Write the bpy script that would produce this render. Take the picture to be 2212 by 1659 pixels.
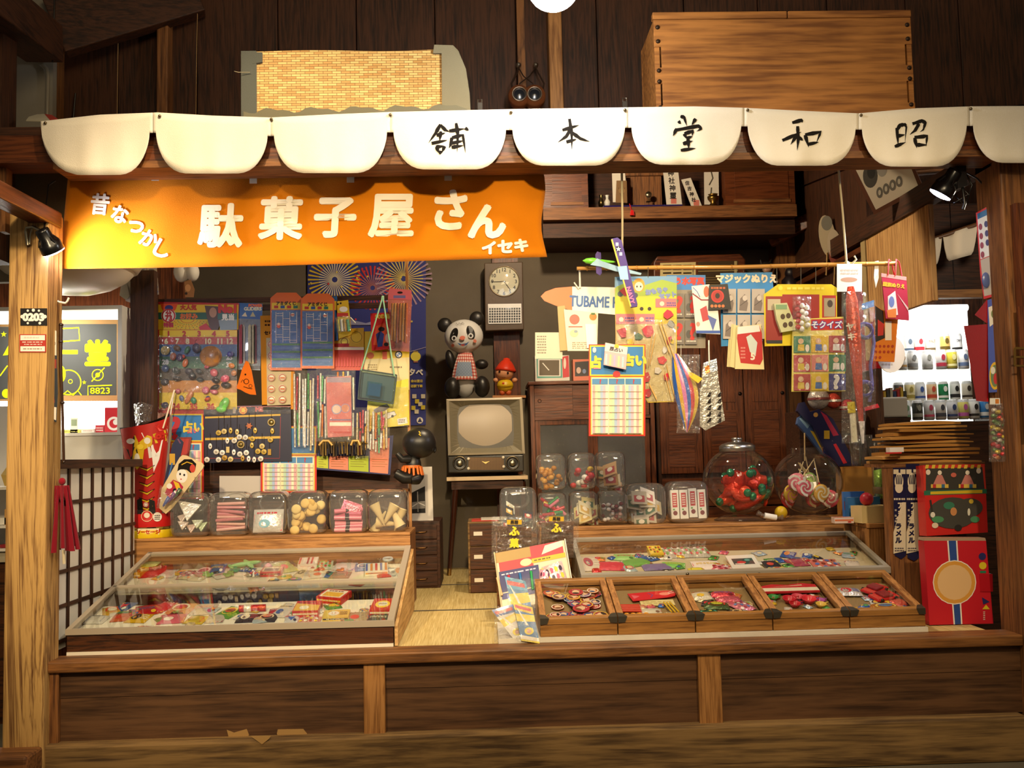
import bpy, bmesh, math, random
import numpy as np
from mathutils import Vector, Matrix, Euler, Quaternion
R = math.radians
rnd = random.Random(7)
for _o in list(bpy.data.objects): bpy.data.objects.remove(_o)
SC = bpy.context.scene
COL = SC.collection

# ------------------------------------------------------------------ camera
IW, IH, F = 2212.0, 1659.0, 2150.0
CAMP = Vector((0.0, -3.7, 1.15))
YAW, PITCH, ROLL = R(-1.7), R(4.14), R(-1.29)
CROT = Matrix.Rotation(YAW, 3, 'Z') @ Matrix.Rotation(R(90) + PITCH, 3, 'X') @ Matrix.Rotation(ROLL, 3, 'Z')
cd = bpy.data.cameras.new('camera'); cam = bpy.data.objects.new('camera', cd); COL.objects.link(cam)
cd.sensor_width = 36.0; cd.lens = 36.0 * F / IW; cd.clip_start = 0.05
cam.matrix_world = Matrix.Translation(CAMP) @ CROT.to_4x4()
SC.camera = cam

# ------------------------------------------------------------------ world, exposure
wd = bpy.data.worlds.new('world'); SC.world = wd; wd.use_nodes = True
wd.node_tree.nodes['Background'].inputs[0].default_value = (1.0, 0.80, 0.56, 1)
wd.node_tree.nodes['Background'].inputs[1].default_value = 0.10
SC.view_settings.view_transform = 'Standard'; SC.view_settings.look = 'None'
SC.view_settings.exposure = 0.2; SC.view_settings.gamma = 1.0
SC.view_settings.use_curve_mapping = False
SC.cycles.transparent_max_bounces = 16
SC.cycles.max_bounces = 5; SC.cycles.diffuse_bounces = 3; SC.cycles.glossy_bounces = 2
SC.cycles.sample_clamp_indirect = 4.0; SC.cycles.adaptive_threshold = .05
SC.cycles.caustics_reflective = False; SC.cycles.caustics_refractive = False

def ray(px, py):
    return CROT @ Vector(((px - IW / 2) / F, -(py - IH / 2) / F, -1.0))
def W(px, py, Y):
    d = ray(px, py); return CAMP + d * ((Y - CAMP.y) / d.y)
def WX(px, py, X):
    d = ray(px, py); return CAMP + d * ((X - CAMP.x) / d.x)
def WZ(px, py, Z):
    d = ray(px, py); return CAMP + d * ((Z - CAMP.z) / d.z)
def MP(Y): return (Y - CAMP.y) / F

def lamp(kind, loc, energy, col, target=None, radius=.05, cone=60, blend=.6, name='lamp_light'):
    L = bpy.data.lights.new(name, kind); L.energy = energy; L.color = col
    if kind == 'AREA': L.shape = 'DISK'; L.size = radius
    else: L.shadow_soft_size = radius
    if kind == 'SPOT': L.spot_size = R(cone); L.spot_blend = blend
    o = bpy.data.objects.new(name, L); COL.objects.link(o); o.location = loc
    if target is not None:
        o.rotation_euler = (Vector(target) - Vector(loc)).to_track_quat('-Z', 'Y').to_euler()
    return o
WARM = (1.0, .77, .46)
# hall spotlights on the ceiling track in front of the stall
lamp('SPOT', (-.78, -.87, 2.92), 55, WARM, (-.75, .5, 1.1), .04, 110, .8, 'track_light')
lamp('SPOT', (0.10, -3.1, 2.5), 390, WARM, (.0, 1.6, 1.0), .06, 44, .9, 'track_light')
lamp('SPOT', (1.50, -2.6, 2.75), 165, WARM, (1.1, .6, .95), .06, 56, .9, 'track_light')
lamp('SPOT', (-1.3, -2.9, 2.5), 400, WARM, (-1.0, .8, .9), .06, 44, .9, 'track_light')
lamp('AREA', (0.3, -3.3, 3.2), 40, WARM, (0.2, .6, .6), 1.6, name='hall_ceiling_light')

# ------------------------------------------------------------------ materials
def hx(s):
    s = s.lstrip('#'); v = [int(s[i:i + 2], 16) / 255 for i in (0, 2, 4)]
    return tuple(c / 12.92 if c <= .04045 else ((c + .055) / 1.055) ** 2.4 for c in v)
MATS = {}
def newmat(name):
    m = bpy.data.materials.new(name); m.use_nodes = True; MATS[name] = m
    nt = m.node_tree; return m, nt, nt.nodes['Principled BSDF']
def vcol(name, rough=.6, metal=0, coat=0, spec=.4, bump=0, bscale=200, sheen=0, trans=0, mott=0):
    m, nt, b = newmat(name)
    a = nt.nodes.new('ShaderNodeVertexColor'); a.layer_name = 'Col'
    src = a.outputs[0]
    if mott:
        n=nt.nodes.new('ShaderNodeTexNoise');n.inputs['Scale'].default_value=9;n.inputs['Detail'].default_value=5
        tc = nt.nodes.new('ShaderNodeTexCoord'); nt.links.new(tc.outputs['Object'], n.inputs['Vector'])
        mr=nt.nodes.new('ShaderNodeMapRange');mr.inputs[3].default_value=1-mott;mr.inputs[4].default_value=1+mott*.3
        nt.links.new(n.outputs[0], mr.inputs[0])
        mx=nt.nodes.new('ShaderNodeMix');mx.data_type='RGBA';mx.blend_type='MULTIPLY';mx.inputs[0].default_value=1
        nt.links.new(src, mx.inputs[6]); nt.links.new(mr.outputs[0], mx.inputs[7]); src = mx.outputs[2]
    nt.links.new(src, b.inputs['Base Color'])
    b.inputs['Roughness'].default_value = rough; b.inputs['Metallic'].default_value = metal
    b.inputs['Coat Weight'].default_value = coat; b.inputs['Specular IOR Level'].default_value = spec
    b.inputs['Sheen Weight'].default_value = sheen
    b.inputs['Transmission Weight'].default_value = trans
    if bump:
        n=nt.nodes.new('ShaderNodeTexNoise');n.inputs['Scale'].default_value=bscale;n.inputs['Detail'].default_value=3
        tc = nt.nodes.new('ShaderNodeTexCoord'); nt.links.new(tc.outputs['Object'], n.inputs['Vector'])
        bp=nt.nodes.new('ShaderNodeBump');bp.inputs['Strength'].default_value=bump;bp.inputs['Distance'].default_value=.01
        nt.links.new(n.outputs[0], bp.inputs['Height']); nt.links.new(bp.outputs[0], b.inputs['Normal'])
    return m
vcol('paper', .62); vcol('card', .42, coat=.15); vcol('plastic', .28, spec=.5); vcol('rubber', .38)
vcol('cloth',.92,bump=.25,bscale=420,sheen=.2,spec=.1,mott=.06);vcol('metal',.32,metal=1);vcol('dark_metal',.45,metal=.6)
vcol('matte',.85,spec=.2,mott=.12);vcol('foil',.22,metal=.35,bump=.5,bscale=70);vcol('candy',.22,spec=.5,coat=.3)
vcol('paintwood', .5, bump=.1, bscale=60, mott=.25); vcol('straw', .7, bump=.3, bscale=300, mott=.15)
def wood(name, dark, light, axis='x', scale=1.0, rough=.55, rings=1.0, contrast=.5, bump=.25):
    m, nt, b = newmat(name); N = nt.nodes.new; L = nt.links.new
    tc = N('ShaderNodeTexCoord'); mp = N('ShaderNodeMapping')
    st = {'x': (.9, 14, 14), 'y': (14, .9, 14), 'z': (14, 14, .9)}[axis]
    mp.inputs['Scale'].default_value = [s * scale for s in st]; L(tc.outputs['Object'], mp.inputs[0])
    n1=N('ShaderNodeTexNoise');n1.inputs['Scale'].default_value=1.0;n1.inputs['Detail'].default_value=6;n1.inputs['Roughness'].default_value=.6
    n1.inputs['Distortion'].default_value = .6 * rings; L(mp.outputs[0], n1.inputs['Vector'])
    mp2=N('ShaderNodeMapping');mp2.inputs['Scale'].default_value=[s*scale*7 for s in st];L(tc.outputs['Object'],mp2.inputs[0])
    n2=N('ShaderNodeTexNoise');n2.inputs['Detail'].default_value=3;n2.inputs['Scale'].default_value=1.0;L(mp2.outputs[0],n2.inputs['Vector'])
    # growth rings: contours of the stretched noise
    mm=N('ShaderNodeMath');mm.operation='MULTIPLY';mm.inputs[1].default_value=9*rings;L(n1.outputs[0],mm.inputs[0])
    fr=N('ShaderNodeMath');fr.operation='PINGPONG';fr.inputs[1].default_value=.5;L(mm.outputs[0],fr.inputs[0])
    ad=N('ShaderNodeMath');ad.operation='MULTIPLY_ADD';ad.inputs[1].default_value=contrast;L(fr.outputs[0],ad.inputs[0])
    L(n2.outputs[0], ad.inputs[2])
    n3=N('ShaderNodeTexNoise');n3.inputs['Scale'].default_value=3.0;n3.inputs['Detail'].default_value=4;L(tc.outputs['Object'],n3.inputs['Vector'])
    ad2=N('ShaderNodeMath');ad2.operation='MULTIPLY_ADD';ad2.inputs[1].default_value=.5;L(n3.outputs[0],ad2.inputs[0]);L(ad.outputs[0],ad2.inputs[2])
    cr=N('ShaderNodeValToRGB');cr.color_ramp.elements[0].position=.62;cr.color_ramp.elements[1].position=1.12 if contrast<.4 else 1.0
    cr.color_ramp.elements[0].color = (*hx(dark), 1); cr.color_ramp.elements[1].color = (*hx(light), 1)
    L(ad2.outputs[0], cr.inputs[0]); L(cr.outputs[0], b.inputs['Base Color'])
    b.inputs['Roughness'].default_value = rough; b.inputs['Specular IOR Level'].default_value = .35
    bp=N('ShaderNodeBump');bp.inputs['Strength'].default_value=bump;bp.inputs['Distance'].default_value=.004
    L(ad.outputs[0], bp.inputs['Height']); L(bp.outputs[0], b.inputs['Normal'])
    return m
for ax in 'xyz':
    wood('darkwood_' + ax, '24130a', '4a2a17', ax, 1, .6)
    wood('midwood_' + ax, '50301a', '8a5a30', ax, 1, .55)
    wood('lightwood_' + ax, '7c5028', 'b07c46', ax, 1, .5)
    wood('cedar_' + ax, '9a6a3c', 'd2a468', ax, .8, .6)
    wood('redwood_' + ax, '3a1a0c', '6e3a1c', ax, 1, .4)
wood('oldpost', '6a4422', 'c49a5c', 'z', .42, .65, 1.5, .8, .5)
wood('panelwood','3a2312','66452a','x',.6,.6,.8,.35,.2);wood('railwood','4a2c16','8a5a2e','x',.8,.5,.9,.5,.25)
wood('weathered', '4e3820', '8e6e42', 'x', .6, .75, 1.0, .4, .3)
wood('cratewood', '7a4a22', 'b87a3c', 'x', .6, .6, .7, .35, .15)
wood('ply', 'a87a44', 'd8b078', 'y', .8, .5, .6, .35, .1)
wood('casefront', '1e0f07', '4e2a12', 'x', .7, .45, 1.4, .7, .15)
wood('toffee', '66421e', '9e6e36', 'x', .9, .45, .8, .45, .15)

def simple(name, col, rough=.8, noise=.15, nscale=6, bump=.2, bscale=40):
    m, nt, b = newmat(name); N = nt.nodes.new; L = nt.links.new
    tc=N('ShaderNodeTexCoord');n=N('ShaderNodeTexNoise');n.inputs['Scale'].default_value=nscale;n.inputs['Detail'].default_value=7
    L(tc.outputs['Object'], n.inputs['Vector'])
    cr = N('ShaderNodeValToRGB'); c = hx(col)
    cr.color_ramp.elements[0].position = .3; cr.color_ramp.elements[1].position = .7
    cr.color_ramp.elements[0].color=(*[x*(1-noise)for x in c],1);cr.color_ramp.elements[1].color=(*[min(1,x*(1+noise))for x in c],1)
    L(n.outputs[0],cr.inputs[0]);L(cr.outputs[0],b.inputs['Base Color']);b.inputs['Roughness'].default_value=rough
    b.inputs['Specular IOR Level'].default_value = .25
    n2=N('ShaderNodeTexNoise');n2.inputs['Scale'].default_value=bscale;n2.inputs['Detail'].default_value=5;L(tc.outputs['Object'],n2.inputs['Vector'])
    bp=N('ShaderNodeBump');bp.inputs['Strength'].default_value=bump;bp.inputs['Distance'].default_value=.005
    L(n2.outputs[0], bp.inputs['Height']); L(bp.outputs[0], b.inputs['Normal'])
    return m
simple('plaster','6b6152',.9,.12,3);simple('concrete','6e6654',.8,.2,2.2,.4,18);simple('white_wall','e6e2d8',.8,.04)
simple('grey_wall', '8a8478', .9, .08); simple('drywall', '7a705c', .9, .1)
# tatami: fine woven rush running along Y
m, nt, b = newmat('tatami'); N = nt.nodes.new; L = nt.links.new
tc=N('ShaderNodeTexCoord');mp=N('ShaderNodeMapping');mp.inputs['Scale'].default_value=(260,6,1);L(tc.outputs['Object'],mp.inputs[0])
n=N('ShaderNodeTexNoise');n.inputs['Scale'].default_value=1;n.inputs['Detail'].default_value=3;L(mp.outputs[0],n.inputs['Vector'])
cr=N('ShaderNodeValToRGB');cr.color_ramp.elements[0].position=.3;cr.color_ramp.elements[1].position=.7
cr.color_ramp.elements[0].color = (*hx('b49858'), 1); cr.color_ramp.elements[1].color = (*hx('dcc68a'), 1)
L(n.outputs[0],cr.inputs[0]);L(cr.outputs[0],b.inputs['Base Color']);b.inputs['Roughness'].default_value=.6
bp=N('ShaderNodeBump');bp.inputs['Strength'].default_value=.3;bp.inputs['Distance'].default_value=.002;L(n.outputs[0],bp.inputs['Height']);L(bp.outputs[0],b.inputs['Normal'])

def clear(name, tint, gloss=.06, rough=.03, power=5, bump=0, bscale=40, body=0.0):
    """thin clear sheet: what lies behind shows through, the surface mirrors at grazing angles"""
    m, nt, b = newmat(name); N = nt.nodes.new; L = nt.links.new; nt.nodes.remove(b)
    out = nt.nodes['Material Output']
    t = N('ShaderNodeBsdfTransparent'); t.inputs[0].default_value = (*tint, 1)
    g = N('ShaderNodeBsdfGlossy'); g.inputs['Roughness'].default_value = rough
    fr = N('ShaderNodeLayerWeight'); fr.inputs[0].default_value = .5
    pw=N('ShaderNodeMath');pw.operation='POWER';pw.inputs[1].default_value=power;L(fr.outputs['Facing'],pw.inputs[0])
    ad=N('ShaderNodeMath');ad.operation='MULTIPLY_ADD';ad.use_clamp=True;ad.inputs[1].default_value=1-gloss-.03;ad.inputs[2].default_value=gloss+.03;L(pw.outputs[0],ad.inputs[0])
    mx = N('ShaderNodeMixShader'); L(ad.outputs[0], mx.inputs[0])
    first = t.outputs[0]
    if body:
        df = N('ShaderNodeBsdfDiffuse'); df.inputs[0].default_value = (.8, .8, .78, 1)
        mb=N('ShaderNodeMixShader');mb.inputs[0].default_value=body;L(t.outputs[0],mb.inputs[1]);L(df.outputs[0],mb.inputs[2]);first=mb.outputs[0]
    L(first, mx.inputs[1]); L(g.outputs[0], mx.inputs[2]); L(mx.outputs[0], out.inputs[0])
    if bump:
        tc=N('ShaderNodeTexCoord');n=N('ShaderNodeTexNoise');n.inputs['Scale'].default_value=bscale;n.inputs['Detail'].default_value=3;n.inputs['Distortion'].default_value=1.5
        L(tc.outputs['Object'], n.inputs['Vector'])
        bp=N('ShaderNodeBump');bp.inputs['Strength'].default_value=bump;bp.inputs['Distance'].default_value=.02;L(n.outputs[0],bp.inputs['Height'])
        L(bp.outputs[0], g.inputs['Normal']); L(bp.outputs[0], fr.inputs['Normal'])
    return m
clear('glass', (.96, .97, .95), .03, .01); clear('jar', (.96, .97, .95), .05, .03, 2.2, .15, 12, body=.07)
clear('globe', (.97, .98, .97), .02, .02, 2.6, body=.012)
clear('film', (.98, .98, .97), .10, .07, 3, 1.0, 34, body=.04)
clear('foggy', (.34, .33, .30), .05, .15, 4, .5, 160, body=.10)
clear('bluefilm',(.35,.75,.9),.10,.08,4,body=.05);clear('darkfilm',(.55,.7,.74),.10,.05,3,body=.06)
def emit(name, col, s):
    m, nt, b = newmat(name); b.inputs['Base Color'].default_value = (0.8, .8, .8, 1)
    b.inputs['Emission Color'].default_value=(*col,1);b.inputs['Emission Strength'].default_value=s;return m
emit('bulb', (.9, .95, 1.0), 40); emit('led', (.72, .72, 1.0), 25); emit('vitrine_light', (1, .97, .88), 6.0)
emit('vitrine_glow', (1, .97, .9), 1.6); emit('warm_bulb', (1, .8, .5), 12)

# ------------------------------------------------------------------ mesh builder
class Pl:
    """a plane given by a point and a normal towards the viewer; pt() meets the photograph's ray with it"""
    def __init__(s, p, n=(0, -1, 0)):
        s.p=Vector(p)if not isinstance(p,(int,float))else Vector((0,p,0));s.n=Vector(n).normalized()
    def pt(s, x, y, off=0.0):
        d = ray(x, y); q = s.p + s.n * off
        return CAMP + d * ((q - CAMP).dot(s.n) / d.dot(s.n))
    def sh(s, off): return Pl(s.p + s.n * off, s.n)
class Fr:
    """a flat frame: u,v in metres along U,V"""
    def __init__(s, o, U, V):
        s.o=Vector(o);s.U=Vector(U).normalized();s.V=Vector(V).normalized();s.n=s.U.cross(s.V).normalized()
    def pt(s, u, v, off=0.0): return s.o + s.U * u + s.V * v + s.n * off
    def sh(s, off): return Fr(s.o + s.n * off, s.U, s.V)
_TX = {}
def textmesh(t):
    if t not in _TX:
        cu=bpy.data.curves.new('tmp','FONT');cu.body=t;cu.size=1;cu.align_x='CENTER';cu.resolution_u=3
        o = bpy.data.objects.new('tmp', cu); COL.objects.link(o)
        dg = bpy.context.evaluated_depsgraph_get(); dg.update()
        me = bpy.data.meshes.new_from_object(o.evaluated_get(dg))
        vs = [(v.co.x, v.co.y) for v in me.vertices]; fs = [tuple(p.vertices) for p in me.polygons]
        bpy.data.objects.remove(o); bpy.data.curves.remove(cu); bpy.data.meshes.remove(me)
        if vs:
            y0=min(v[1]for v in vs);y1=max(v[1]for v in vs);x0=min(v[0]for v in vs);x1=max(v[0]for v in vs)
            k = 1 / (y1 - y0 or 1); vs = [((x - (x0 + x1) / 2) * k, (y - (y0 + y1) / 2) * k) for x, y in vs]
        _TX[t] = (vs, fs)
    return _TX[t]

class B:
    def __init__(s): s.v = []; s.f = []; s.c = []; s.sm = []
    def add(s, vs, fs, col, smooth=False):
        k = len(s.v); s.v += [Vector(v) for v in vs]
        if isinstance(col, str): col = hx(col)
        for f in fs: s.f.append(tuple(i + k for i in f)); s.c.append(col); s.sm.append(smooth)
        return s
    def box(s, x0, x1, y0, y1, z0, z1, col='ffffff'):
        v = [(x, y, z) for z in (z0, z1) for y in (y0, y1) for x in (x0, x1)]
        return s.add(v,[(0,2,3,1),(4,5,7,6),(0,1,5,4),(2,6,7,3),(0,4,6,2),(1,3,7,5)],col)
    def obox(s, fr, u0, u1, v0, v1, n0, n1, col='ffffff'):
        v = [fr.pt(u, w, n) for n in (n0, n1) for w in (v0, v1) for u in (u0, u1)]
        return s.add(v,[(0,2,3,1),(4,5,7,6),(0,1,5,4),(2,6,7,3),(0,4,6,2),(1,3,7,5)],col)
    def hexa(s, q, back, col='ffffff'):
        """a solid from a front quad and a back quad"""
        return s.add(list(q)+list(back),[(0,1,2,3),(7,6,5,4),(0,4,5,1),(1,5,6,2),(2,6,7,3),(3,7,4,0)],col)
    def prism(s, pts, vec, col='ffffff', smooth=False):
        n = len(pts); vec = Vector(vec); a = [Vector(p) for p in pts]; b = [p + vec for p in a]
        s.add(a+b,[tuple(range(n))[::-1],tuple(range(n,2*n))]+[(i,(i+1)%n,n+(i+1)%n,n+i)for i in range(n)],col,smooth)
        return s
    def tube(s, pts, r, n=8, col='ffffff', cap=True):
        pts = [Vector(p) for p in pts]; m = len(pts); rs = r if isinstance(r, (list, tuple)) else [r] * m
        vs = []; prev = None
        for i, p in enumerate(pts):
            t = (pts[min(i + 1, m - 1)] - pts[max(i - 1, 0)]).normalized()
            a = Vector((0, 0, 1)) if abs(t.z) < .9 else Vector((1, 0, 0))
            if prev is not None: a = prev
            u = (a - t * a.dot(t)).normalized(); w = t.cross(u); prev = u
            for k in range(n):
                an = 2 * math.pi * k / n; vs.append(p + (u * math.cos(an) + w * math.sin(an)) * rs[i])
        fs=[(i*n+k,i*n+(k+1)%n,(i+1)*n+(k+1)%n,(i+1)*n+k)for i in range(m-1)for k in range(n)]
        s.add(vs, fs, col, n > 4)
        if cap: s.add(vs[:n], [tuple(range(n))[::-1]], col); s.add(vs[-n:], [tuple(range(n))], col)
        return s
    def lathe(s, c, prof, n=24, col='ffffff', axis=(0, 0, 1), cols=None, smooth=True):
        ax = Vector(axis).normalized(); a = Vector((1, 0, 0)) if abs(ax.x) < .9 else Vector((0, 1, 0))
        u = (a - ax * a.dot(ax)).normalized(); w = ax.cross(u); c = Vector(c); m = len(prof)
        vs=[c+ax*z+(u*math.cos(2*math.pi*k/n)+w*math.sin(2*math.pi*k/n))*max(r,1e-5)for r,z in prof for k in range(n)]
        for i in range(m - 1):
            fs=[(i*n+k,i*n+(k+1)%n,(i+1)*n+(k+1)%n,(i+1)*n+k)for k in range(n)]
            kk = len(s.v)
            if i == 0: base = kk; s.v += vs
            cc = hx(cols[i]) if cols else (hx(col) if isinstance(col, str) else col)
            for f in fs: s.f.append(tuple(j + base for j in f)); s.c.append(cc); s.sm.append(smooth)
        return s
    def ell(s, c, r, col='ffffff', n=16, m=10, rot=None, e=1.0):
        """ellipsoid; e<1 makes a rounded box"""
        c = Vector(c); sg = lambda x: math.copysign(abs(x) ** e, x)
        vs = []
        for i in range(m + 1):
            ph = -math.pi / 2 + math.pi * i / m
            for k in range(n):
                th = 2 * math.pi * k / n
                p=Vector((r[0]*sg(math.cos(ph))*sg(math.cos(th)),r[1]*sg(math.cos(ph))*sg(math.sin(th)),r[2]*sg(math.sin(ph))))
                if rot is not None: p = rot @ p
                vs.append(c + p)
        fs=[(i*n+k,i*n+(k+1)%n,(i+1)*n+(k+1)%n,(i+1)*n+k)for i in range(m)for k in range(n)]
        return s.add(vs, fs, col, True)
    def sheet(s, fn, nu, nv, col='ffffff', smooth=True, th=0):
        """surface fn(u,v) with u,v in 0..1; th>0 gives it thickness along -y"""
        vs = [Vector(fn(i / nu, j / nv)) for j in range(nv + 1) for i in range(nu + 1)]
        w = nu + 1
        fs=[(j*w+i,j*w+i+1,(j+1)*w+i+1,(j+1)*w+i)for j in range(nv)for i in range(nu)]
        return s.add(vs, fs, col, smooth)
    # ---- flat print on a plane (photo pixels for Pl, metres for Fr)
    def poly(s, P, pts, col, off=0):
        return s.add([P.pt(x, y, off) for x, y in pts], [tuple(range(len(pts)))], col)
    def rect(s,P,x0,y0,x1,y1,col,off=0):return s.poly(P,[(x0,y0),(x1,y0),(x1,y1),(x0,y1)],col,off)
    def disc(s, P, cx, cy, rx, ry, col, off=0, n=20):
        return s.poly(P,[(cx+rx*math.cos(2*math.pi*k/n),cy+ry*math.sin(2*math.pi*k/n))for k in range(n)],col,off)
    def ring(s, P, cx, cy, r1, r2, col, off=0, n=24, asp=1):
        a=[P.pt(cx+r1*math.cos(2*math.pi*k/n),cy+r1*asp*math.sin(2*math.pi*k/n),off)for k in range(n)]
        b=[P.pt(cx+r2*math.cos(2*math.pi*k/n),cy+r2*asp*math.sin(2*math.pi*k/n),off)for k in range(n)]
        return s.add(a + b, [(k, (k + 1) % n, n + (k + 1) % n, n + k) for k in range(n)], col)
    def line(s, P, pts, w, col, off=0):
        m = len(pts); ws = w if isinstance(w, (list, tuple)) else [w] * m; a = []; b = []
        for i, (x, y) in enumerate(pts):
            x0, y0 = pts[max(i - 1, 0)]; x1, y1 = pts[min(i + 1, m - 1)]
            dx,dy=x1-x0,y1-y0;l=math.hypot(dx,dy)or 1;nx,ny=-dy/l*ws[i]/2,dx/l*ws[i]/2
            a.append(P.pt(x + nx, y + ny, off)); b.append(P.pt(x - nx, y - ny, off))
        return s.add(a + b, [(i, i + 1, m + i + 1, m + i) for i in range(m - 1)], col)
    def star(s, P, cx, cy, r, col, off=0, k=5, inner=.4, rot=-90):
        return s.poly(P,[(cx+(r if i%2==0 else r*inner)*math.cos(R(rot+i*180/k)),cy+(r if i%2==0 else r*inner)*math.sin(R(rot+i*180/k)))for i in range(2*k)],col,off)
    def text(s, P, t, cx, cy, h, col, off=0, bold=0, rot=0, wx=1.0, up=-1, shear=0):
        vs, fs = textmesh(t)
        ca, sa = math.cos(R(rot)), math.sin(R(rot))
        offs=[(0,0)]if not bold else[(0,0),(bold,0),(-bold,0),(0,bold),(0,-bold),(bold*.7,bold*.7),(-bold*.7,-bold*.7),(bold*.7,-bold*.7),(-bold*.7,bold*.7)]
        for k_, (ox, oy) in enumerate(offs):
            pv = []
            for x, y in vs:
                X, Y = (x + shear * y) * h * wx, up * y * h
                pv.append(P.pt(cx + X * ca - Y * sa + ox, cy + X * sa + Y * ca + oy, off + k_ * .00006))
            s.add(pv, fs, col)
        return s
    def scribble(s, P, x0, y0, x1, y1, col, n=3, off=0, rr=rnd, w=None):
        """illegible small print: short dashes in rows"""
        h = (y1 - y0) / n
        for i in range(n):
            y = y0 + h * (i + .5); x = x0
            while abs(x - x0) < abs(x1 - x0) * .97:
                l = (x1 - x0) * rr.uniform(.06, .2)
                s.rect(P,x,y-abs(h)*.25,min(x+l,x1)if x1>x0 else max(x+l,x1),y+abs(h)*.25,col,off);x+=l*1.35
        return s

def rgba(c): return (*c, 1.0)
def obj(name, b, mat, parent=None, origin=None):
    if parent is not None: o0 = Vector(parent['_o'])
    elif origin is not None: o0 = Vector(origin)
    else:
        A=np.array([tuple(v)for v in b.v]);o0=Vector(((A[:,0].min()+A[:,0].max())/2,(A[:,1].min()+A[:,1].max())/2,A[:,2].min()))
    me = bpy.data.meshes.new(name); me.from_pydata([tuple(v - o0) for v in b.v], [], b.f)
    ca = me.color_attributes.new('Col', 'FLOAT_COLOR', 'CORNER')
    nl=np.array([len(f)for f in b.f]);cc=np.repeat(np.array([rgba(c)for c in b.c],dtype=np.float32),nl,axis=0)
    ca.data.foreach_set('color', cc.ravel())
    me.polygons.foreach_set('use_smooth', b.sm)
    me.materials.append(MATS[mat]); me.update()
    o = bpy.data.objects.new(name, me); COL.objects.link(o)
    if parent is not None: o.parent = parent
    else: o.location = o0
    o['_o'] = tuple(o0)
    return o
def thing(name, label, cat, loc, group=None):
    o=bpy.data.objects.new(name,None);COL.objects.link(o);o.location=loc;o['_o']=tuple(loc);o.empty_display_size=.05
    return tag(o, label, cat, group)
def tag(o, label, cat, group=None):
    o['label'] = label; o['category'] = cat
    if group: o['group'] = group
    return o
def struct(name, b, mat, parent=None, label=None):
    o = obj(name, b, mat, parent)
    if parent is None: o['kind'] = 'structure'
    if label: o['label'] = label
    return o
def bevel(o, w=.003, seg=2):
    m=o.modifiers.new('bevel','BEVEL');m.width=w;m.segments=seg;m.limit_method='ANGLE';m.angle_limit=R(40);return o
def flat(b):
    """print drawn with a list of (kind, args): see prints()"""
    return b
def prints(b, P, items, step=.00012, off0=.0004):
    for i, it in enumerate(items):
        k, a = it[0], it[1:]; off = off0 + i * step
        kw = a[-1] if isinstance(a[-1], dict) else {}
        if kw: a = a[:-1]
        {'r':b.rect,'p':b.poly,'c':b.disc,'o':b.ring,'l':b.line,'s':b.star,'t':b.text,'z':b.scribble}[k](P,*a,off=off,**kw)
    return b
def card(name,label,cat,P,outline,base,items=(),th=.003,mat='card',group=None,pname='print',parent=None):
    """a sheet or board with an outline traced on plane P, real thickness th, and its print"""
    if len(outline) == 4 and not isinstance(outline[0], (tuple, list)):
        x0, y0, x1, y1 = outline; outline = [(x0, y0), (x1, y0), (x1, y1), (x0, y1)]
    b = B(); b.prism([P.pt(x, y) for x, y in outline], -P.n * th, base)
    o = obj(name, b, mat, parent)
    if parent is None and label: tag(o, label, cat, group)
    if items: obj(pname, prints(B(), P, items), mat, o)
    return o
def filmsheet(P,x0,y0,x1,y1,off,amp,parent,name='plastic_film',nu=14,nv=14,mat='film',rr=None,shape=None):
    rr = rr or rnd; sx = P.pt(x0, y0)
    g = [[rr.uniform(-1, 1) for _ in range(nu + 1)] for _ in range(nv + 1)]
    b = B()
    def fn(u, v):
        i, j = round(u * nu), round(v * nv); e = min(u, 1 - u, v, 1 - v) * 2
        return P.pt(x0+(x1-x0)*u,y0+(y1-y0)*v,off+amp*(.4*min(1,e*3)+.6*g[j][i]*min(1,e*6)))
    b.sheet(fn, nu, nv); return obj(name, b, mat, parent)
def rope(name, pts, r, col, label=None, cat='cord', mat='cloth', parent=None, n=6):
    o = obj(name, B().tube(pts, r, n, col), mat, parent)
    if label and parent is None: tag(o, label, cat)
    return o
def copytree(o, parent=None):
    c = o.copy(); COL.objects.link(c); c.parent = parent
    for ch in list(o.children): copytree(ch, c)
    return c
# ================================================================== the setting
XL, XR = -1.57, 1.97            # inner faces of the corner posts
struct('floor', B().box(-5, 5, -5, 4.5, -.06, 0), 'concrete')
# ---- raised platform
pf=thing('raised_platform','low wooden platform of dark boards carrying the sweet stall','platform',(0.2,.4,0))
pf['kind'] = 'structure'
bevel(obj('sill_beam', B().box(XL - .02, XR - .01, -.05, .10, 0, .165), 'weathered', pf), .012)
for i, (a, b_) in enumerate([(XL, -.42), (-.42, .82), (.82, XR)]):
    obj('front_board', B().box(a, b_, .0, .03, .165, .415), 'panelwood', pf)
    obj('front_board', B().box(a, b_, -.003, .0, .318, .4115), 'panelwood', pf)
for (x0, x1) in [(785, 832), (1510, 1560)]:
    a = W(x0, 1500, -.02).x; b_ = W(x1, 1500, -.02).x
    bevel(obj('stile', B().box(a, b_, -.02, .01, .16, .42), 'lightwood_z', pf), .004)
bevel(obj('stile', B().box(XL - .01, XL + .03, -.02, .01, .16, .42), 'midwood_z', pf), .004)
bevel(obj('edge_beam', B().box(XL - .02, XR, -.035, .09, .412, .452), 'railwood', pf), .006)
obj('under_floor', B().box(XL, XR, .09, 2.9, .36, .418), 'darkwood_x', pf)
for k, (y0, y1) in enumerate([(.09, .955), (.965, 1.87), (1.88, 2.72)]):
    t=struct('floor_mat',B().box(-1.5,1.9,y0,y1,.418,.448),'tatami',pf,'pale woven rush floor mat with dark cloth edge')
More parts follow.
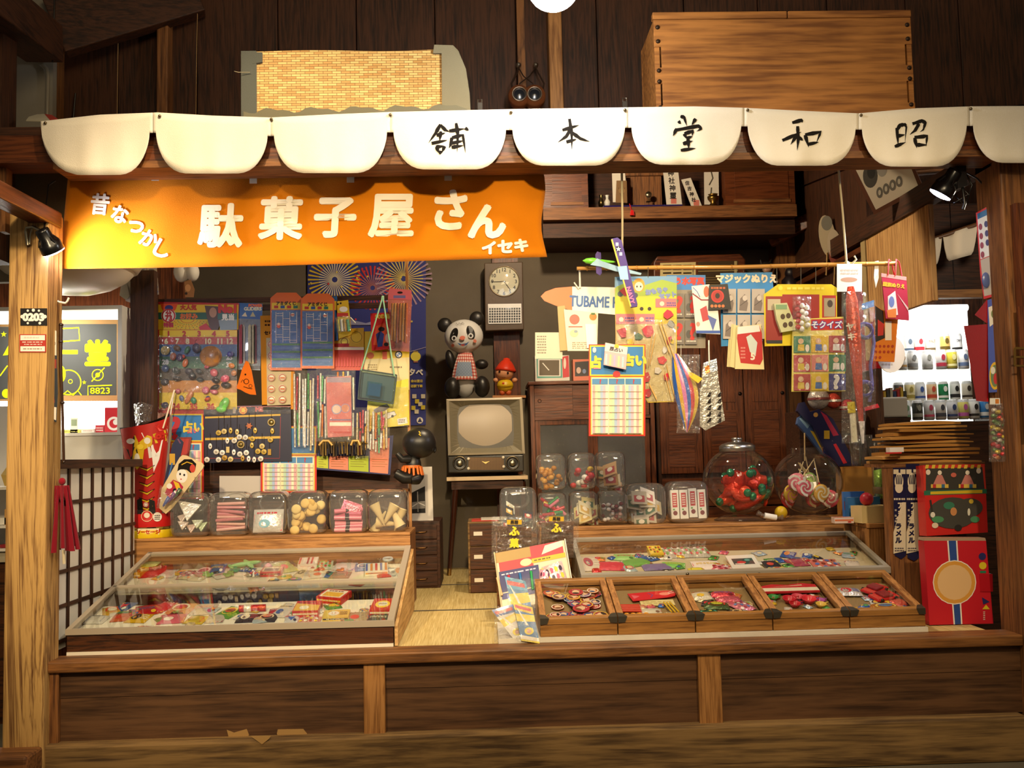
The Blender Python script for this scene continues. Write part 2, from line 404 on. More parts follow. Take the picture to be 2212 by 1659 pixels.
for y in (.955, 1.87):
    obj('mat_border', B().box(-1.5, 1.9, y - .006, y + .016, .419, .4495, '201408'), 'cloth', pf)
# torn paper patches glued at the bottom of the first board
for k,pts in enumerate([[(490,1577),(505,1583),(533,1575),(538,1588),(528,1598),(495,1597)],[(541,1590),(585,1590),(580,1597),(566,1608),(555,1600)],[(600,1576),(655,1575),(663,1585),(659,1597),(603,1596),(598,1585)]]):
    card('torn_paper',['torn brown paper scrap with notched top on the low board','torn brown paper scrap folded over the sill edge','rectangular torn brown paper scrap on the low board'][k],'paper',Pl(-.003 if k!=1 else-.053),pts,'b08a55',mat='matte',group='torn paper scraps on the platform board')
# ---- corner posts
pl_ = struct('corner_post', B().box(-1.715, XL - .002, -.07, .06, 0, 2.09), 'oldpost'); bevel(pl_, .008)
ft = struct('post_foot', B().box(-1.735, -1.575, -.19, -.052, 0, .168), 'midwood_x', None); bevel(ft, .01)
rp = struct('corner_post', B().box(XR, XR + .22, -.06, .13, 0, 2.255), 'midwood_z'); bevel(rp, .008)
struct('post_facing', B().box(XR + .03, XR + .25, -.10, -.062, 1.28, 2.05), 'redwood_z', rp)
obj('shop_plate',prints(B(),Pl(-.11),[('l',[(2192,752),(2192,790)],5,'b08a4c'),('l',[(2212,752),(2192,752)],5,'b08a4c'),('l',[(2192,771),(2212,771)],4,'b08a4c'),('l',[(2192,790),(2212,790)],4,'b08a4c')],off0=.002),'metal',rp)
obj('plate_board', B().box(XR + .012, XR + .25, -.108, -.1, 1.18, 1.66), 'redwood_z', rp)
# ---- lintel and canopy
ln = struct('lintel_beam', B().box(-1.86, 2.5, -.08, .06, 2.26, 2.362), 'redwood_x')
struct('lintel_moulding', B().box(-1.55, 2.5, -.09, .07, 2.232, 2.258), 'midwood_x', ln)
struct('canopy_shelf', B().box(-1.86, 2.5, -.06, .38, 2.363, 2.40), 'darkwood_x', ln)
# ---- upper plank wall with battens
uw=thing('wall_upper','dark board wall with battens above the stall canopy','wall',(0,.8,2.43));uw['kind']='structure'
xs=[-2.0];seams=[W(x,100,.78).x for x in(120,255,425,600,770,940,1115,1290,1480,1640,1790,1960,2075)]
ed = seams + [3.0]
for a, b_ in zip(ed[:-1], ed[1:]):
    bevel(obj('plank',B().box(a+.002,b_-.002,.78+rnd.uniform(0,.004),.82,2.52,3.7),'darkwood_z',uw),.003)
obj('backing_board', B().box(-2.2, 3.2, .82, .85, 2.52, 3.7), 'darkwood_z', uw)
for (x0, x1, Y, mt) in [(338, 362, .70, 'midwood_z'), (1186, 1215, .66, 'lightwood_z')]:
    a = W(x0, 120, Y).x; b_ = W(x1, 120, Y).x
    bevel(obj('batten', B().box(a, b_, Y, .78, 2.52, 3.7), mt, uw), .004)
a = W(1118, 100, .72).x; obj('batten', B().box(a, a + .035, .735, .78, 2.5, 3.7), 'midwood_z', uw)
# thin tie cords seen against the boards
for px in (255, 425):
    rope('hanging_string',[W(px+3,-40,.7),W(px,100,.7),W(px-2,250,.68)],.0015,'b08a58','thin straw string hanging in front of upper boards '+('beside the left batten' if px<300 else 'between batten and woven mat'),'string')
# ---- slanting tie beam and dark corner at upper left
def beam(name, a, b_, w, h, mat, parent=None):
    a,b_=Vector(a),Vector(b_);t=(b_-a).normalized();up=Vector((0,0,1));s_=t.cross(up).normalized();up=s_.cross(t)
    q = [a + s_ * i * w / 2 + up * j * h / 2 for i, j in ((-1, -1), (1, -1), (1, 1), (-1, 1))]
    o = obj(name, B().hexa(q, [p + (b_ - a) for p in q]), mat, parent)
    if parent is None: o['kind'] = 'structure'
    return bevel(o, .006)
beam('tie_beam', W(96, 95, .55), W(-120, -70, -.35), .16, .16, 'darkwood_y')
beam('wall_plate', W(118, 60, .60), W(420, -28, .72), .08, .26, 'darkwood_x')
struct('corner_pillar', B().box(W(100, 200, .7).x, W(122, 200, .7).x, .66, .78, 2.3, 3.6), 'midwood_z')
struct('wall_side', B().box(-2.35, -1.86, .62, .66, 1.95, 3.6), 'grey_wall')
struct('corner_pillar', B().box(W(-30, 200, .2).x, W(20, 200, .2).x, .14, .26, 1.95, 3.6), 'darkwood_z')
struct('cross_rail', B().box(-2.3, -1.56, -.05, .06, W(50, 312, -.05).z, W(50, 275, -.05).z), 'redwood_x')
struct('trim_1', B().box(W(5, 400, 0).x, W(18, 400, 0).x, -.02, .03, 2.02, 2.36), 'midwood_z')
struct('wall_left', B().box(-2.3, -1.62, .30, .33, 1.98, 2.36), 'drywall')
beam('tie_beam', W(112, 478, .03), W(-70, 385, -.55), .08, .06, 'redwood_y')
# conduit in the corner
rope('cable_conduit',[W(92,140,.6),W(101,148,.6),W(104,165,.6),W(102,250,.6)],.008,'8c8474','grey cable conduit bent down the dark upper corner','pipe','plastic')
rope('power_cable',[W(118,-5,.5),W(117,30,.5),W(116,120,.52),W(113,135,.52)],.004,'181008','black power cable running down the corner beside the slanting beam','cable','plastic')
# ---- back wall, pillar, rails
bw = struct('wall_back', B().box(-2.6, 2.3, 2.73, 2.80, .3, 3.4), 'plaster')
struct('wall_pillar',B().box(W(1068,800,2.70).x,W(1124,800,2.70).x,2.69,2.75,.43,3.3),'redwood_z',bw)
struct('picture_rail',B().box(.42,2.1,2.70,2.73,W(1400,528,2.7).z,W(1400,514,2.7).z),'midwood_x',bw)
struct('ceiling', B().box(-2.6, 2.6, .80, 2.85, 3.35, 3.42), 'darkwood_x')
# ---- right wall seen at a slant: panel, rail, pillars
wr = struct('wall_right', B().box(2.02, 2.06, 1.36, 2.75, .43, 3.3), 'darkwood_z')
struct('corner_pillar', B().box(1.90, 2.02, 2.55, 2.73, .43, 3.3), 'midwood_z', wr)
struct('wall_rail', B().box(1.97, 2.02, -.0, 2.54, 2.22, 2.32), 'darkwood_y', wr)
struct('wall_rail', B().box(1.985, 2.019, 1.37, 2.54, 2.17, 2.20), 'redwood_y', wr)
pn=thing('wall_panel','slanting light wooden board panel hanging on the right wall','panel',(2.0,.5,1.83));pn['kind']='structure'
for k in range(4):
    y0 = .58 + k * .18
    bevel(obj('plank', B().box(1.985, 2.01, y0 + .001, y0 + .178, 1.79, 2.24), 'cedar_z', pn), .003)
obj('panel_edge', B().box(1.98, 2.015, 1.302, 1.36, 1.60, 2.24, 'b8a070'), 'paintwood', pn)
# diagonal bracket under the household-altar shelf
beam('bracket', W(1662, 520, 2.45), W(1760, 470, 2.3), .05, .09, 'redwood_x')
# ---- sliding lattice screen on the left side
lt=thing('lattice_screen','white paper sliding screen with dark wooden lattice beside the corner post','screen',(XL-.02,.45,.45))
Y0, Y1, Z0, Z1 = .06, .97, .46, 1.155
obj('paper', B().box(XL - .050, XL - .047, Y0, Y1, Z0, Z1, 'e8e4da'), 'paper', lt)
bevel(obj('top_rail',B().box(XL-.08,XL-.02,Y0-.05,Y1+.03,Z1-.015,Z1+.02),'darkwood_y',lt),.002)
for z in (1.01, .88, .75, .62, .49):
    obj('cross_bar', B().box(XL - .0465, XL - .041, Y0, Y1, z - .007, z + .007), 'darkwood_y', lt)
for k in range(8):
    y = .115 + k * .116
    obj('upright_bar', B().box(XL - .0465, XL - .040, y - .009, y + .009, Z0, Z1), 'darkwood_z', lt)
# ---- the neighbouring room on the left: lit display case
struct('wall_neighbour', B().box(-4.2, -1.62, 1.72, 1.78, 0, 3.3), 'redwood_z')
struct('wall_partition', B().box(-1.715, -1.60, 1.18, 1.24, .43, 2.1), 'darkwood_z')
dc=thing('display_case','brightly lit white display case beyond the lattice screen','display case',(-2.4,1.5,.6))
x0=W(-60,700,1.35).x;x1=W(271,700,1.35).x;zt=W(200,672,1.35).z;zs=W(200,935,1.35).z;zb=W(200,1010,1.35).z
obj('light_panel', B().box(x0, x1, 1.62, 1.64, zs, zt), 'vitrine_light', dc)
obj('top_board', B().box(x0, x1, 1.3, 1.64, zt, zt + .02, 'f2efe8'), 'plastic', dc)
obj('side_board', B().box(x1 - .02, x1, 1.3, 1.64, zs, zt, 'f2efe8'), 'plastic', dc)
obj('shelf', B().box(x0, x1, 1.3, 1.64, zs - .015, zs, 'f2efe8'), 'plastic', dc)
obj('front_panel', B().box(x0, x1, 1.31, 1.33, .62, zs - .016, 'efece4'), 'plastic', dc)
lamp('AREA',((x0+x1)/2,1.30,zt-.03),7,(1,.97,.9),((x0+x1)/2,1.55,zs),.3,name='display_case_light')
# lower shelves seen left of the post
xa = W(-60, 1000, .9).x; xb = W(44, 1000, .9).x
sh=thing('shelf_unit','white shelf unit with sweets seen left of the corner post','shelf',(xa,1.0,.45))
for py in (1052, 1135, 1185):
    z=W(20,py,.9).z;obj('shelf',B().box(xa-.2,xb+.03,.9,1.25,z-.012,z,'e2ddd2'),'plastic',sh)
obj('back_board', B().box(xa - .2, xb + .03, 1.25, 1.27, .78, 1.45, 'e6e2da'), 'plastic', sh)
obj('base',B().box(xa-.2,xb+.03,.92,1.25,W(20,1215,.9).z,W(20,1187,.9).z,'b5a98f'),'plastic',sh)
obj('plinth', B().box(xa - .2, xb + .03, .94, 1.25, 0, W(20, 1216, .9).z), 'casefront', sh)
# ---- neighbouring room on the right
struct('curtain_rail', B().tube([W(2000, 522, 1.46), W(2160, 468, 1.46)], .012, 8, '5a3a20'), 'paintwood')
struct('wall_far_right', B().box(2.1, 4.6, 2.75, 2.8, 0, 3.3), 'darkwood_z')
rw=thing('serving_hatch','dark board counter front below a small white curtain in the next room','wall',(2.7,1.8,1.9));rw['kind']='structure'
for k in range(6):
    obj('board',B().box(2.25+k*.19,2.435+k*.19,1.70,1.72,W(2060,632,1.7).z,2.5),'darkwood_x',rw)
obj('rail', B().box(2.2, 3.5, 1.66, 1.72, W(2060, 645, 1.7).z, W(2060, 628, 1.7).z), 'lightwood_x', rw)
for k in range(7):
    beam('rafter',(2.05,.15+k*.26,2.36+k*.05),(3.6,.35+k*.26,2.52+k*.05),.03,.045,'midwood_x' if k%2 else 'darkwood_x')
struct('roof_boards',B().add([(2.0,0,2.45),(3.8,0,2.62),(3.8,2.6,2.98),(2.0,2.6,2.82)],[(0,1,2,3)],'ffffff'),'darkwood_x')
lamp('POINT', (2.7, .9, 2.25), 7, (1, .85, .65), None, .05, name='next_room_fill')  # added fill lamp with no fixture, brightens the small curtain and woodwork next door
# ================================================================== cloths and lamps above
class Wv:
    """a hanging cloth: the plane y=Y pushed in and out by fn(px,py)"""
    n = Vector((0, -1, 0))
    def __init__(s, Y, fn): s.Y = Y; s.fn = fn
    def pt(s, x, y, off=0): return W(x, y, s.Y + s.fn(x, y) - off)
def solid(o, t):
    m = o.modifiers.new('thickness', 'SOLIDIFY'); m.thickness = t; m.offset = 0; return o
# ---- scalloped shop curtain
gaps = [330, 585, 843, 1100, 1357, 1608, 1855, 2095, 2335]
tops=[(60,264),(90,262),(215,248),(340,243),(460,250),(585,254),(720,247),(843,242),(1100,236),(1357,232),(1500,230),(1608,233),(1740,240),(1855,245),(1980,234),(2095,230),(2340,228)]
def topy(x): return float(np.interp(x, [a for a, _ in tops], [b for _, b in tops]))
def norenw(x, y):
    v = max(0, min(1, (y - 245) / 130))
    ph = ((x - 75) % 252.5) / 252.5
    return .012*v*math.cos(2*math.pi*ph)-.02*v+.004*v*math.sin(x*.09)+.003*v*math.sin(x*.041+y*.03)
NP = Wv(-.12, norenw)
edges = [64] + gaps
b = B()
for i in range(len(edges) - 1):
    xl, xr = edges[i], edges[i + 1]
    yb = [378, 375, 374, 366, 358, 356, 358, 360, 352][i]
    yl = 268 if i == 0 else [0, 287, 294, 286, 281, 276, 273, 280, 272][i]
    yr = [287, 294, 286, 281, 276, 273, 280, 272, 270][i]
    cols = []
    if i == 0: ds = [24, 27, 32, 40, 50, 62, 78, 100]
    else: ds = [0, 6.9, 7, 8, 9.5, 12, 16, 21, 28, 36, 46, 58, 70, 90]
    dr = [0, 6.9, 7, 8, 9.5, 12, 16, 21, 28, 36, 46, 58, 70, 90]
    xsx = [xl + d for d in ds] + list(np.linspace(xl + 105, xr - 105, 10)) + [xr - d for d in reversed(dr)]
    def bot(x):
        out = yb
        for xc, yn, first in ((xl, yl, i == 0), (xr, yr, False)):
            d = abs(x - xc)
            if first:
                t = min(1, max(0, d - 24) / 90); y = 268 + (yb - 268) * (1 - (1 - t) ** 2.2) ** .5
            elif d < 7: y = yn
            else:
                t = min(1, (d - 7) / 72); y = yn + (yb - yn) * (1 - (1 - t) ** 2.5) ** .6
            out = min(out, y)
        return out
    nv = 7; vs = []
    for x in xsx:
        t0, b0 = topy(x), bot(x)
        vs += [NP.pt(x, t0 + (b0 - t0) * j / nv) for j in range(nv + 1)]
    w = nv + 1
    b.add(vs,[(k*w+j,k*w+j+1,(k+1)*w+j+1,(k+1)*w+j)for k in range(len(xsx)-1)for j in range(nv)],'e9e0cf',True)
nor = solid(obj('shop_curtain', b, 'cloth'), .002)
tag(nor, 'white scalloped shop curtain with five brushed black characters along the lintel', 'curtain')
def c2(p): return (700 + p[0] / 2.962, p[1] / 2.962)
def c3(p): return (1400 + p[0] / 2.724, p[1] / 2.724)
BR = [
 (c2,[[(745,795),(715,850),(668,915)],[(745,800),(775,830),(800,842)],[(720,866),(778,850)],[(747,840),(740,905)],[(688,917),(790,896)],[(715,940),(772,934)],[(718,938),(736,980)],[(772,935),(756,972)],[(734,977),(762,968)],
       [(800,838),(905,822)],[(845,787),(856,860),(852,976)],[(903,818),(926,834)],[(818,880),(812,920),(800,948)],[(818,880),(888,864),(906,980)],[(820,915),(892,900)],[(816,942),(894,930)]]),
 (c2,[[(1525,832),(1632,800)],[(1570,760),(1584,850),(1586,960)],[(1575,830),(1550,872),(1496,910)],[(1588,848),(1640,886),(1700,906)],[(1550,908),(1616,890)]]),
 (c3,[[(190,684),(212,690),(228,742)],[(178,712),(192,728)],[(280,698),(256,736)],[(168,756),(146,802)],[(168,764),(298,740),(313,758),(284,772)],[(213,786),(226,816)],[(213,786),(264,770),(258,802)],[(224,814),(262,802)],[(205,846),(264,828)],[(234,812),(240,880)],[(192,884),(280,872)]]),
 (c3,[[(848,722),(905,706),(908,722)],[(790,826),(850,800),(902,776)],[(880,742),(884,820),(878,885)],[(878,792),(838,852)],[(888,808),(912,826)],[(924,794),(946,866)],[(924,792),(1016,776),(990,842)],[(944,848),(1004,836)]]),
 (c3,[[(1464,768),(1482,736),(1512,732),(1520,748),(1512,838)],[(1464,752),(1472,852)],[(1470,800),(1512,792)],[(1452,862),(1518,836)],[(1556,728),(1612,710),(1632,722),(1620,762),(1600,776)],[(1594,728),(1572,766),(1540,792)],[(1568,810),(1582,872)],[(1568,808),(1642,800),(1636,862)],[(1578,852),(1642,852)]])]
for f, strokes in BR:
    b = B()
    for k, st in enumerate(strokes):
        p = [f(q) for q in st]; pp = []
        for a, c in zip(p[:-1], p[1:]):
            for t in (0, .25, .5, .75): pp.append((a[0] + (c[0] - a[0]) * t, a[1] + (c[1] - a[1]) * t))
        pp.append(p[-1]); m = len(pp)
        ws=[8.0*(1.0-.55*abs(2*i/(m-1)-.55)**1.5)*(.85+.3*((k*37+i*13)%10)/10)for i in range(m)]
        b.line(NP, pp, ws, '15100c', .0032 + k * .00003)
    obj('brush_character', b, 'matte', nor)
for(x,y)in[(98,266),(345,251),(586,258),(843,248),(1104,243),(1350,238),(1615,238),(1860,249),(2097,235)]:
    p=W(x,y,-.125);obj('tack',B().lathe(p,[(.006,0),(.0055,-.003),(.003,-.005),(0,-.0055)],10,'7a6a50',(0,1,0)),'metal',nor)
# ---- orange banner
def banw(x,y):return .006*math.sin(x*.021+1)+.004*math.sin(x*.05+y*.012)+.012*((y-370)/200)*math.sin(x*.0068+.6)
BP = Wv(.10, banw)
bt = [(148, 380), (400, 376), (700, 374), (1000, 368), (1170, 366)]
bb = [(128, 581), (300, 579), (600, 574), (900, 564), (1178, 555)]
def bfn(u, v):
    xt = 148 + (1170 - 148) * u; xb = 128 + (1178 - 128) * u
    yt = float(np.interp(xt, *zip(*bt))) - 10; yb = float(np.interp(xb, *zip(*bb)))
    side = 6 * math.sin(v * 7) * (1 if u > .97 else 0)
    return BP.pt(xt + (xb - xt) * v + side, yt + (yb - yt) * v)
ban = solid(obj('shop_banner', B().sheet(bfn, 90, 14, 'd07a0a'), 'cloth'), .0015)
tag(ban, 'orange cloth banner with large white Japanese lettering hung under the curtain', 'banner')
WH = 'efe6d2'
for i,(t,x,y,h,wx,bo,ro)in enumerate([('駄',477,487,90,1,4,0),('菓',607,471,88,1,4,0),('子',724,470,80,1,4.5,0),('屋',846,466,88,1,4,0),('さ',973,453,80,.95,4.5,0),('ん',1053,478,66,1.05,5,0),
        ('昔',216,441,44,.9,1.6,4),('な',259,463,36,.95,1.8,12),('つ',293,490,24,1,2,18),('か',322,515,34,.95,1.8,20),('し',351,538,36,1.1,2,24)]):
    obj('character', B().text(BP, t, x, y, h, WH, .005, bo * .88, ro, wx, shear=.06), 'paper', ban)
for i,t in enumerate('イセキ'):obj('character',B().text(BP,t,1056+i*35,535-i*2.5,25,WH,.005,1.9,0,1.15),'paper',ban)
for k, (x, y) in enumerate([(335, 366), (547, 372), (757, 370), (968, 366), (1164, 362)]):
    obj('fixing_tab',B().prism([W(x+dx,y+dy,.085)for dx,dy in((-8,-22),(8,-22),(8,24 if k!=4 else 8),(-8,24 if k!=4 else 8))],(0,.002,0),'d8cdb8'),'paper',ban)
# ---- lamps
lp=thing('spotlight','bright white spotlight hanging at the top above the shop curtain','lamp',W(1195,-26,-.5))
c = W(1195, -26, -.5)
obj('bulb', B().ell(c, (.085, .085, .075), n=24, m=14), 'bulb', lp)
obj('housing',B().lathe(c,[(.09,.045),(.095,.06),(.08,.17),(.03,.2),(.0,.2)],24,'181614',(0,0,1)),'dark_metal',lp)
obj('cord', B().tube([c + Vector((0, 0, .2)), c + Vector((0, 0, .6))], .005, 8, '101010'), 'plastic', lp)
lamp('POINT', c + Vector((0, -.0, -.10)), 17, (1, .93, .82), None, .05, name='spotlight_beam')
def ledlamp(name, label, back, lens, r, energy, target, cone, col=(.86, .86, 1.0)):
    back, lens = Vector(back), Vector(lens); ax = (lens - back).normalized(); L_ = (lens - back).length
    t = thing(name, label, 'lamp', back)
    obj('body',B().lathe(back,[(0,-.01),(r*.55,-.008),(r*.6,0),(r*.62,L_*.45),(r*.95,L_*.62),(r,L_*.96),(r*.97,L_)],20,'0c0b0d',ax),'plastic',t)
    obj('lens',B().lathe(back,[(r*.95,L_*.985),(r*.9,L_*1.05),(r*.5,L_*1.1),(0,L_*1.11)],20,'ffffff',ax),'led',t)
    for k in range(9):
        a = 2 * math.pi * k / 9; u = ax.cross(Vector((0, 1, .2))).normalized(); w = ax.cross(u)
        obj('cooling_fin',B().tube([back+ax*L_*.3+(u*math.cos(a)+w*math.sin(a))*r*.6,back+ax*L_*.6+(u*math.cos(a)+w*math.sin(a))*r*.92],.0025,4,'1c1a1c'),'plastic',t)
    lamp('SPOT', lens + ax * .04, energy, col, target, .03, cone, .7, name + '_beam')
    return t
l1=ledlamp('clip_light','black clip-on lamp with glowing white face on the corner post',W(92,500,-.12),W(116,543,-.08),.042,22,W(235,575,.10),120)
obj('clamp',B().tube([W(92,500,-.12),W(72,490,-.1),W(58,492,-.09),W(56,500,-.085),W(60,530,-.085)],.006,8,'a09a88'),'metal',l1)
obj('clamp_arm',B().tube([W(72,488,-.1),W(66,505,-.085),W(64,528,-.085)],.004,6,'a09a88'),'metal',l1)
obj('cable',B().tube([W(96,495,-.1),W(100,440,.02),W(105,400,.05),W(120,390,.06)],.003,6,'101010'),'plastic',l1)
l2=ledlamp('clip_light','black clip-on lamp with glowing bluish face at the right under the curtain',W(2062,372,.03),W(2031,420,.06),.046,30,W(1850,640,.18),80)
obj('bracket',B().tube([W(2062,372,.03),W(2078,395,.05),W(2084,440,.05),W(2080,452,.05)],.006,8,'141214'),'plastic',l2)
obj('clamp',B().obox(Fr(W(2072,380,.05),(1,0,.3),(0,0,1)),-.02,.02,-.05,.05,-.02,.02,'1a181a'),'plastic',l2)
obj('cable',B().tube([W(2072,400,.06),W(2092,420,.06),W(2060,440,.06),W(2045,430,.06),W(2060,418,.06),W(2085,445,.06),W(2100,400,.07),W(2085,372,.06),W(2110,385,.08),W(2125,400,.08)],.0035,6,'141414'),'plastic',l2)
# round white ceiling bowl lamp behind the post
c = W(135, 556, .75)
bl = thing('bowl_lamp', 'large round white bowl lamp hanging behind the corner post', 'lamp', c)
obj('shade',B().lathe(c,[(.0,-.165),(.06,-.163),(.14,-.148),(.22,-.115),(.28,-.07),(.32,-.015),(.335,.03),(.31,.05),(.0,.06)],40,'efe6d4',(.12,0,1)),'plastic',bl)
obj('rim',B().lathe(c,[(.300,-.03),(.322,-.025),(.345,.02),(.34,.04),(.30,.06)],40,'d9cbb0',(.12,0,1)),'plastic',bl)
obj('cord', B().tube([c + Vector((0, 0, .05)), c + Vector((.05, 0, .75))], .005, 6, '221a10'), 'plastic', bl)
# ceiling lamp inside the stall, above and behind the curtain
c = Vector((.35, 1.0, 2.92))
il = thing('ceiling_lamp', 'warm ceiling lamp inside the stall behind the shop curtain', 'lamp', c)
obj('shade',B().lathe(c,[(.16,0),(.12,.05),(.04,.09),(.03,.12),(0,.12)],24,'d8d0bc',(0,0,1)),'plastic',il)
obj('cord', B().tube([c + Vector((0, 0, .12)), c + Vector((0, 0, .44))], .004, 6, '221a10'), 'plastic', il)
obj('bulb', B().ell(c + Vector((0, 0, .02)), (.03, .03, .035), n=14, m=8), 'warm_bulb', il)
lamp('POINT', c + Vector((0, 0, -.04)), 90, (1, .8, .54), None, .05, name='ceiling_lamp_light')

# ================================================================== things on the canopy shelf
m, nt, bs = newmat('weave'); N = nt.nodes.new; L = nt.links.new
tc=N('ShaderNodeTexCoord');mp=N('ShaderNodeMapping');mp.inputs['Rotation'].default_value=(R(90),0,0);L(tc.outputs['Object'],mp.inputs[0])
br=N('ShaderNodeTexBrick');br.inputs['Scale'].default_value=26;br.inputs['Mortar Size'].default_value=.025;br.inputs['Brick Width'].default_value=.9;br.inputs['Row Height'].default_value=.25
br.inputs[1].default_value=(*hx('e8c078'),1);br.inputs[2].default_value=(*hx('b98a45'),1);br.inputs[3].default_value=(*hx('7a5424'),1)
L(mp.outputs[0],br.inputs['Vector']);L(br.outputs[0],bs.inputs['Base Color']);bs.inputs['Roughness'].default_value=.6
bp=N('ShaderNodeBump');bp.inputs['Strength'].default_value=.6;bp.inputs['Distance'].default_value=.004;bp.invert=True;L(br.outputs['Fac'],bp.inputs['Height']);L(bp.outputs[0],bs.inputs['Normal'])
ml=thing('woven_trunk','woven straw trunk lid with frayed grey cloth edging on the canopy','trunk',(-.45,.2,2.402))
zt = lambda u: 2.722 + .004 * math.sin(u * 6) + .01 * max(0, u - .55)
X0, X1 = W(548, 180, .05).x, W(962, 180, .05).x
b = B(); n = 24
fr_ = [(X0 + (X1 - X0) * i / n, zt(i / n)) for i in range(n + 1)]
b.prism([(X0, .05, 2.405)] + [(x, .05, z) for x, z in fr_] + [(X1, .05, 2.405)], (0, .26, 0))
obj('straw_body', b, 'weave', ml)
G_ = '6e6a58'
xl0 = W(522, 180, .05).x
obj('end_edging', B().box(xl0, X0 + .012, 0.04, .32, 2.404, 2.722, '5c5e58'), 'cloth', ml)
xr1 = W(1014, 180, .05).x
b=B();pts=[(X1-.015,2.405),(xr1+.005,2.405),(xr1,2.545),(xr1-.012,2.64),(xr1-.04,2.713),(xr1-.06,2.735),(X1-.04,2.738),(X1-.045,2.704),(X1-.012,2.704)]
b.prism([(x, .038, z) for x, z in pts], (0, .28, 0), '827a62'); obj('end_edging', b, 'cloth', ml)
b=B();lo=[(xl0+.01+(xr1-xl0-.02)*i/40,2.405)for i in range(41)];up=[(x,2.485+.008*math.sin(x*38)+.005*math.sin(x*77+1)+.012*(x-X0))for x,_ in lo]
b.prism([(x,.036,z)for x,z in lo]+[(x,.036,z)for x,z in reversed(up)],(0,.012,0),'75705c');obj('bottom_edging',b,'cloth',ml)
b=B().prism([W(x,y,.039)for x,y in[(520,118),(532,112),(566,113),(566,134),(545,138),(543,160),(524,160)]],(0,.02,0),'5c5e58');obj('corner_patch',b,'cloth',ml)
obj('loose_thread',B().tube([W(540,156,.03),W(515,156,.02),W(506,154,.02)],.0012,4,'a89c80'),'cloth',ml)
# ---- crate
cr_=thing('wooden_crate','old light-brown wooden crate with finger joints and nail heads on the canopy','crate',(1.2,.2,2.402))
cx0, cx1, cy0, cy1, cz0, cz1 = W(1414, 130, .06).x, W(1972, 130, .06).x, .06, .37, 2.404, 2.868
def notched(x0, x1, zlo, zhi, ind):
    H = zhi - zlo; zs_ = [0, .21, .41, .56, .75, 1.0]; zs_ = [zlo + H * z for z in zs_]
    Lp = []
    for k in range(5): d = ind if k % 2 else 0; Lp += [(x0 + d, zs_[k]), (x0 + d, zs_[k + 1])]
    Rp = []
    for k in range(5): d = ind if k % 2 else 0; Rp += [(x1 - d, zs_[k]), (x1 - d, zs_[k + 1])]
    return Lp + Rp[::-1]
bevel(obj('front_board',B().prism([(x,cy0,z)for x,z in notched(cx0,cx1,cz0,cz1-.03,.028)],(0,.022,0)),'cratewood',cr_),.002)
obj('back_board', B().box(cx0, cx1, cy1 - .02, cy1, cz0, cz1 - .03), 'cratewood', cr_)
for x in (cx0, cx1 - .022):
    obj('side_board', B().box(x + .001, x + .021, cy0 + .004, cy1 - .02, cz0, cz1 - .03), 'cratewood', cr_)
mid = (cx0 + cx1) / 2 + .02
for a, c_ in ((cx0 - .003, mid - .002), (mid + .002, cx1 + .002)):
    bevel(obj('top_rail', B().box(a, c_, cy0 - .004, cy0 + .028, cz1 - .029, cz1), 'cratewood', cr_), .004)
obj('bottom_board', B().box(cx0, cx1, cy0, cy1, cz0 - .001, cz0 + .012), 'cratewood', cr_)
for x in (cx0 + .016, cx1 - .016):
    for f_ in (.06, .19, .43, .53, .8, .93):
        obj('nail_head',B().lathe((x,cy0-.001,cz0+(cz1-.03-cz0)*f_),[(.009,.001),(.008,-.003),(.004,-.005),(0,-.005)],10,'3a2a1e',(0,1,0)),'dark_metal',cr_)
# ---- binoculars hanging on the boards
bn=thing('binoculars','brown leather binoculars hanging by their strap on the upper boards','binoculars',W(1137,225,.62))
for x in (1122, 1155):
    c = W(x, 203, .60)
    obj('barrel',B().lathe(c,[(.032,0),(.046,.01),(.05,.02),(.05,.06),(.034,.1),(.03,.12),(0,.12)],24,'6e3c1e',(0,1,0)),'rubber',bn)
    obj('lens_ring',B().lathe(c,[(.034,.002),(.033,-.006),(.029,-.006),(.028,.004)],24,'9a8a7a',(0,1,0)),'metal',bn)
    obj('lens', B().lathe(c, [(.029, .003), (.02, -.001), (0, -.003)], 20, '141820', (0, 1, 0)), 'candy', bn)
obj('bridge',B().box(W(1128,200,.62).x,W(1150,200,.62).x,.64,.67,W(1137,212,.64).z,W(1137,198,.64).z,'3a2416'),'rubber',bn)
for x0_, x1_, s_ in ((1108, 1120, 1), (1172, 1157, -1)):
    obj('strap',B().tube([W(x0_,198,.64),W(x0_-3*s_,180,.65),W(x0_+8*s_,160,.66),W(x1_,146,.70)],.004,6,'2a1a10'),'rubber',bn)
    obj('strap',B().tube([W(x1_-0*s_,146,.70),W(1137-6*s_,165,.66),W(1137+14*s_,180,.64),W(1137+16*s_,186,.64)],.003,6,'2a1a10'),'rubber',bn)
for k, x in enumerate((1120, 1157)):
    tag(obj('wall_hook',B().lathe(W(x,142,.715),[(.012,0),(.012,-.012),(.006,-.02),(0,-.022)],14,'b0a89a',(0,1,0)).tube([W(x,142,.72),W(x,142,.78)],.004,6,'8a8274'),'metal'),'round metal wall hook holding the binocular strap','hook','hooks for the binocular strap')
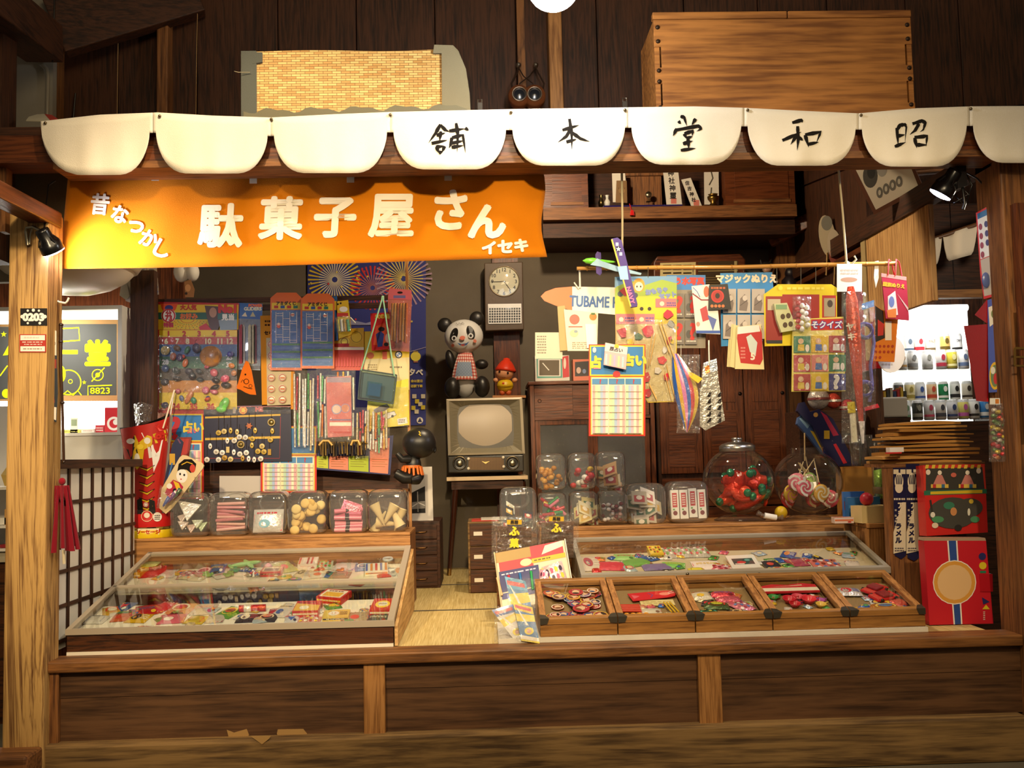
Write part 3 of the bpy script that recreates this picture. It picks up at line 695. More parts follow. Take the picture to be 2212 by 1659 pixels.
for k, (x, y) in enumerate(((1037, 222), (1350, 219))):
    p = W(x, y + 8, -.10)
    t=thing('bulldog_clip',['dark spring clip on the curtain edge beside the woven trunk','dark spring clip on the curtain edge below the crate corner'][k],'clip',p)
    obj('body',B().prism([p+Vector((-.009,0,-.02)),p+Vector((.009,0,-.02)),p+Vector((.009,0,.015)),p+Vector((-.009,0,.015))],(0,.012,0),'2a2622'),'dark_metal',t)
    obj('lever',B().tube([p+Vector((-.007,.004,.01)),p+Vector((-.007,.004,.028)),p+Vector((.007,.004,.028)),p+Vector((.007,.004,.01))],.002,6,'b8b0a0'),'metal',t)
pp_=card('paper_fan','white and red round paper fan lying on the left cross rail','fan',Pl((0,.02,2.43),(0,-.45,.9)),[(56,260),(62,252),(80,247),(95,246),(112,248),(124,256),(126,262)],'d8cfb4',[('p',[(96,246),(112,248),(124,256),(126,262),(110,262)],'c03024')])
# ================================================================== helpers for goods
class Pw:
    """the top of a puffed packet lying in frame fr"""
    def __init__(s, fr, w, h, t): s.fr = fr; s.w = w; s.h = h; s.t = t; s.n = fr.n
    def ht(s, u, v):
        a=min(1,abs(u)/(s.w/2));c=min(1,abs(v)/(s.h/2));return s.t*(1-a**4)*(1-c**4)+.0012
    def pt(s, u, v, off=0): return s.fr.pt(u, v, s.ht(u, v) + off)
def sub(P, u, v, ang, lift=0):
    a = R(ang); U = P.U * math.cos(a) + P.V * math.sin(a); V = -P.U * math.sin(a) + P.V * math.cos(a)
    return Fr(P.pt(u, v, lift), U, V)
def designs(w, h, c1, c2, c3, style, rr):
    x, y = w / 2, h / 2; I = []
    if style=='oval':I=[('c',0,0,x*.68,y*.62,c1),('c',0,y*.05,x*.45,y*.38,c2),('z',-x*.4,-y*.1,x*.4,y*.2,c3,2)]
    elif style=='band':I=[('r',-x*.95,-y*.25,x*.95,y*.35,c1),('z',-x*.7,-y*.15,x*.7,y*.28,c2,2),('c',x*.55,-y*.55,x*.2,y*.25,c3)]
    elif style=='star':I=[('s',0,0,min(x,y)*.95,c1),('s',-x*.55,y*.5,min(x,y)*.4,c2),('c',x*.5,-y*.45,x*.22,y*.25,c3)]
    elif style=='stripe':I=[('r',-x*.95+k*x*.42,-y*.92,-x*.95+k*x*.42+x*.2,y*.92,(c1,c2,c3)[k%3])for k in range(5)]
    elif style=='face':I=[('c',-x*.2,0,x*.42,y*.6,c1),('c',-x*.32,y*.12,x*.06,y*.08,c3),('c',-x*.08,y*.12,x*.06,y*.08,c3),('l',[(-x*.34,-y*.2),(-x*.2,-y*.3),(-x*.06,-y*.2)],y*.06,c3),('z',x*.28,-y*.5,x*.85,y*.5,c2,3)]
    elif style=='half':I=[('p',[(-x*.95,-y*.9),(x*.95,-y*.9),(x*.95,y*.1),(-x*.95,y*.55)],c1),('z',-x*.75,y*.45,x*.6,y*.8,c3,1),('c',-x*.2,-y*.3,x*.38,y*.36,c2)]
    elif style=='dots':I=[('c',(-.65+.43*(k%4))*x,(-.5+.5*(k//4))*y,x*.15,y*.19,(c1,c2,c3)[k%3])for k in range(12)]
    elif style=='frame':I=[('r',-x*.85,-y*.82,x*.85,y*.82,c1),('r',-x*.7,-y*.66,x*.7,y*.3,c2),('z',-x*.6,y*.38,x*.6,y*.75,c3,1)]
    return I
def packet(name,label,cat,fr,u,v,w,h,ang,cols,style='oval',t=.008,lift=.001,group=None,mat='foil'):
    f = sub(fr, u, v, ang, lift); P = Pw(f, w, h, t); n = 8
    b = B(); b.sheet(lambda a, c: P.pt((a - .5) * w, (c - .5) * h), n, n, cols[0])
    b.add([f.pt(-w/2,-h/2),f.pt(w/2,-h/2),f.pt(w/2,h/2),f.pt(-w/2,h/2)],[(3,2,1,0)],cols[0])
    o = tag(obj(name, b, mat), label, cat, group)
    obj('print', prints(B(), P, designs(w, h, *cols[1:4], style, rnd), off0=.0006), 'card', o)
    return o
def carton(name,label,cat,fr,u,v,w,h,t,ang,cols,style='band',lift=.0,group=None,mat='card',front=True):
    """a box w along, h across, t tall, standing on the frame"""
    f = sub(fr, u, v, ang, lift)
    o = tag(obj(name, B().obox(f, -w / 2, w / 2, -h / 2, h / 2, 0, t, cols[0]), mat), label, cat, group)
    b = prints(B(), f.sh(t), designs(w, h, *cols[1:4], style, rnd), off0=.0004)
    if front:
        ff=Fr(f.pt(0,-h/2,t/2),f.U,f.n);prints(b,ff,designs(w,t,cols[2],cols[1],cols[3],'band',rnd))
    obj('print', b, mat, o)
    return o
ORD=['first','second','third','fourth','fifth','sixth','seventh','eighth','ninth','tenth','eleventh','twelfth','thirteenth','fourteenth']
def candyjar(label,cx,ytop,ybot,wpx,Y,lidxy=None,group='square clear candy jars',deep=None,tint='jar'):
    c=W(cx,(ytop+ybot)/2,Y);s_=MP(Y);hw=wpx*s_/2;hh=(ybot-ytop)*s_/2;dp=deep or hw*.95
    t = thing('candy_jar', label, 'jar', c - Vector((0, 0, hh)), group)
    obj('body', B().ell(c, (hw, dp, hh), 'ffffff', 28, 16, None, .38), tint, t)
    lc = c + Vector((0, dp * .55, hh * .45)); ax = Vector((0, -.75, .65))
    obj('mouth',B().lathe(lc,[(hw*.62,-.004),(hw*.66,0),(hw*.62,.004),(hw*.55,.006)],26,'ffffff',ax),tint,t)
    obj('base_ring',B().lathe(c-Vector((0,0,hh*.985)),[(hw*.55,0),(hw*.78,.002),(hw*.84,.008)],26,'ffffff',(0,0,1)),tint,t)
    t['hw'] = hw; t['hh'] = hh; t['c'] = tuple(c)
    return t, c, hw, hh, dp
def fortune_board(label, P, x0, y0, x1, y1, head, cols=3, rows=7, skew=0):
    """fortune-telling slip board: blue header, rows of pastel slips"""
    q = lambda x, y: (x + skew * (y - y0), y)
    H = y0 + head
    o = card('fortune_board', label, 'board', P, [q(x0, y0), q(x1, y0), q(x1, y1), q(x0, y1)], 'c8281c', [
        ('p',[q(x0+2,y0+2),q(x1-2,y0+2),q(x1-2,H),q(x0+2,H)],'e8c820'),('p',[q(x0+5,y0+5),q(x1-5,y0+5),q(x1-5,H-3),q(x0+5,H-3)],'2a78b8'),
        ('p',[q(x0+4,H+2),q(x1-4,H+2),q(x1-4,y1-3),q(x0+4,y1-3)],'e6b838'),('p',[q(x0+6,H+4),q(x1-6,H+4),q(x1-6,y1-4),q(x0+6,y1-4)],'ece4d4')],th=.004)
    ya = H + 20; W_ = (x1 - x0 - 14) / cols; Hh = (y1 - 5 - ya) / rows
    PC = ['e8a8a8', 'ece0b0', 'b8d4b4', 'a8bcd8', 'e8b4c4', 'f0e8c8']
    for i in range(cols):
        for j in range(rows):
            a = x0 + 7 + i * W_ + 1; c_ = ya + j * Hh; b = B()
            for k in range(6):
                b.poly(P,[q(a+(W_-2)*k/6,c_),q(a+(W_-2)*(k+1)/6,c_),q(a+(W_-2)*(k+1)/6,c_+Hh-1),q(a+(W_-2)*k/6,c_+Hh-1)],PC[(k+i)%6],.006+.002*(k%2))
            b.poly(P,[q(a,c_+Hh-1.8),q(a+W_-2,c_+Hh-1.8),q(a+W_-2,c_+Hh-.5),q(a,c_+Hh-.5)],'a89884',.0095)
            obj('slip_bundle', b, 'paper', o)
    for i in range(cols):
        a = x0 + 7 + i * W_
        obj('slip_header',prints(B(),P,[('p',[q(a,H+6),q(a+W_-2,H+6),q(a+W_-2,H+18),q(a,H+18)],'4a86b8'),('t','?',a+W_/2,H+12,9,'c02828',{'bold':.6})],off0=.003),'card',o)
    return o

# ================================================================== long glass case on the left
lc=thing('glass_case','long sloping glass-topped sweet case with wooden front by the corner post','display case',(-.95,.5,.452))
CX0, CX1 = -1.555, -.352; Fy0, Fy1 = .085, .985; Zf, Zb = .545, .742
def gz(y): return Zf + (Zb - Zf) * (y - Fy0) / (Fy1 - Fy0)
FRC = 'a99c8a'
obj('base_strip', B().box(CX0, CX1, Fy0 - .004, Fy0 + .02, .452, .464, 'e4dccb'), 'plastic', lc)
obj('front_board', B().box(CX0, CX1, Fy0, Fy0 + .012, .4645, .526), 'casefront', lc)
def slat(name, x0, x1, ya, yb, t, w, parent, col=FRC, mat='metal_paint'):
    return obj(name,B().hexa([(x0,ya,gz(ya)-t),(x1,ya,gz(ya)-t),(x1,yb,gz(yb)-t),(x0,yb,gz(yb)-t)],[(x0,ya,gz(ya)+w),(x1,ya,gz(ya)+w),(x1,yb,gz(yb)+w),(x0,yb,gz(yb)+w)],col),mat,parent)
vcol('metal_paint', .4, metal=.15)
obj('frame_front',B().box(CX0-.005,CX1+.005,Fy0-.006,Fy0+.012,.5265,Zf+.003,FRC),'metal_paint',lc)
slat('frame_rail',CX0,CX1,Fy1-.02,Fy1,.012,.004,lc);slat('frame_rail',CX0,CX1,.525,.545,.012,.004,lc)
slat('frame_rail',CX0-.003,CX0+.017,Fy0,Fy1,.012,.004,lc);slat('frame_rail',CX1-.022,CX1+.003,Fy0,Fy1,.014,.005,lc)
slat('glass_pane',CX0+.017,CX1-.02,Fy0+.012,.525,.003,0,lc,'ffffff','glass');slat('glass_pane',CX0+.017,CX1-.02,.545,Fy1-.02,.003,0,lc,'ffffff','glass')
obj('side_board',B().prism([(CX1+.004,Fy0+.01,.452),(CX1+.004,Fy1,.452),(CX1+.004,Fy1,Zb-.012),(CX1+.004,Fy0+.01,Zf-.02)],(.012,0,0)),'ply',lc)
obj('side_board',B().prism([(CX0-.004,Fy0+.01,.452),(CX0-.004,Fy1,.452),(CX0-.004,Fy1,Zb-.012),(CX0-.004,Fy0+.01,Zf-.02)],(.004,0,0),'b8a890'),'paintwood',lc)
obj('back_board', B().box(CX0, CX1, Fy1 - .008, Fy1, .452, Zb - .01), 'midwood_x', lc)
obj('inner_divider', B().box(CX0, CX1, .533, .538, .452, gz(.533) - .012), 'glass', lc)
TF = Fr((-.95, .30, .557), (1, 0, 0), (0, 1, .205)); TR = Fr((-.95, .76, .656), (1, 0, 0), (0, 1, .2))
obj('front_tray', B().obox(TF, -.6, .595, -.20, .12, -.006, 0, 'e9e2d2'), 'paper', lc)
obj('inner_floor', B().box(CX0, CX1, Fy0 + .012, Fy1 - .009, .466, .474), 'midwood_x', lc)
obj('rear_tray', B().obox(TR, -.6, .595, -.215, .10, -.006, 0, 'd8cdb8'), 'paper', lc)
def onT(fr, px, py):
    P = Pl(fr.o, fr.n); q = P.pt(px, py) - fr.o; return q.dot(fr.U), q.dot(fr.V)
A_ = 'in the front of the long case'
for (px, py, w, h, ang, cols, st, what) in [
    (208,1340,.085,.06,-4,('eae6dc','eae6dc','4a5a80','30406a'),'frame','white price card printed with blue lines'),
    (243,1321,.075,.07,20,('e0b030','c82820','f0e8d0','202020'),'oval','yellow candy packet with red oval'),
    (268,1313,.06,.08,-12,('3060a0','d02830','e8c040','f0f0e0'),'star','blue candy packet with red star'),
    (262,1335,.07,.06,8,('e07040','f0e0c8','d04028','803020'),'half','orange candy packet with cream half'),
    (300,1337,.085,.065,-6,('f0c020','282018','f0ead8','c02020'),'face','bright yellow snack packet with dark round face'),
    (318,1319,.095,.08,14,('cc2430','f0e6d0','3a5a9a','e8c030'),'band','red snack packet with white band'),
    (352,1313,.07,.08,-20,('d83040','f4e8d8','e8b020','802020'),'stripe','red and white striped snack packet'),
    (392,1316,.10,.085,-4,('e8a468','f2e4cc','d84858','a03020'),'oval','peach snack packet with cream oval'),
    (372,1338,.10,.07,6,('e87890','f2d838','f0e8e0','b03050'),'half','pink snack packet with yellow half'),
    (442,1317,.095,.085,5,('ecdcc8','d03848','e8a0a8','c02030'),'band','cream snack packet with red script band'),
    (425,1340,.08,.06,-10,('e4c84a','f0ece0','d04040','4a6a40'),'frame','yellow flat gum packet with white panel'),
    (466,1338,.07,.06,4,('e0d4c4','c83048','903040','d8a030'),'stripe','beige gum packet with crimson stripes'),
    (497,1324,.08,.085,-24,('66a828','e8cc40','c8502c','204010'),'oval','green snack sachet turned askew'),
    (535,1337,.085,.06,3,('3a2a20','e8dcc8','c03a30','e8c090'),'face','dark brown snack packet with pale face'),
    (577,1336,.08,.06,-3,('2e2420','e0c8a0','c0392b','efe0c0'),'oval','black snack packet with tan oval'),
    (612,1322,.07,.09,-10,('ece4dc','d02c38','3858a0','301818'),'half','white snack packet with red lower half'),
    (630,1340,.055,.06,6,('e8eaf0','3a66b8','d03030','202850'),'star','small white packet with blue star'),
    (668,1341,.09,.055,-3,('e8a49c','f0d040','f4ece4','c05050'),'dots','flat pink candy sheet with yellow dots'),
    (772,1334,.09,.08,4,('c8b090','3a5aa0','d84838','f0e8d8'),'half','tan snack packet with blue picture half'),
    (817,1338,.09,.065,-4,('4a5a58','d86040','e8dcc0','802820'),'band','grey-green snack packet with orange band')]:
    u,v=onT(TF,px,py);packet('snack_packet',f'{what}, {A_}','packet',TF,u,v,w,h*1.45,ang,cols,st,group='packets in the front of the long case')
for (px, py, w, h, t, ang, cols, st, what) in [
    (665,1322,.10,.09,.055,0,('c82a20','e8b84c','f0e6d0','901c14'),'half','red carton with yellow noodle picture'),
    (727,1335,.10,.06,.018,2,('e0c060','f0ece4','302820','c03828'),'face','yellow box with a black and white picture'),
    (827,1318,.085,.10,.04,-3,('c82820','f0d038','f0e8dc','402018'),'oval','red box with yellow oval at the case end')]:
    u,v=onT(TF,px,py);carton('candy_box',f'{what}, {A_}','box',TF,u,v,w,h*1.3,min(t,.024),ang,cols,st,.001,'boxes in the front of the long case')
f = sub(TF, *onT(TF, 722, 1296), -18, .0)
carton('candy_box','red and white carton lying askew behind other boxes in the long case','box',f,0,0,.11,.10,.026,0,('c8241c','f0e8d8','e8b440','7a1812'),'frame',.001)
u, v = onT(TF, 547, 1322); p = TF.pt(u, v, .015)
t = thing('candy_roll', 'short red candy roll lying between packets in the long case', 'sweets', p)
obj('wrapper',B().lathe(p-Vector((.055,0,0)),[(0,0),(.0135,0),(.014,.004),(.014,.1),(.0135,.104),(0,.104)],20,'c41c24',(1,.08,0)),'foil',t)
obj('band',B().lathe(p-Vector((.055,0,0)),[(.0142,.02),(.0144,.022),(.0144,.045),(.0142,.047)],20,'e8e0d8',(1,.08,0)),'foil',t)
A_ = 'in the rear of the long case'
for (px, py, w, h, ang, cols, st, what) in [
    (330,1236,.11,.10,12,('c02428','f0d8c8','d8484c','701418'),'stripe','red crinkled candy packet'),
    (366,1240,.075,.07,-8,('ece4dc','d8a8a8','c05860','606080'),'frame','white candy packet with pink panel'),
    (318,1222,.09,.07,-4,('a8c080','ece8d8','80a860','486030'),'half','pale green and white packet'),
    (405,1243,.08,.07,5,('e0a0a0','f0d8d4','d05868','a04050'),'dots','pink candy packet with paler dots'),
    (440, 1236, .08, .08, -14, ('d8868c', 'f0c8c8', 'c04858', '803040'), 'oval', 'rose-pink candy packet'),
    (470,1230,.07,.09,8,('3a68b0','e04030','e8c040','f0f0e8'),'band','blue toy packet with red band'),
    (655,1240,.07,.06,-10,('d8c8b0','404040','a89880','c0b0a0'),'face','pale packet with grey picture'),
    (690,1242,.09,.06,12,('e0d8cc','e0a040','c85040','505050'),'half','cream packet with orange half'),
    (735,1243,.09,.055,-3,('b89c80','e8dccc','b05030','604030'),'frame','brown flat candy tin with pale lid'),
    (700,1222,.08,.08,6,('d8e0c8','58a048','d88030','c03838'),'dots','clear bag of green and orange sweets'),
    (745, 1225, .10, .07, -4, ('ece4e0', 'd84040', '3858a8', 'e8b040'), 'stripe', 'striped gumball card'),
    (785, 1226, .08, .07, 10, ('5a9ac8', 'f0f0e8', '3060a0', 'e8d060'), 'oval', 'sky-blue candy packet'),
    (845,1236,.06,.07,-6,('b8c0c0','e8f0f0','8890a0','586070'),'star','silver candy packet at the case end')]:
    u,v=onT(TR,px,py);packet('snack_packet',f'{what}, {A_}','packet',TR,u,v,w,h*1.6,ang,cols,st,group='packets in the rear of the long case')
for (px, py, w, h, t, ang, cols, st, what) in [
    (292,1247,.065,.06,.05,-6,('d8a020','c03020','f0e0b0','602010'),'dots','small yellow carton with red dots'),
    (664,1226,.085,.07,.05,4,('e8d8d0','d05060','f0e8e0','a03040'),'stripe','pale carton with pink stripes'),
    (812,1240,.10,.075,.05,6,('ece4d8','5868b0','e09048','d04848'),'stripe','white carton with blue and orange stripes'),
    (585,1245,.09,.05,.03,0,('c0302c','d8b080','703020','e8d8c0'),'frame','flat red tray box with tan panel')]:
    u,v=onT(TR,px,py);carton('candy_box',f'{what}, {A_}','box',TR,u,v+.03,w,h*1.5,min(t,.022),ang,cols,st,.001,'boxes in the rear of the long case')
# green toy aeroplane, gum tub, ball, pouch
f = sub(TR, *onT(TR, 530, 1226), 28, .016); c = f.o; RM = Matrix((f.U, f.V, f.n)).transposed()
t = thing('toy_aeroplane', 'pale green plastic toy aeroplane lying in the rear of the glass case', 'toy', c)
obj('fuselage', B().ell(c, (.075, .012, .012), '8cc078', 14, 8, RM), 'plastic', t)
obj('wing', B().ell(c + f.U * .015, (.014, .075, .005), '9ccc84', 14, 8, RM), 'plastic', t)
obj('tail', B().ell(c - f.U * .065, (.010, .035, .005), '8cc078', 12, 6, RM), 'plastic', t)
c = TR.pt(*onT(TR, 550, 1246))
t = thing('bead_tub', 'clear tub of mixed coloured beads beside the green toy aeroplane', 'tub', c)
obj('tub',B().lathe(c,[(.03,0),(.034,.008),(.035,.026),(.033,.028)],20,'ffffff',TR.n),'globe',t)
b = B(); rr = random.Random(3)
for k in range(40):
    a=rr.uniform(0,6.28);q=rr.uniform(0,.027);b.ell(c+Vector((q*math.cos(a),q*math.sin(a)*.9,.2*q*math.sin(a)+.008+rr.uniform(0,.012))),(.006,)*3,rr.choice(['c03040','3a60b0','e0c040','6040a0','f0e8e0']),6,4)
o = obj('beads', b, 'candy', t); o['kind'] = 'stuff'
c=TR.pt(*onT(TR,580,1233),.018);tag(obj('rubber_ball',B().ell(c,(.017,)*3,'e09aa4',20,12),'rubber'),'pale pink rubber ball behind a red tray box in the glass case','ball')
for k, (px, py, cl) in enumerate([(493, 1246, '6a9a40'), (508, 1236, '2a8a60'), (450, 1246, '78a850')]):
    f = sub(TR, *onT(TR, px, py), 15 * k, .009); c = f.o; RM = Matrix((f.U, f.V, f.n)).transposed()
    t=thing('gummy_bear',['olive green jelly bear lying under the toy aeroplane','dark green jelly bear beside the bead tub','light green jelly bear beside the blue packet'][k],'sweets',c,'green jelly bears in the glass case')
    obj('body',B().ell(c,(.016,.022,.009),cl,12,8,RM),'candy',t);obj('head',B().ell(f.pt(0,.03),(.012,.012,.009),cl,12,8,RM),'candy',t)
    for s_ in(-1,1):obj('ear',B().ell(f.pt(s_*.010,.041),(.005,)*3,cl,8,6),'candy',t);obj('paw',B().ell(f.pt(s_*.018,.005),(.007,)*3,cl,8,6),'candy',t)
packet('toy_pouch','clear yellow toy pouch lying askew in the rear of the case','packet',TR,*onT(TR,615,1226),.08,.17,28,('d8d088','e8d840','e05060','f0f0e0'),'half',.012)
c=TR.pt(*onT(TR,838,1214),.008);tag(obj('toy_ring',B().lathe(c,[(.022,0),(.026,.006),(.022,.012),(.018,.006),(.022,0)],20,'b8c0c8',TR.n),'plastic'),'clear plastic toy ring lying at the end of the case','toy')

CN_={'c82830':'red','e0b830':'yellow','e8e0d4':'white','3a62a8':'blue','d86878':'pink','5a9a48':'green','e08848':'orange','2a2830':'black','b8c8d0':'pale blue','d8c8a0':'cream'}
TENS = {1: 'twenty', 2: 'thirty', 3: 'forty'}
def ordinal(k):
    n = k + 1; B1 = ORD + ['fifteenth', 'sixteenth', 'seventeenth', 'eighteenth', 'nineteenth']
    if n < 20: return B1[k]
    t_, u_ = divmod(n, 10); base = {2: 'twent', 3: 'thirt', 4: 'fort'}[t_]
    return base + ('ieth' if u_ == 0 else 'y-' + B1[u_ - 1])
def filler(fr, n, u0, u1, v0, v1, name, kind, where, group, seed, smin=.035, smax=.07):
    q_ = random.Random(seed); pal = list(CN_)
    for k in range(n):
        w = q_.uniform(smin, smax); c4 = q_.sample(pal, 4)
        packet(name,f'small {CN_[c4[0]]} and {CN_[c4[1]]} {kind}, {ordinal(k)} such from left in {where}','sweets',fr,u0+(u1-u0)*(k+q_.uniform(.3,.7))/n,q_.uniform(v0,v1),w,w*q_.uniform(.8,1.5),q_.uniform(-35,35),c4,q_.choice(['oval','band','star','stripe','face','half','dots','frame']),.006,.0006+.0004*(k%5),group)
filler(TF,26,-.55,.57,-.17,.09,'candy_packet','packet','the front tray','small fill-in packets in the front of the long case',91)
filler(TR,24,-.56,.57,-.19,.07,'candy_packet','packet','the rear tray','small fill-in packets in the rear of the long case',92)

# ================================================================== bench behind the case with candy jars
bn_=thing('display_bench','reddish-brown bench board carrying six candy jars behind the long case','bench',(-1.0,1.15,.452))
bevel(obj('top', B().box(-1.66, -.352, .99, 1.36, .792, .806), 'lightwood_x', bn_), .003)
obj('front_board', B().box(-1.66, -.352, .992, 1.006, .46, .791), 'lightwood_x', bn_)
obj('end_board', B().box(-.366, -.352, 1.007, 1.36, .45, .791), 'midwood_z', bn_)
JL = [417, 500, 583, 667, 756, 839]
what=['white triangular sweet bags','pink candy sticks','a white bag of red and blue sweets','round yellow wafers','pink wrapped gum sticks','pale wafer cones']
JARS = []
for k, x in enumerate(JL):
    JARS.append(candyjar(f'clear square candy jar holding {what[k]} on the bench',x,1064-k*1.6,1158-k*1.8,83,1.10))
Q = lambda j, a, b_, c_: j[1] + Vector((a * j[2], b_ * j[4], c_ * j[3]))
def stick(name, label, cat, a, b_, r, col, group, mat='candy', cap=None):
    o = tag(obj(name, B().tube([a, b_], r, 10, col), mat), label, cat, group)
    if cap: obj('band', B().tube([a + (b_ - a) * .4, a + (b_ - a) * .55], r * 1.03, 10, cap), mat, o)
    return o
rr = random.Random(11)
j = JARS[0]
for k,(a,c_,col)in enumerate([(-.1,.15,'f4f0e8'),(-.4,-.5,'e8d8cc'),(.3,-.45,'e0e8d0'),(.0,-.65,'eccfc4'),(.5,-.6,'d8e8c0'),(-.5,-.2,'f0dcd4')]):
    f = Fr(Q(j, a, -.45 + .08 * k, c_), (1, 0, .1 * k - .2), (0, .5, 1)); s_ = .105 if k == 0 else .05
    o=obj('sweet_bag',B().prism([f.pt(-s_*.55,s_*.4),f.pt(s_*.55,s_*.4),f.pt(0,-s_*.5)],f.n*.012,col),'foil')
    tag(bevel(o,.003),['large white triangular paper bag on top in the first candy jar','small beige triangular bag at the left in the first candy jar','small pale green triangular bag at the right in the first candy jar','small pinkish triangular bag at the bottom of the first candy jar','small lime triangular bag low in the first candy jar','small rose triangular bag beside the glass of the first candy jar'][k],'sweets','bags in the first candy jar')
j = JARS[1]
for k in range(9):
    z=-.8+.16*k;stick('candy_stick','slim pink candy stick lying in the second candy jar','sweets',Q(j,-.72,rr.uniform(-.5,.3),z*.9),Q(j,.7,rr.uniform(-.5,.3),z*.9+rr.uniform(-.1,.1)),.0075,rr.choice(['d88890','e8b0a8','c87880']),'pink sticks in the second jar')
j = JARS[2]
f = Fr(Q(j, 0, -.35, -.35), (1, 0, 0), (0, .3, 1))
packet('sweet_bag','white sweet bag with red and blue print in the third candy jar','sweets',f,0,0,.14,.11,0,('e8e4e0','d84050','7ab8d0','c03040'),'half',.02)
j = JARS[3]
for k in range(20):
    p=Q(j,rr.uniform(-.65,.65),rr.uniform(-.55,.3),-.8+.065*k+rr.uniform(-.03,.03));ax=Vector((rr.uniform(-.6,.6),-1,rr.uniform(-.2,.8)))
    o=obj('wafer',B().lathe(p,[(0,-.011),(.014,-.011),(.021,-.008),(.024,0),(.021,.008),(.014,.011),(0,.011)],16,rr.choice(['e8c478','e0b864','ecd08c']),ax),'matte')
    tag(o, 'round yellow wafer shell in the fourth candy jar', 'sweets', 'round wafers in the fourth jar')
j = JARS[4]
for k in range(7):
    z=-.82+.14*k;stick('gum_stick','pink wrapped gum stick lying in the fifth candy jar','sweets',Q(j,-.74,-.4+rr.uniform(-.1,.3),z),Q(j,.66,-.4+rr.uniform(-.1,.3),z+rr.uniform(-.1,.12)),.011,rr.choice(['d87890','e090a0','cc6880']),'gum sticks in the fifth jar',cap='2a1c28')
f=Fr(Q(j,.1,-.3,.15),(1,0,-.35),(.35,.2,1));packet('gum_box','flat pink gum card with small print on top in the fifth jar','sweets',f,0,0,.09,.06,0,('dc7c94','e8b8c0','402030','f0e0e0'),'band',.006)
j = JARS[5]
for k,(a,z,an)in enumerate([(-.45,-.15,155),(.05,-.2,-150),(.35,-.25,-25),(-.05,-.6,95),(.5,-.45,200),(-.5,-.55,30)]):
    p = Q(j, a, -.35 + .15 * k, z); d = Vector((math.sin(R(an)), 0, math.cos(R(an))))
    o=obj('wafer_cone',B().lathe(p-d*.055,[(.028,0),(.026,.004),(.020,.03),(.018,.034),(.004,.115),(0,.117)],16,'e6cf9c',d),'matte')
    tag(o,['pale wafer cone leaning on the glass at the left of the sixth jar','pale wafer cone in the middle of the sixth jar','pale wafer cone pointing up at the right of the sixth jar','pale wafer cone lying at the bottom of the sixth jar','pale wafer cone point down at the far right of the sixth jar','pale wafer cone low at the left of the sixth jar'][k],'sweets','wafer cones in the sixth jar')
# ================================================================== hanging goods above the bench (rack at Y=1.3)
RK = 1.34
rk=thing('hanging_rack','dark wooden rack with two rails behind the hanging toys','rack',(-.95,RK,.806))
for (x, mt, w) in ((322, 'darkwood_z', .012), (882, 'lightwood_z', .007)):
    p=W(x,800,RK+.03);obj('upright',B().box(p.x-w,p.x+w,RK+.02,RK+.04,.806,W(x,560 if x>800 else 640,RK).z),mt,rk)
for (ya, yb, mt) in ((640, 650, 'darkwood_x'), (656, 668, 'darkwood_x')):
    obj('rail',B().box(W(316,ya,RK).x,W(884,ya,RK).x,RK+.02,RK+.035,W(600,yb,RK).z,W(600,ya,RK).z),mt,rk)
obj('rail',B().box(W(560,1060,RK).x,W(884,1060,RK).x,RK+.02,RK+.035,W(700,1066,RK).z,W(700,1060,RK).z),'lightwood_x',rk)
# dark hatch beneath the rack
hb=thing('low_screen','low dark wooden screen standing behind the candy jars','screen',(-1.0,1.45,.806))
obj('panel',B().box(W(440,1000,1.46).x,W(880,1000,1.46).x,1.46,1.48,.45,W(700,985,1.46).z),'darkwood_x',hb)
obj('post', B().box(W(300, 900, 1.44).x, W(330, 900, 1.44).x, 1.42, 1.5, .45, 2.05), 'darkwood_z', hb)
card('white_board','blank pale board standing low behind the candy jars','board',Pl(1.42),(474,1028,566,1075),'c8c0b4',th=.01,mat='paper')
P = Pl(RK)
# ---- big prize board in a plastic bag
I=[('r',342,658,515,712,'e8c020'),('r',342,675,470,690,'2a6a50'),('p',[(346,656),(384,656),(380,668),(372,676),(358,676),(350,668)],'e8521c'),('c',365,665,9,6,'3a3a80'),
     ('c',364,682,16,15,'f0e8d8'),('o',364,682,15,12,'c02828'),('t','分',364,677,12,'c02828',{'bold':.8}),('t','73',364,687,11,'c02828',{'bold':1}),
     ('t','大人気',407,664,11,'c83020',{'bold':.8}),('t','お好み',408,683,12,'e07030',{'bold':.8}),('t','特製',364,702,10,'c02840',{'bold':.6})]
for k, r_ in enumerate((12, 18, 24, 30, 36)):
    for q in range(12):
        a=R(15+q*13.6);I.append(('c',405+r_*1.2*math.cos(a),690+r_*.62*math.sin(a),1.1,.9,('c02828','2a7050')[(k)%2],{'n':5}))
I+=[('p',[(442,660),(470,662),(492,668),(476,700),(470,714),(455,716),(448,690)],'5a4038'),('c',460,675,8,11,'b88a70'),('p',[(430,706),(445,698),(460,716),(432,716)],'c83030'),('p',[(472,692),(512,682),(512,712),(476,714)],'8898a0'),
      ('r',470,676,512,690,'3a6a68'),('t','見当',492,685,13,'f0ece0',{'bold':.8}),('t','No1',491,667,16,'d02820',{'bold':2}),
      ('r', 344, 713, 512, 728, 'ecc422'), ('r', 344, 728, 512, 744, 'c42c24')]
for k in range(4):I.append(('r',344,744+k*26,512,770+k*26,('2a5a90','3a6a50','4a4038','c8842c')[k]))
I.append(('r', 344, 848, 512, 884, 'e8c830'))
for k,(t_,x)in enumerate((('1',364),('2',398),('3',430),('4',462),('5',492))):I.append(('t',t_,x,721,11,'c02c20',{'bold':1}))
for k,(t_,x)in enumerate((('6',359),('7',383),('8',405),('10',450),('11',475),('12',497))):I.append(('t',t_,x,737,11,'ecd8a0',{'bold':.8}))
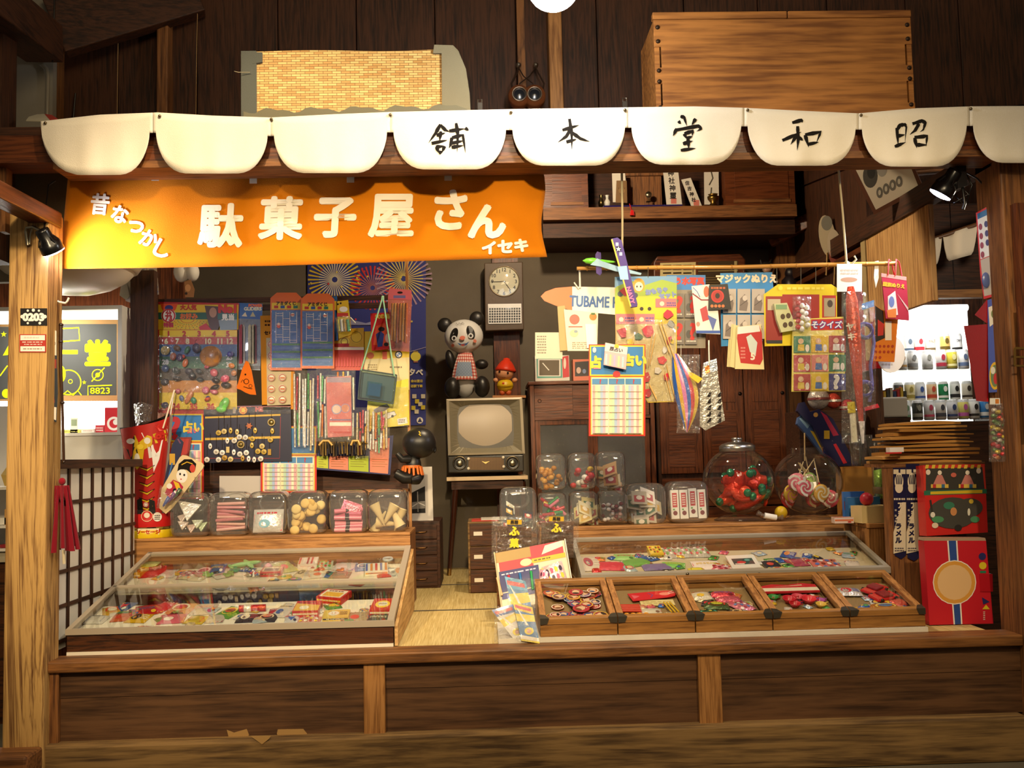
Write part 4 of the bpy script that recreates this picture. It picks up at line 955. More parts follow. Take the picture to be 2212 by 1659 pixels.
for t_,x,y in(('28',357,782),('25',495,772),('32',495,788)):I.append(('t',t_,x,y,10,'c8ccd0',{'bold':.5}))
for k,(t_,x)in enumerate((('33',355,),('34',380),('35',418),('36',455))):I.append(('t',t_,x,878,12,'c83820',{'bold':1.2}))
pb=card('prize_board','big yellow and red lucky-draw board covered with bagged small toys','board',P,[(342,652),(516,655),(512,720),(506,895),(500,900),(342,892),(338,886)],'b82820',I,th=.006)
rr = random.Random(5)
toyc = ['3a3a5a', '50504a', '6a5a4a', '3a4a6a', '784838', '44503c']
def blob(name, x, y, r, col, parent, asp=1, Y=RK - .025, mat='plastic', dep=.5, rotd=0):
    s_=MP(Y);return obj(name,B().ell(W(x,y,Y),(r*s_,r*s_*dep,r*s_*asp),col,12,8,Matrix.Rotation(R(rotd),3,'Y')),mat,parent)
for(x,y,r,col,asp)in[(374,770,7,'b05a3c',1.2),(388,772,8,'4a3a6a',1),(400,784,6,'d07040',1.6),(404,756,5,'2a8060',1.8),(357,757,10,'b8a060',1),(382,752,8,'6a4a3a',.8),(396,770,4,'d83828',1),
        (424,752,9,'3a3058',1.2),(380,800,9,'3a4a4a',.8),(408,802,9,'4a4a58',.8),(430,802,8,'3a4450',.7),(357,796,8,'3a5078',1),(415,812,8,'2c3440',1),(356,825,9,'3a3a40',.8),(382,818,9,'2a2830',.6),(432,820,8,'34404a',.6),
        (462,805,8,'d86878',1.1),(486,818,10,'d85a70',.8),(447,792,6,'d05868',.7),(444,843,8,'d86878',1),(462,846,9,'d87080',.6),(384,845,6,'c86878',.9),(466,822,9,'2a2420',.7),(464,837,11,'201c1c',.5),(488,832,11,'262222',.6),
        (356,875,8,'3a3450',.8),(448,862,7,'d0582c',.6),(449,860,5,'3a50a0',1),(418,865,6,'2c8a68',1.2),(392,860,5,'6878a0',1.3),(408,858,6,'d08040',2.6),(500,790,7,'d88848',.8),(497,765,7,'6868a8',.9),(505,806,6,'c88a60',1)]:
    blob('small_toy', x, y, r, col, pb, asp, rotd=rr.uniform(-30, 30))
obj('round_tub',B().lathe(W(456,770,RK-.012),[(22*MP(RK),.012),(23*MP(RK),0),(22*MP(RK),-.02),(18*MP(RK),-.026),(0,-.027)],28,'c0803c',(0,1,0)),'plastic',pb)
obj('whistle',B().ell(W(484,873,RK-.03),(.022,.012,.036),'7ad060',14,8,Matrix.Rotation(R(28),3,'Y')).ell(W(478,884,RK-.03),(.026,.014,.018),'7ad060',12,8),'plastic',pb)
obj('paper_stick', B().tube([W(368, 898, RK - .05), W(377, 842, RK - .05)], .003, 6, 'f0e8d8'), 'paper', pb)
filmsheet(P, 330, 725, 512, 896, .035, .03, pb, 'plastic_bag', 20, 20)
# ---- glider packet, orange net bag
P2 = Pl(RK + .01)
gp=card('glider_packet','blue-headed toy glider packet hanging beside the prize board','toy packet',P2,[(515,654),(567,656),(562,800),(512,798)],'8a96a0',[('p',[(515,654),(567,656),(566,690),(515,688)],'2a62a8'),('t','POWER',552,660,6,'e87030',{'bold':.6}),('t','GLIDERS',546,667,7,'d8d8c0',{'bold':.6}),('p',[(522,683),(530,674),(534,684)],'d8d0b0'),('p',[(540,684),(546,673),(552,684)],'c8c090'),('r',514,790,562,797,'4a5058')],mat='card')
for(x,w,c1)in((521,4.5,'c83048'),(526,3,'e8d8c8'),(540,4,'e8dcb0'),(547,5,'e4d4a0'),(551,3,'b05868')):
    obj('glider_wing',B().prism([P2.pt(x-w,705,.006),P2.pt(x,700,.006),P2.pt(x+w,705,.006),P2.pt(x+w,784,.006),P2.pt(x-w,786,.006)],(0,.003,0),c1),'paper',gp)
filmsheet(P2, 516, 690, 562, 798, .01, .008, gp, 'plastic_film', 8, 14)
card('orange_pennant','small orange cloth bag with black drawing hanging under the glider packet','bag',Pl(RK-.03),[(531,779),(536,781),(543,800),(553,853),(540,852),(530,848),(520,842),(509,839),(514,828),(522,800)],'e0701c',
     [('o',532,824,6,4.6,'201008'),('c',530,809,2,2,'201008'),('l',[(526,835),(534,838),(545,840)],1.5,'201008'),('l',[(521,826),(524,820),(528,826)],1.2,'201008'),('o',541,834,4,3,'201008')],.008,'cloth')
# ---- badge card
bd=card('badge_card','orange card with two columns of round button badges','card',Pl(RK-.01),[(562,682),(640,680),(634,884),(566,886)],'d8902c',
          [('p',[(575,730),(630,729),(628,874),(577,876)],'c8b890'),('z',572,690,600,706,'402010',2),('t','セキ',580,719,8,'301810',{'bold':.6})],.004,'matte')
for k in range(12):
    x = 586 + 24 * (k % 2); y = 744 + 24 * (k // 2) - .6 * (k % 2); q = Pl(RK - .012)
    o=obj('badge',B().lathe(q.pt(x,y),[(9.5*MP(RK),0),(9*MP(RK),-.004),(5*MP(RK),-.007),(0,-.008)],18,'d8c8a8',(0,1,0)),'plastic',bd)
    obj('badge_print',prints(B(),q,[('o',x,y,7.5,6.3,'b04830'),('r',x-4.5,y-1.5,x+4.5,y+2.5,'c07030')],off0=.0095),'card',o)
# ---- two blue grid lottery cards
for k, (x0, y0, x1, y1) in enumerate([(584, 632, 652, 800), (650, 634, 722, 796)]):
    q = Pl(RK - .03 - .006 * k)
    I=[('r',x0+3,y0+22,x1-3,y0+36,'e0c030'),('t','アミダくじ',(x0+x1)/2,y0+23,8,'302010',{'bold':.5})]
    I+=[('r',x0+8+i*14,y0+28,x0+17+i*14,y0+34,('b03028','2a5090','b03028','2a6a58')[i])for i in range(4)]
    I += [('r', x0 + 3, y0 + 38, x1 - 3, y1 - 6, '2a6cb0')]
    xs_ = [x0 + 12 + i * 15 for i in range(4)]
    I += [('l', [(x, y0 + 42), (x, y1 - 60)], 1.1, 'd8d8d0') for x in xs_]
    for i in range(16):c_=i%3;yy=y0+45+(i*29%64);I.append(('l',[(xs_[c_],yy),(xs_[c_+1],yy)],.9,'d8d8d0'))
    I+=[('c',x0+18,y0+72,4,5,'d85040'),('c',x0+18,y0+68,3,3,'f0d8c0'),('c',x1-20,y0+48,4,4,'e8d8c0'),('r',x1-24,y0+47,x1-16,y0+49,'c02828')]
    for i in range(6):I.append(('r',x0+4,y1-58+i*8,x1-4,y1-54+i*8,('3a8a50','3a78b8')[i%2]))
    o=card('lottery_card',['left one of two blue ladder lottery cards under an orange header','right one of two blue ladder lottery cards under an orange header'][k],'card',q,[(x0,y0+12),(x0+14,y0),(x1-12,y0),(x1,y0+12),(x1,y1),(x0,y1)],'d86c34',I,.004,group='blue ladder lottery cards')
    filmsheet(q, x0 + 2, y0 + 36, x1 - 2, y1 - 2, .012, .008, o, 'plastic_film', 8, 16)
card('lottery_card','blue lottery card peeping out behind the pair','card',Pl(RK-.02),[(716,640),(728,640),(730,735),(718,738)],'2a62a0',[('r',717,650,727,670,'d8b838')])
# ---- capsule card, round-face card, red box, pencils
cc_=card('capsule_toy_card','yellow card holding a small clear tube of coloured sticks','toy packet',Pl(RK-.02),[(724,652),(752,648),(760,722),(732,732)],'d8b428',[('c',730,657,2,2,'201810'),('c',736,655,2,2,'201810'),('c',742,668,9,6,'f0ece0'),('r',728,676,752,684,'c03828')])
obj('tube',B().lathe(W(744,718,RK-.045),[(0,0),(.034,0),(.036,.006),(.036,.075),(.033,.08)],18,'ffffff',(-.12,0,1)),'film',cc_)
for k in range(4):obj('coloured_stick',B().tube([W(733+k*7,716,RK-.045),W(730+k*7,690,RK-.045)],.008,8,['d8d060','e8e8d0','c8a040','58c088'][k]),'candy',cc_)
obj('lollipop_stick',B().tube([W(757,686,RK-.05),W(768,698,RK-.05)],.003,6,'e8dcc4'),'paper',cc_)
mc=card('magnet_card','yellow and red card with round face drawing and red fringe of tags','card',Pl(RK-.01),(716,710,786,800),'c83a24',[('p',[(716,712),(786,708),(786,750),(716,746)],'d8a828'),('c',770,728,12,14,'e8c030'),('o',770,728,12,11,'604010'),('c',744,738,11,9,'e8d050'),('o',744,738,8,6.5,'804010'),('r',718,742,754,748,'b02820'),('r',716,750,786,756,'f0e0c0')])
for k in range(11):obj('fringe_tag',B().prism([Pl(RK-.01).pt(718+k*6.2,772,.006),Pl(RK-.01).pt(722+k*6.2,772,.006),Pl(RK-.01).pt(722+k*6.2,792,.006),Pl(RK-.01).pt(718+k*6.2,792,.006)],(0,.003,0),'c02c2c'),'card',mc)
b=B();q=Pl(RK-.05);o=card('card_game_box','red card-game box with yellow title hanging among the toys','box',q,[(800,677),(851,674),(853,752),(803,757)],'c41c18',[('t','火の鳥',826,683,10,'e0b840',{'bold':.9}),('p',[(806,745),(812,705),(830,698),(848,715),(848,748)],'d85028'),('c',824,711,7,5,'201818'),('p',[(812,722),(822,715),(830,722),(826,748),(816,750)],'2c3c80'),('c',838,730,6,10,'e8b8a0'),('c',834,744,5,4,'181410')],.035)
pk_=card('pencil_pack','pink-headed hanging pack of orange pencils','pencils',Pl(RK-.04),[(842,622),(888,626),(890,640),(884,760),(838,756),(838,640)],'d07060',[('p',[(840,624),(889,628),(889,648),(839,646)],'dc6c74'),('c',864,632,6,2.5,'281818'),('r',850,638,876,644,'7870a0')],.002)
for k in range(6):obj('pencil',B().tube([W(848+k*6,655,RK-.055),W(846+k*6,735+3*(k%3),RK-.055)],.007,6,['d8882c','e0a048','c86830'][k%3]),'candy',pk_)
filmsheet(Pl(RK - .04), 840, 648, 888, 758, .03, .01, pk_, 'plastic_film', 8, 14)
# ---- car card, toy camera on its cord
cy_=card('car_badge_card','yellow toy-car card with rows of round car badges','card',Pl(RK-.005),[(782,716),(884,714),(884,842),(782,836)],'dcbc28',[('p',[(783,776),(884,772),(884,842),(783,836)],'d8c890'),('o',865,744,7,4.5,'9a4a38'),('r',860,712,870,728,'2a5a8a'),('r',863,714,867,726,'e8e0c0'),('c',800,768,8,7,'c05828'),('r',826,758,836,776,'c84820'),('c',861,766,8,8,'2a2a30'),('c',861,766,5.5,5.5,'e8e4d8'),('p',[(861,766),(861,760.5),(866.5,766)],'3a78b8'),('p',[(861,766),(861,771.5),(855.5,766)],'3a78b8'),('z',795,786,815,800,'806830',3),('z',842,790,868,796,'604828',1)])
y2=card('car_card','bright yellow plastic-wrapped card with two toy car pictures','card',Pl(RK-.015),[(796,838),(882,818),(884,918),(790,928)],'e0d020',[('p',[(806,886),(822,876),(836,872),(842,880),(830,888),(812,892)],'504c48'),('p',[(818,902),(836,892),(852,888),(856,896),(840,904),(822,908)],'e0dcd0'),('l',[(818,902),(836,892),(852,888),(856,896),(840,904),(822,908),(818,902)],1.2,'302c28'),('c',828,906,3,3,'282420'),('c',848,899,3,3,'282420'),('p',[(858,905),(878,901),(881,914),(860,918)],'e8e0c8'),('z',861,905,876,914,'302820',2),('z',806,920,826,923,'403820',1)])
filmsheet(Pl(RK - .015), 794, 836, 882, 922, .008, .008, y2, 'plastic_film', 10, 10)
P3 = Pl(RK - .09)
tc_=thing('toy_camera','clear blue-green plastic toy box hanging on a pale green cord','toy',P3.pt(815,875))
ol = [(779, 798), (857, 810), (849, 872), (773, 862)]
f4 = [P3.pt(*p) for p in ol]; b4 = [p + Vector((0, .05, 0)) for p in f4]
bevel(obj('case', B().hexa(f4, b4), 'darkfilm', tc_), .004)
obj('window',B().prism([P3.pt(x,y,.002)for x,y in[(794,823),(826,828),(822,860),(790,856)]],(0,.002,0),'2a8aa8'),'bluefilm',tc_)
ip=[P3.pt(x,y,-.012)for x,y in[(797,827),(823,831),(820,857),(794,853)]];obj('inner_picture',B().prism(ip,(0,.004,0),'4ab4cc'),'card',tc_)
obj('back_plate',B().prism([P3.pt(x,y,-.046)for x,y in[(782,804),(853,814),(846,868),(777,858)]],(0,.003,0),'4a6468'),'plastic',tc_)
for k,e_ in enumerate(zip(ol,ol[1:]+ol[:1])):obj('edge',B().tube([P3.pt(*e_[0]),P3.pt(*e_[1])],.003,6,'3a4a4c'),'plastic',tc_)
for k,s_ in enumerate(((780,800),(852,812))):obj('cord',B().tube([P3.pt(*s_),P3.pt(824+4*k,650),W(826+2*k,640,RK)],.004,6,'98c8a0'),'cloth',tc_)
# ---- shiny foil tubes in plastic sleeves
rr = random.Random(21)
sc_=['f0ece4','e8e0d0','d8d4cc','d8c8a0','c83838','3a9048','e0a848','d8d0c0','c04858','58a068','d07028','e8e0d0','b83040']
n_ = 0
for(x0,x1,y0,y1,lab,Yo)in[(632,684,800,985,'clear sleeve of glittering foil straws at the left of the straw packs',0),(683,768,796,960,'clear sleeve of pink and green glitter straws in the middle',.012),(768,842,880,990,'clear sleeve of striped glitter straws at the right of the straw packs',.0)]:
    q=Pl(RK-.02-Yo);t=thing('straw_pack',lab,'straws',q.pt((x0+x1)/2,y1),'glittering straw packs')
    k = 0; x = x0 + 4
    while x < x1 - 3:
        ya = y0 + rr.uniform(4, 24); yb = y1 - rr.uniform(8, 24)
        if rr.random() < .6: ym = (ya + yb) / 2 + rr.uniform(-20, 20); segs = [(ya, ym - 3), (ym + 3, yb)]
        else: segs = [(ya, yb)]
        for (sa, sb) in segs:
            col=rr.choice(sc_);o=obj('straw',B().tube([q.pt(x,sa,.008),q.pt(x+rr.uniform(-2,2),sb,.008)],.0052,8,col),'foil',t)
        x += rr.uniform(4.5, 6.5); k += 1
    filmsheet(q, x0, y0, x1, y1, .016, .012, t, 'plastic_sleeve', 12, 24)
pc_=card('straw_card','pink printed card standing among the glitter straws','card',Pl(RK-.062),[(704,815),(758,812),(760,942),(708,945)],'c85a58',[('r',706,815,757,826,'90708a'),('c',727,884,10,11,'e0b0a0'),('o',727,884,11,9,'8888b0'),('c',746,882,9,10,'c87058'),('o',746,882,10,8.5,'9878a0'),('r',712,906,758,908,'5868a0'),('r',712,912,758,920,'e8dcc8'),('r',712,932,758,936,'b82828')],.002)
filmsheet(Pl(RK - .062), 702, 810, 764, 946, .012, .012, pc_, 'plastic_sleeve', 8, 16)
# row of dark clip charms under the straws
ch=thing('charm_strip','row of small dark clip charms under the glitter straws','charms',W(735,985,RK-.05))
for k in range(18):
    x=686+k*5.9+rr.uniform(-1,1);obj('charm',B().tube([W(x,952+rr.uniform(0,5),RK-.05),W(x+rr.uniform(-1.5,1.5),982+rr.uniform(-3,4),RK-.05)],[.004,.007],6,rr.choice(['3a2c1c','503c20','2a2420','6a5428'])),'dark_metal',ch)
for(x0_,x1_)in((689,718),(758,778)):obj('hanger',B().tube([W(x0_,962,RK-.055),W((x0_+x1_)/2-6,952,RK-.055),W((x0_+x1_)/2+6,952,RK-.055),W(x1_,962,RK-.055)],.006,8,'c8a050'),'plastic',ch)
obj('hang_rail', B().tube([W(682, 955, RK - .045), W(794, 957, RK - .045)], .003, 6, '806020'), 'metal', ch)
# ---- notes board
nb=card('notes_board','dark blue board with green and pink notes under the charms','board',Pl(RK+.005),[(680,975),(850,940),(843,1026),(682,1014)],'25285a',th=.006)
for k,(a,c_,col)in enumerate([(684,709,'b8c038'),(711,752,'e08468'),(753,796,'a8b830'),(799,842,'e08468')]):
    q = Pl(RK + .004); sy = lambda x: 1010 + (x - 684) * .085
    o=obj('note',B().prism([q.pt(a,985 if k<3 else 952),q.pt(c_,985 if k<3 else 946),q.pt(c_-(0 if k<3 else 4),sy(c_)),q.pt(a,sy(a))],(0,.001,0),col),'paper',nb)
    obj('note_lines',prints(B(),q,[('l',[(a+4,992+5*i),(c_-5-i%2*5,993+5*i)],.8,'6a5820')for i in range(4)]),'paper',o)
# ---- necklace charm card
q = Pl(RK - .01)
nk=card('necklace_card','navy card with two rows of hanging coin and charm necklaces','card',q,[(440,880),(628,872),(630,996),(442,1000)],'1c1c34',[('p',[(443,900),(606,894),(606,898),(443,904)],'d0a83c'),('p',[(443,946),(606,942),(606,947),(443,951)],'d0a83c'),('l',[(444,990),(604,990),(606,900)],1,'a02828'),('t','ME',560,884,9,'c86060',{'bold':.8}),('c',525,886,9,9,'d86428'),('o',525,886,8,7,'f0d050'),('t','混',525,886,8,'e8d048',{'bold':.5}),('r',503,880,509,893,'c8b0a0'),('r',512,877,630,879,'985048')],.004)
rr = random.Random(31)
spots=[(472,914,935,1),(484,905,932,0),(498,908,930,2),(512,908,933,2),(538,905,920,3),(551,905,930,2),(586,900,912,4),(588,915,931,2),(491,930,952,2),(506,940,952,0),(517,930,944,0),(530,930,945,0),(545,935,948,0),(584,940,950,0),(454,950,964,2),(467,955,976,0),(480,960,978,0),(492,955,972,5),(505,958,977,2),(520,940,960,4),(518,965,981,0),(532,960,978,0),(544,950,962,2),(557,960,975,0),(570,958,976,0),(566,950,964,0),(582,960,977,5),(447,975,993,0),(472,980,993,0),(485,972,989,0),(498,975,992,0),(524,975,990,2),(537,978,991,2),(549,980,993,2),(563,975,991,0)]
for k, (x, ya, yb, kd) in enumerate(spots):
    col = rr.choice(['c8a850', 'e0d8c8', 'b89040', 'd8c080', 'e8e4d8']); s_ = MP(RK); p = q.pt(x, yb, .008)
    b = B()
    if kd in(0,1):b.lathe(p,[(0,-.002),(5.5*s_,-.002),(6*s_,0),(5.5*s_,.002),(0,.002)],14,col,(0,1,0));b.ring(q,x,yb,2.2,1.2,'403018',.0105,10)
    elif kd==2:b.ell(p,(4.2*s_,.003,6.5*s_),col,12,6);b.disc(q,x,yb,1.4,1.6,'302818',.0115,n=8)
    elif kd==3:b.prism([q.pt(x+(8 if i%2==0 else 4)*math.cos(i*math.pi/6),yb+(8 if i%2==0 else 4)*math.sin(i*math.pi/6),.008)for i in range(12)],(0,.002,0),'c07048')
    elif kd==4:b.ring(q,x,yb,8,6,'c8b078',.008).ring(q,x,yb,4.5,3,'c8b078',.008).lathe(p,[(6.5*s_,.002),(6.5*s_,0),(0,0)],16,'907838',(0,1,0))
    else:b.prism([q.pt(x-3.5,yb-7,.008),q.pt(x+3.5,yb-7,.008),q.pt(x+3.5,yb+6,.008),q.pt(x-3.5,yb+6,.008)],(0,.002,0),col)
    o=obj('charm',b,'candy',nk);obj('chain',B().tube([q.pt(x,ya-14,.004),q.pt(x,yb-5,.006)],.0009,4,'8a8070'),'metal',o)
filmsheet(q, 440, 878, 628, 894, .006, .006, nk, 'plastic_film', 16, 4)
# ---- fortune boards
q = Pl(RK - .01)
fb=fortune_board('fortune slip board with red question mark half hidden by the cone bag',Pl(RK-.005),366,892,440,1078,62,2,6)
obj('question_mark',prints(B(),Pl(RK-.005),[('t','?',380,925,46,'c02430',{'bold':3}),('t','占い',418,922,22,'e8d040',{'bold':1.4}),('t','占い',417,930,12,'d86080',{'bold':.5})],off0=.0025),'card',fb)
obj('red_print',prints(B(),Pl(RK-.006),[('p',[(382,945),(414,944),(408,985),(388,992)],'903028'),('p',[(386,948),(408,948),(404,980),(390,984)],'b83830')],off0=.012),'card',fb)
fb2=fortune_board('fortune slip board of pastel slips under the necklace card',Pl(RK+.002),563,920,684,1064,62,3,6)
obj('question_mark',prints(B(),Pl(RK+.002),[('t','?',620,952,44,'c02430',{'bold':3})],off0=.0025),'card',fb2)
# ---- fireworks poster on the back wall
q = Pl(2.715); I = []; BU = []
for(cx,cy,n_,r0,r1,r2,ca,cb)in[(723,604,36,6,34,58,'d8ccb0','d8b828'),(805,622,30,5,28,48,'a86868','c83028'),(872,602,34,6,42,62,'d8c068','a88898')]:
    J = []; BU.append(J)
    for k in range(n_):
        a = 2 * math.pi * k / n_; x, y = math.cos(a), math.sin(a)
        J.append(('l',[(cx+x*r0,cy+y*r0),(cx+x*r1,cy+y*r1)],[1,2.6],ca));J.append(('l',[(cx+x*r1,cy+y*r1),(cx+x*r2,cy+y*r2)],[2.6,4],cb))
rr = random.Random(4)
for k in range(26):I.append(('c',rr.uniform(670,915),rr.uniform(575,700),2.2,2.2,rr.choice(['c83030','d8c050']),{'n':8}))
I+=[('p',[(755,690),(790,698),(820,690),(820,702),(755,702)],'8888a8'),('c',898,770,11,10,'e0cc48'),('r',893,758,903,761,'a08040'),('r',893,780,903,783,'a06050'),('l',[(884,760),(920,750)],1.2,'a898b0'),('t','夕ベ',898,804,15,'e8e0d0',{'bold':.8}),('t','会は翌日',900,823,6,'d8c048',{'bold':.3}),('t','辺駅下車',900,834,6,'d8c048',{'bold':.3})]
for k,(x,y,col)in enumerate([(895,856,'d8ccb0'),(914,856,'d8ccb0'),(901,867,'d8c038'),(908,873,'d8ccb0'),(914,880,'d8c038'),(893,881,'d8c038'),(900,889,'d8ccb0')]):I.append(('r',x-4.5,y-4.5,x+4.5,y+4.5,col))
I += [('c', 907, 908, 7, 7, 'd8d0c0'), ('p', [(902, 912), (907, 902), (912, 912)], '25285a')]
fp_=card('fireworks_poster','dark blue festival poster with yellow and red fireworks on the back wall','poster',q,[(664,540),(920,540),(920,918),(664,926)],'2a3078',(),.002,'paper')
for k, J in enumerate(BU): obj('firework_burst', prints(B(), q, J, .00002, .0005 + .002 * k), 'paper', fp_)
obj('print', prints(B(), q, I, .00005, .006), 'paper', fp_)['kind'] = 'stuff'
# ---- hanging papers and caps near the left end of the rack
for k,(pts,col,lab)in enumerate([([(268,570),(272,600),(280,640),(272,648),(258,638),(262,610),(250,610)],'b8b4ac','grey folded newspaper strip beside the bowl lamp'),([(273,575),(296,575),(294,648),(288,656),(271,650)],'d0c8bc','pale paper strip with pointed end beside the rack'),
        ([(296,575),(316,575),(314,650),(311,658),(297,656)],'b8b0a4','narrow printed paper strip between two paler ones'),([(317,575),(338,575),(343,636),(318,640)],'c4b8a0','cream printed paper strip with blue band at the rack post')]):
    q=Pl(1.2+.01*k);o=card('paper_strip',lab,'paper',q,pts,col,[('z',pts[0][0]+5,580,pts[0][0]+15,605,'706c74',5)]+([('r',319,618,341,622,'8888a0'),('r',319,628,342,632,'9090a8')]if k==3 else[]),.003,'paper','paper strips beside the bowl lamp')
for k, (x, y, w, h) in enumerate([(392, 588, 17, 22), (416, 588, 14, 20)]):
    p=W(x,y,1.5);s_=MP(1.5);t=thing('paper_mask',['white cup-shaped paper mask above the prize board','second white paper mask with red edge above the prize board'][k],'mask',p,'white masks above the rack')
    obj('shell',B().ell(p,(w*s_,.04,h*s_),'e0dad0',16,10),'paper',t);obj('red_mark',B().ell(p+Vector((.01,-.03,.03)),(w*s_*.5,.014,.008),'c03030',10,6),'paper',t)
card('paper_doll','brown printed paper figure hanging above the prize board','paper',Pl(1.48),[(398,608),(412,604),(420,625),(418,642),(400,642)],'9a6a40',[('c',406,622,6,8,'c89060'),('c',402,634,3,3,'302018')],.004,'paper')
# ---- cone bag with bow and drum of sausages
YB = 1.15
class Cone:
    n = Vector((0, -1, 0))
    def prm(s, x, y):
        t = max(0, min(1.15, (y - 900) / 215)); cx = 312 + 6 * t; hw = 56 - 24 * t; return cx, hw
    def pt(s, x, y, off=0):
        cx,hw=s.prm(x,y);u=max(-1,min(1,(x-cx)/hw));return W(x,y,YB-.09*(hw/55)*math.sqrt(max(0,1-u*u))-off)
CN = Cone()
def cfn(u, v):
    yt=928-34*u+6*math.sin(u*3.1);y=yt+(1112-yt)*v;cx,hw=CN.prm(0,y);x=cx-hw*math.cos(math.pi*u);return CN.pt(x,y)
def cbk(u, v):
    p = cfn(u, v); return Vector((p.x, 2 * YB - p.y, p.z))
b = B(); b.sheet(cfn, 24, 16, 'b8241c'); b.sheet(cbk, 24, 16, 'a8a49c')
cb = tag(obj('cone_bag', b, 'card'), 'cone-shaped red gift bag with black top and yellow bow', 'bag')
I=[('p',[(258,924),(285,922),(315,915),(345,903),(366,893),(366,912),(352,925),(320,935),(290,940),(264,950)],'181412'),('p',[(265,952),(290,942),(300,990),(290,1010),(275,975)],'181412'),
     ('p',[(305,935),(362,920),(362,955),(340,985),(322,990),(318,960)],'d8d4cc'),('p',[(326,962),(352,950),(344,992),(332,1020)],'e8e4dc'),
     ('p',[(270,946),(292,940),(300,958),(290,966),(268,968),(264,956)],'d8b020'),('c',282,953,9,6,'e8e0d0'),('p',[(300,956),(318,940),(330,944),(328,962),(310,972)],'d8b020'),('c',318,952,7,7,'e8e0d0'),('p',[(294,958),(312,966),(308,1000),(296,1015),(285,1000),(288,975)],'d8b020'),('c',296,992,6,13,'e0d8c8'),('c',303,965,7,6,'e8c838'),
     ('p',[(330,938),(358,928),(360,952),(336,958)],'d8b828'),('t','NO.77',346,943,9,'c83020',{'bold':.8,'rot':-10}),('p',[(335,922),(360,908),(362,926),(345,932)],'d03028')]
for k in range(6):y=1010+k*17;I+=[('l',[(302,y),(318,y+6),(330,y-2)],[1,4,1],'d8b020'),('l',[(300,y-3),(318,y+3),(334,y-5)],1.4,'1c1010')]
I+=[('c',315,1090,5,5,'e8e0d8'),('o',315,1090,4,3,'c02820'),('p',[(296,1080),(306,1075),(310,1110),(297,1112)],'181412'),('p',[(322,1078),(334,1082),(336,1112),(322,1112)],'181412')]
obj('print', prints(B(), CN, I, .00025, .0015), 'card', cb)
obj('clear_top',B().sheet(lambda u,v:W(288+42*u+10*v*(.5-u),868+12*abs(u-.4)+(918-868)*v-16*u*v,YB-.03*math.sin(math.pi*u)),10,6),'film',cb)
obj('stick', B().tube([W(352, 925, YB - .08), W(377, 842, YB - .08)], .004, 6, 'ead8b8'), 'paper', cb)
p = W(325, 1160, 1.12)
dr = thing('snack_drum', 'round clear snack drum with red band and yellow base under the cone bag', 'tub', p)
s_ = MP(1.12); h = 58 * s_; r = 46 * s_
obj('drum', B().lathe(p, [(r * .98, 0), (r, .004), (r, h), (r * .97, h + .003)], 32, 'ffffff'), 'globe', dr)
obj('base',B().lathe(p,[(0,0),(r*1.02,0),(r*1.03,.004),(r*1.03,.034),(r*1.01,.037),(0,.037)],32,'e0c018'),'plastic',dr)
bd_=obj('band',B().lathe(p,[(r*1.005,.052),(r*1.012,.054),(r*1.012,.112),(r*1.005,.114)],32,'c81c1c'),'card',dr)
class Cyl:
    n = Vector((0, -1, 0))
    def __init__(s, c, r): s.c = c; s.r = r
    def pt(s, x, y, off=0):
        q=W(x,y,s.c.y-s.r);dx=max(-.98,min(.98,(q.x-s.c.x)/s.r));return Vector((q.x,s.c.y-s.r*math.sqrt(1-dx*dx)-off,q.z))
cyl = Cyl(p, r * 1.03)
obj('label',prints(B(),cyl,[('r',297,1142,340,1156,'f0e4c8'),('t','ソーセージ',319,1149,8,'c02818',{'bold':.6})],off0=.001),'card',dr)
obj('band_print',prints(B(),cyl,[('c',317,1115,12,12,'c81c1c'),('o',317,1115,12,11,'f0d8b0'),('c',337,1117,8,10,'f0ece0'),('c',317,1113,6,6,'e8d8c8'),('z',332,1112,342,1124,'301810',3)],off0=.001),'card',bd_)
b = B(); rr = random.Random(8)
for k in range(14):a=rr.uniform(0,6.28);b.ell(p+Vector((math.cos(a)*r*.7,math.sin(a)*r*.7,.045+rr.uniform(0,.012))),(.02,.014,.01),rr.choice(['e8d8a0','c83830','6a8a40','f0e8d0']),8,6)
o = obj('snacks', b, 'candy', dr); o['kind'] = 'stuff'
# ---- wooden paddle with maiko picture
q = Pl((0, 1.06, 0)); PD = Pl(1.02)
hp=card('battledore_paddle','pale wooden paddle painted with a dark-haired doll face','paddle',PD,[(349,1056),(388,988),(394,983),(402,984),(436,1000),(440,1006),(438,1012),(392,1072),(372,1098),(358,1110),(344,1098)],'e0c898',
     [('c',393,1028,12,15,'f4ece0'),('p',[(383,1018),(386,1002),(398,992),(414,992),(424,1002),(422,1014),(412,1022),(402,1014),(390,1014)],'18120e'),('c',404,1004,15,11,'18120e'),('c',416,1012,6,9,'c84838'),('l',[(392,1004),(404,998),(416,1002)],2,'e0b030'),('c',389,1024,2,2.6,'201818'),('c',398,1026,2,2.6,'201818'),('c',391,1035,1.6,1.2,'c82828'),
      ('p',[(362,1050),(374,1036),(388,1042),(396,1052),(386,1072),(372,1080),(356,1066)],'b83048'),('p',[(374,1038),(386,1044),(392,1060),(384,1064)],'e8c030'),('c',366,1050,6,6,'f0ece0'),('c',378,1060,5,5,'201c20'),('c',372,1070,6,5,'d86030'),('z',420,1030,424,1040,'907850',4)],.012,'matte')
kb=card('navy_paddle','dark blue and gold paddle-shaped toy packet behind the pale paddle','toy packet',Pl(1.1),[(352,1052),(372,960),(384,942),(396,955),(380,1030),(364,1062)],'1e2448',[('r',366,980,378,1004,'d0a030'),('l',[(362,1040),(372,1000)],3,'3870b0'),('l',[(384,948),(390,958)],3,'704060')],.006)
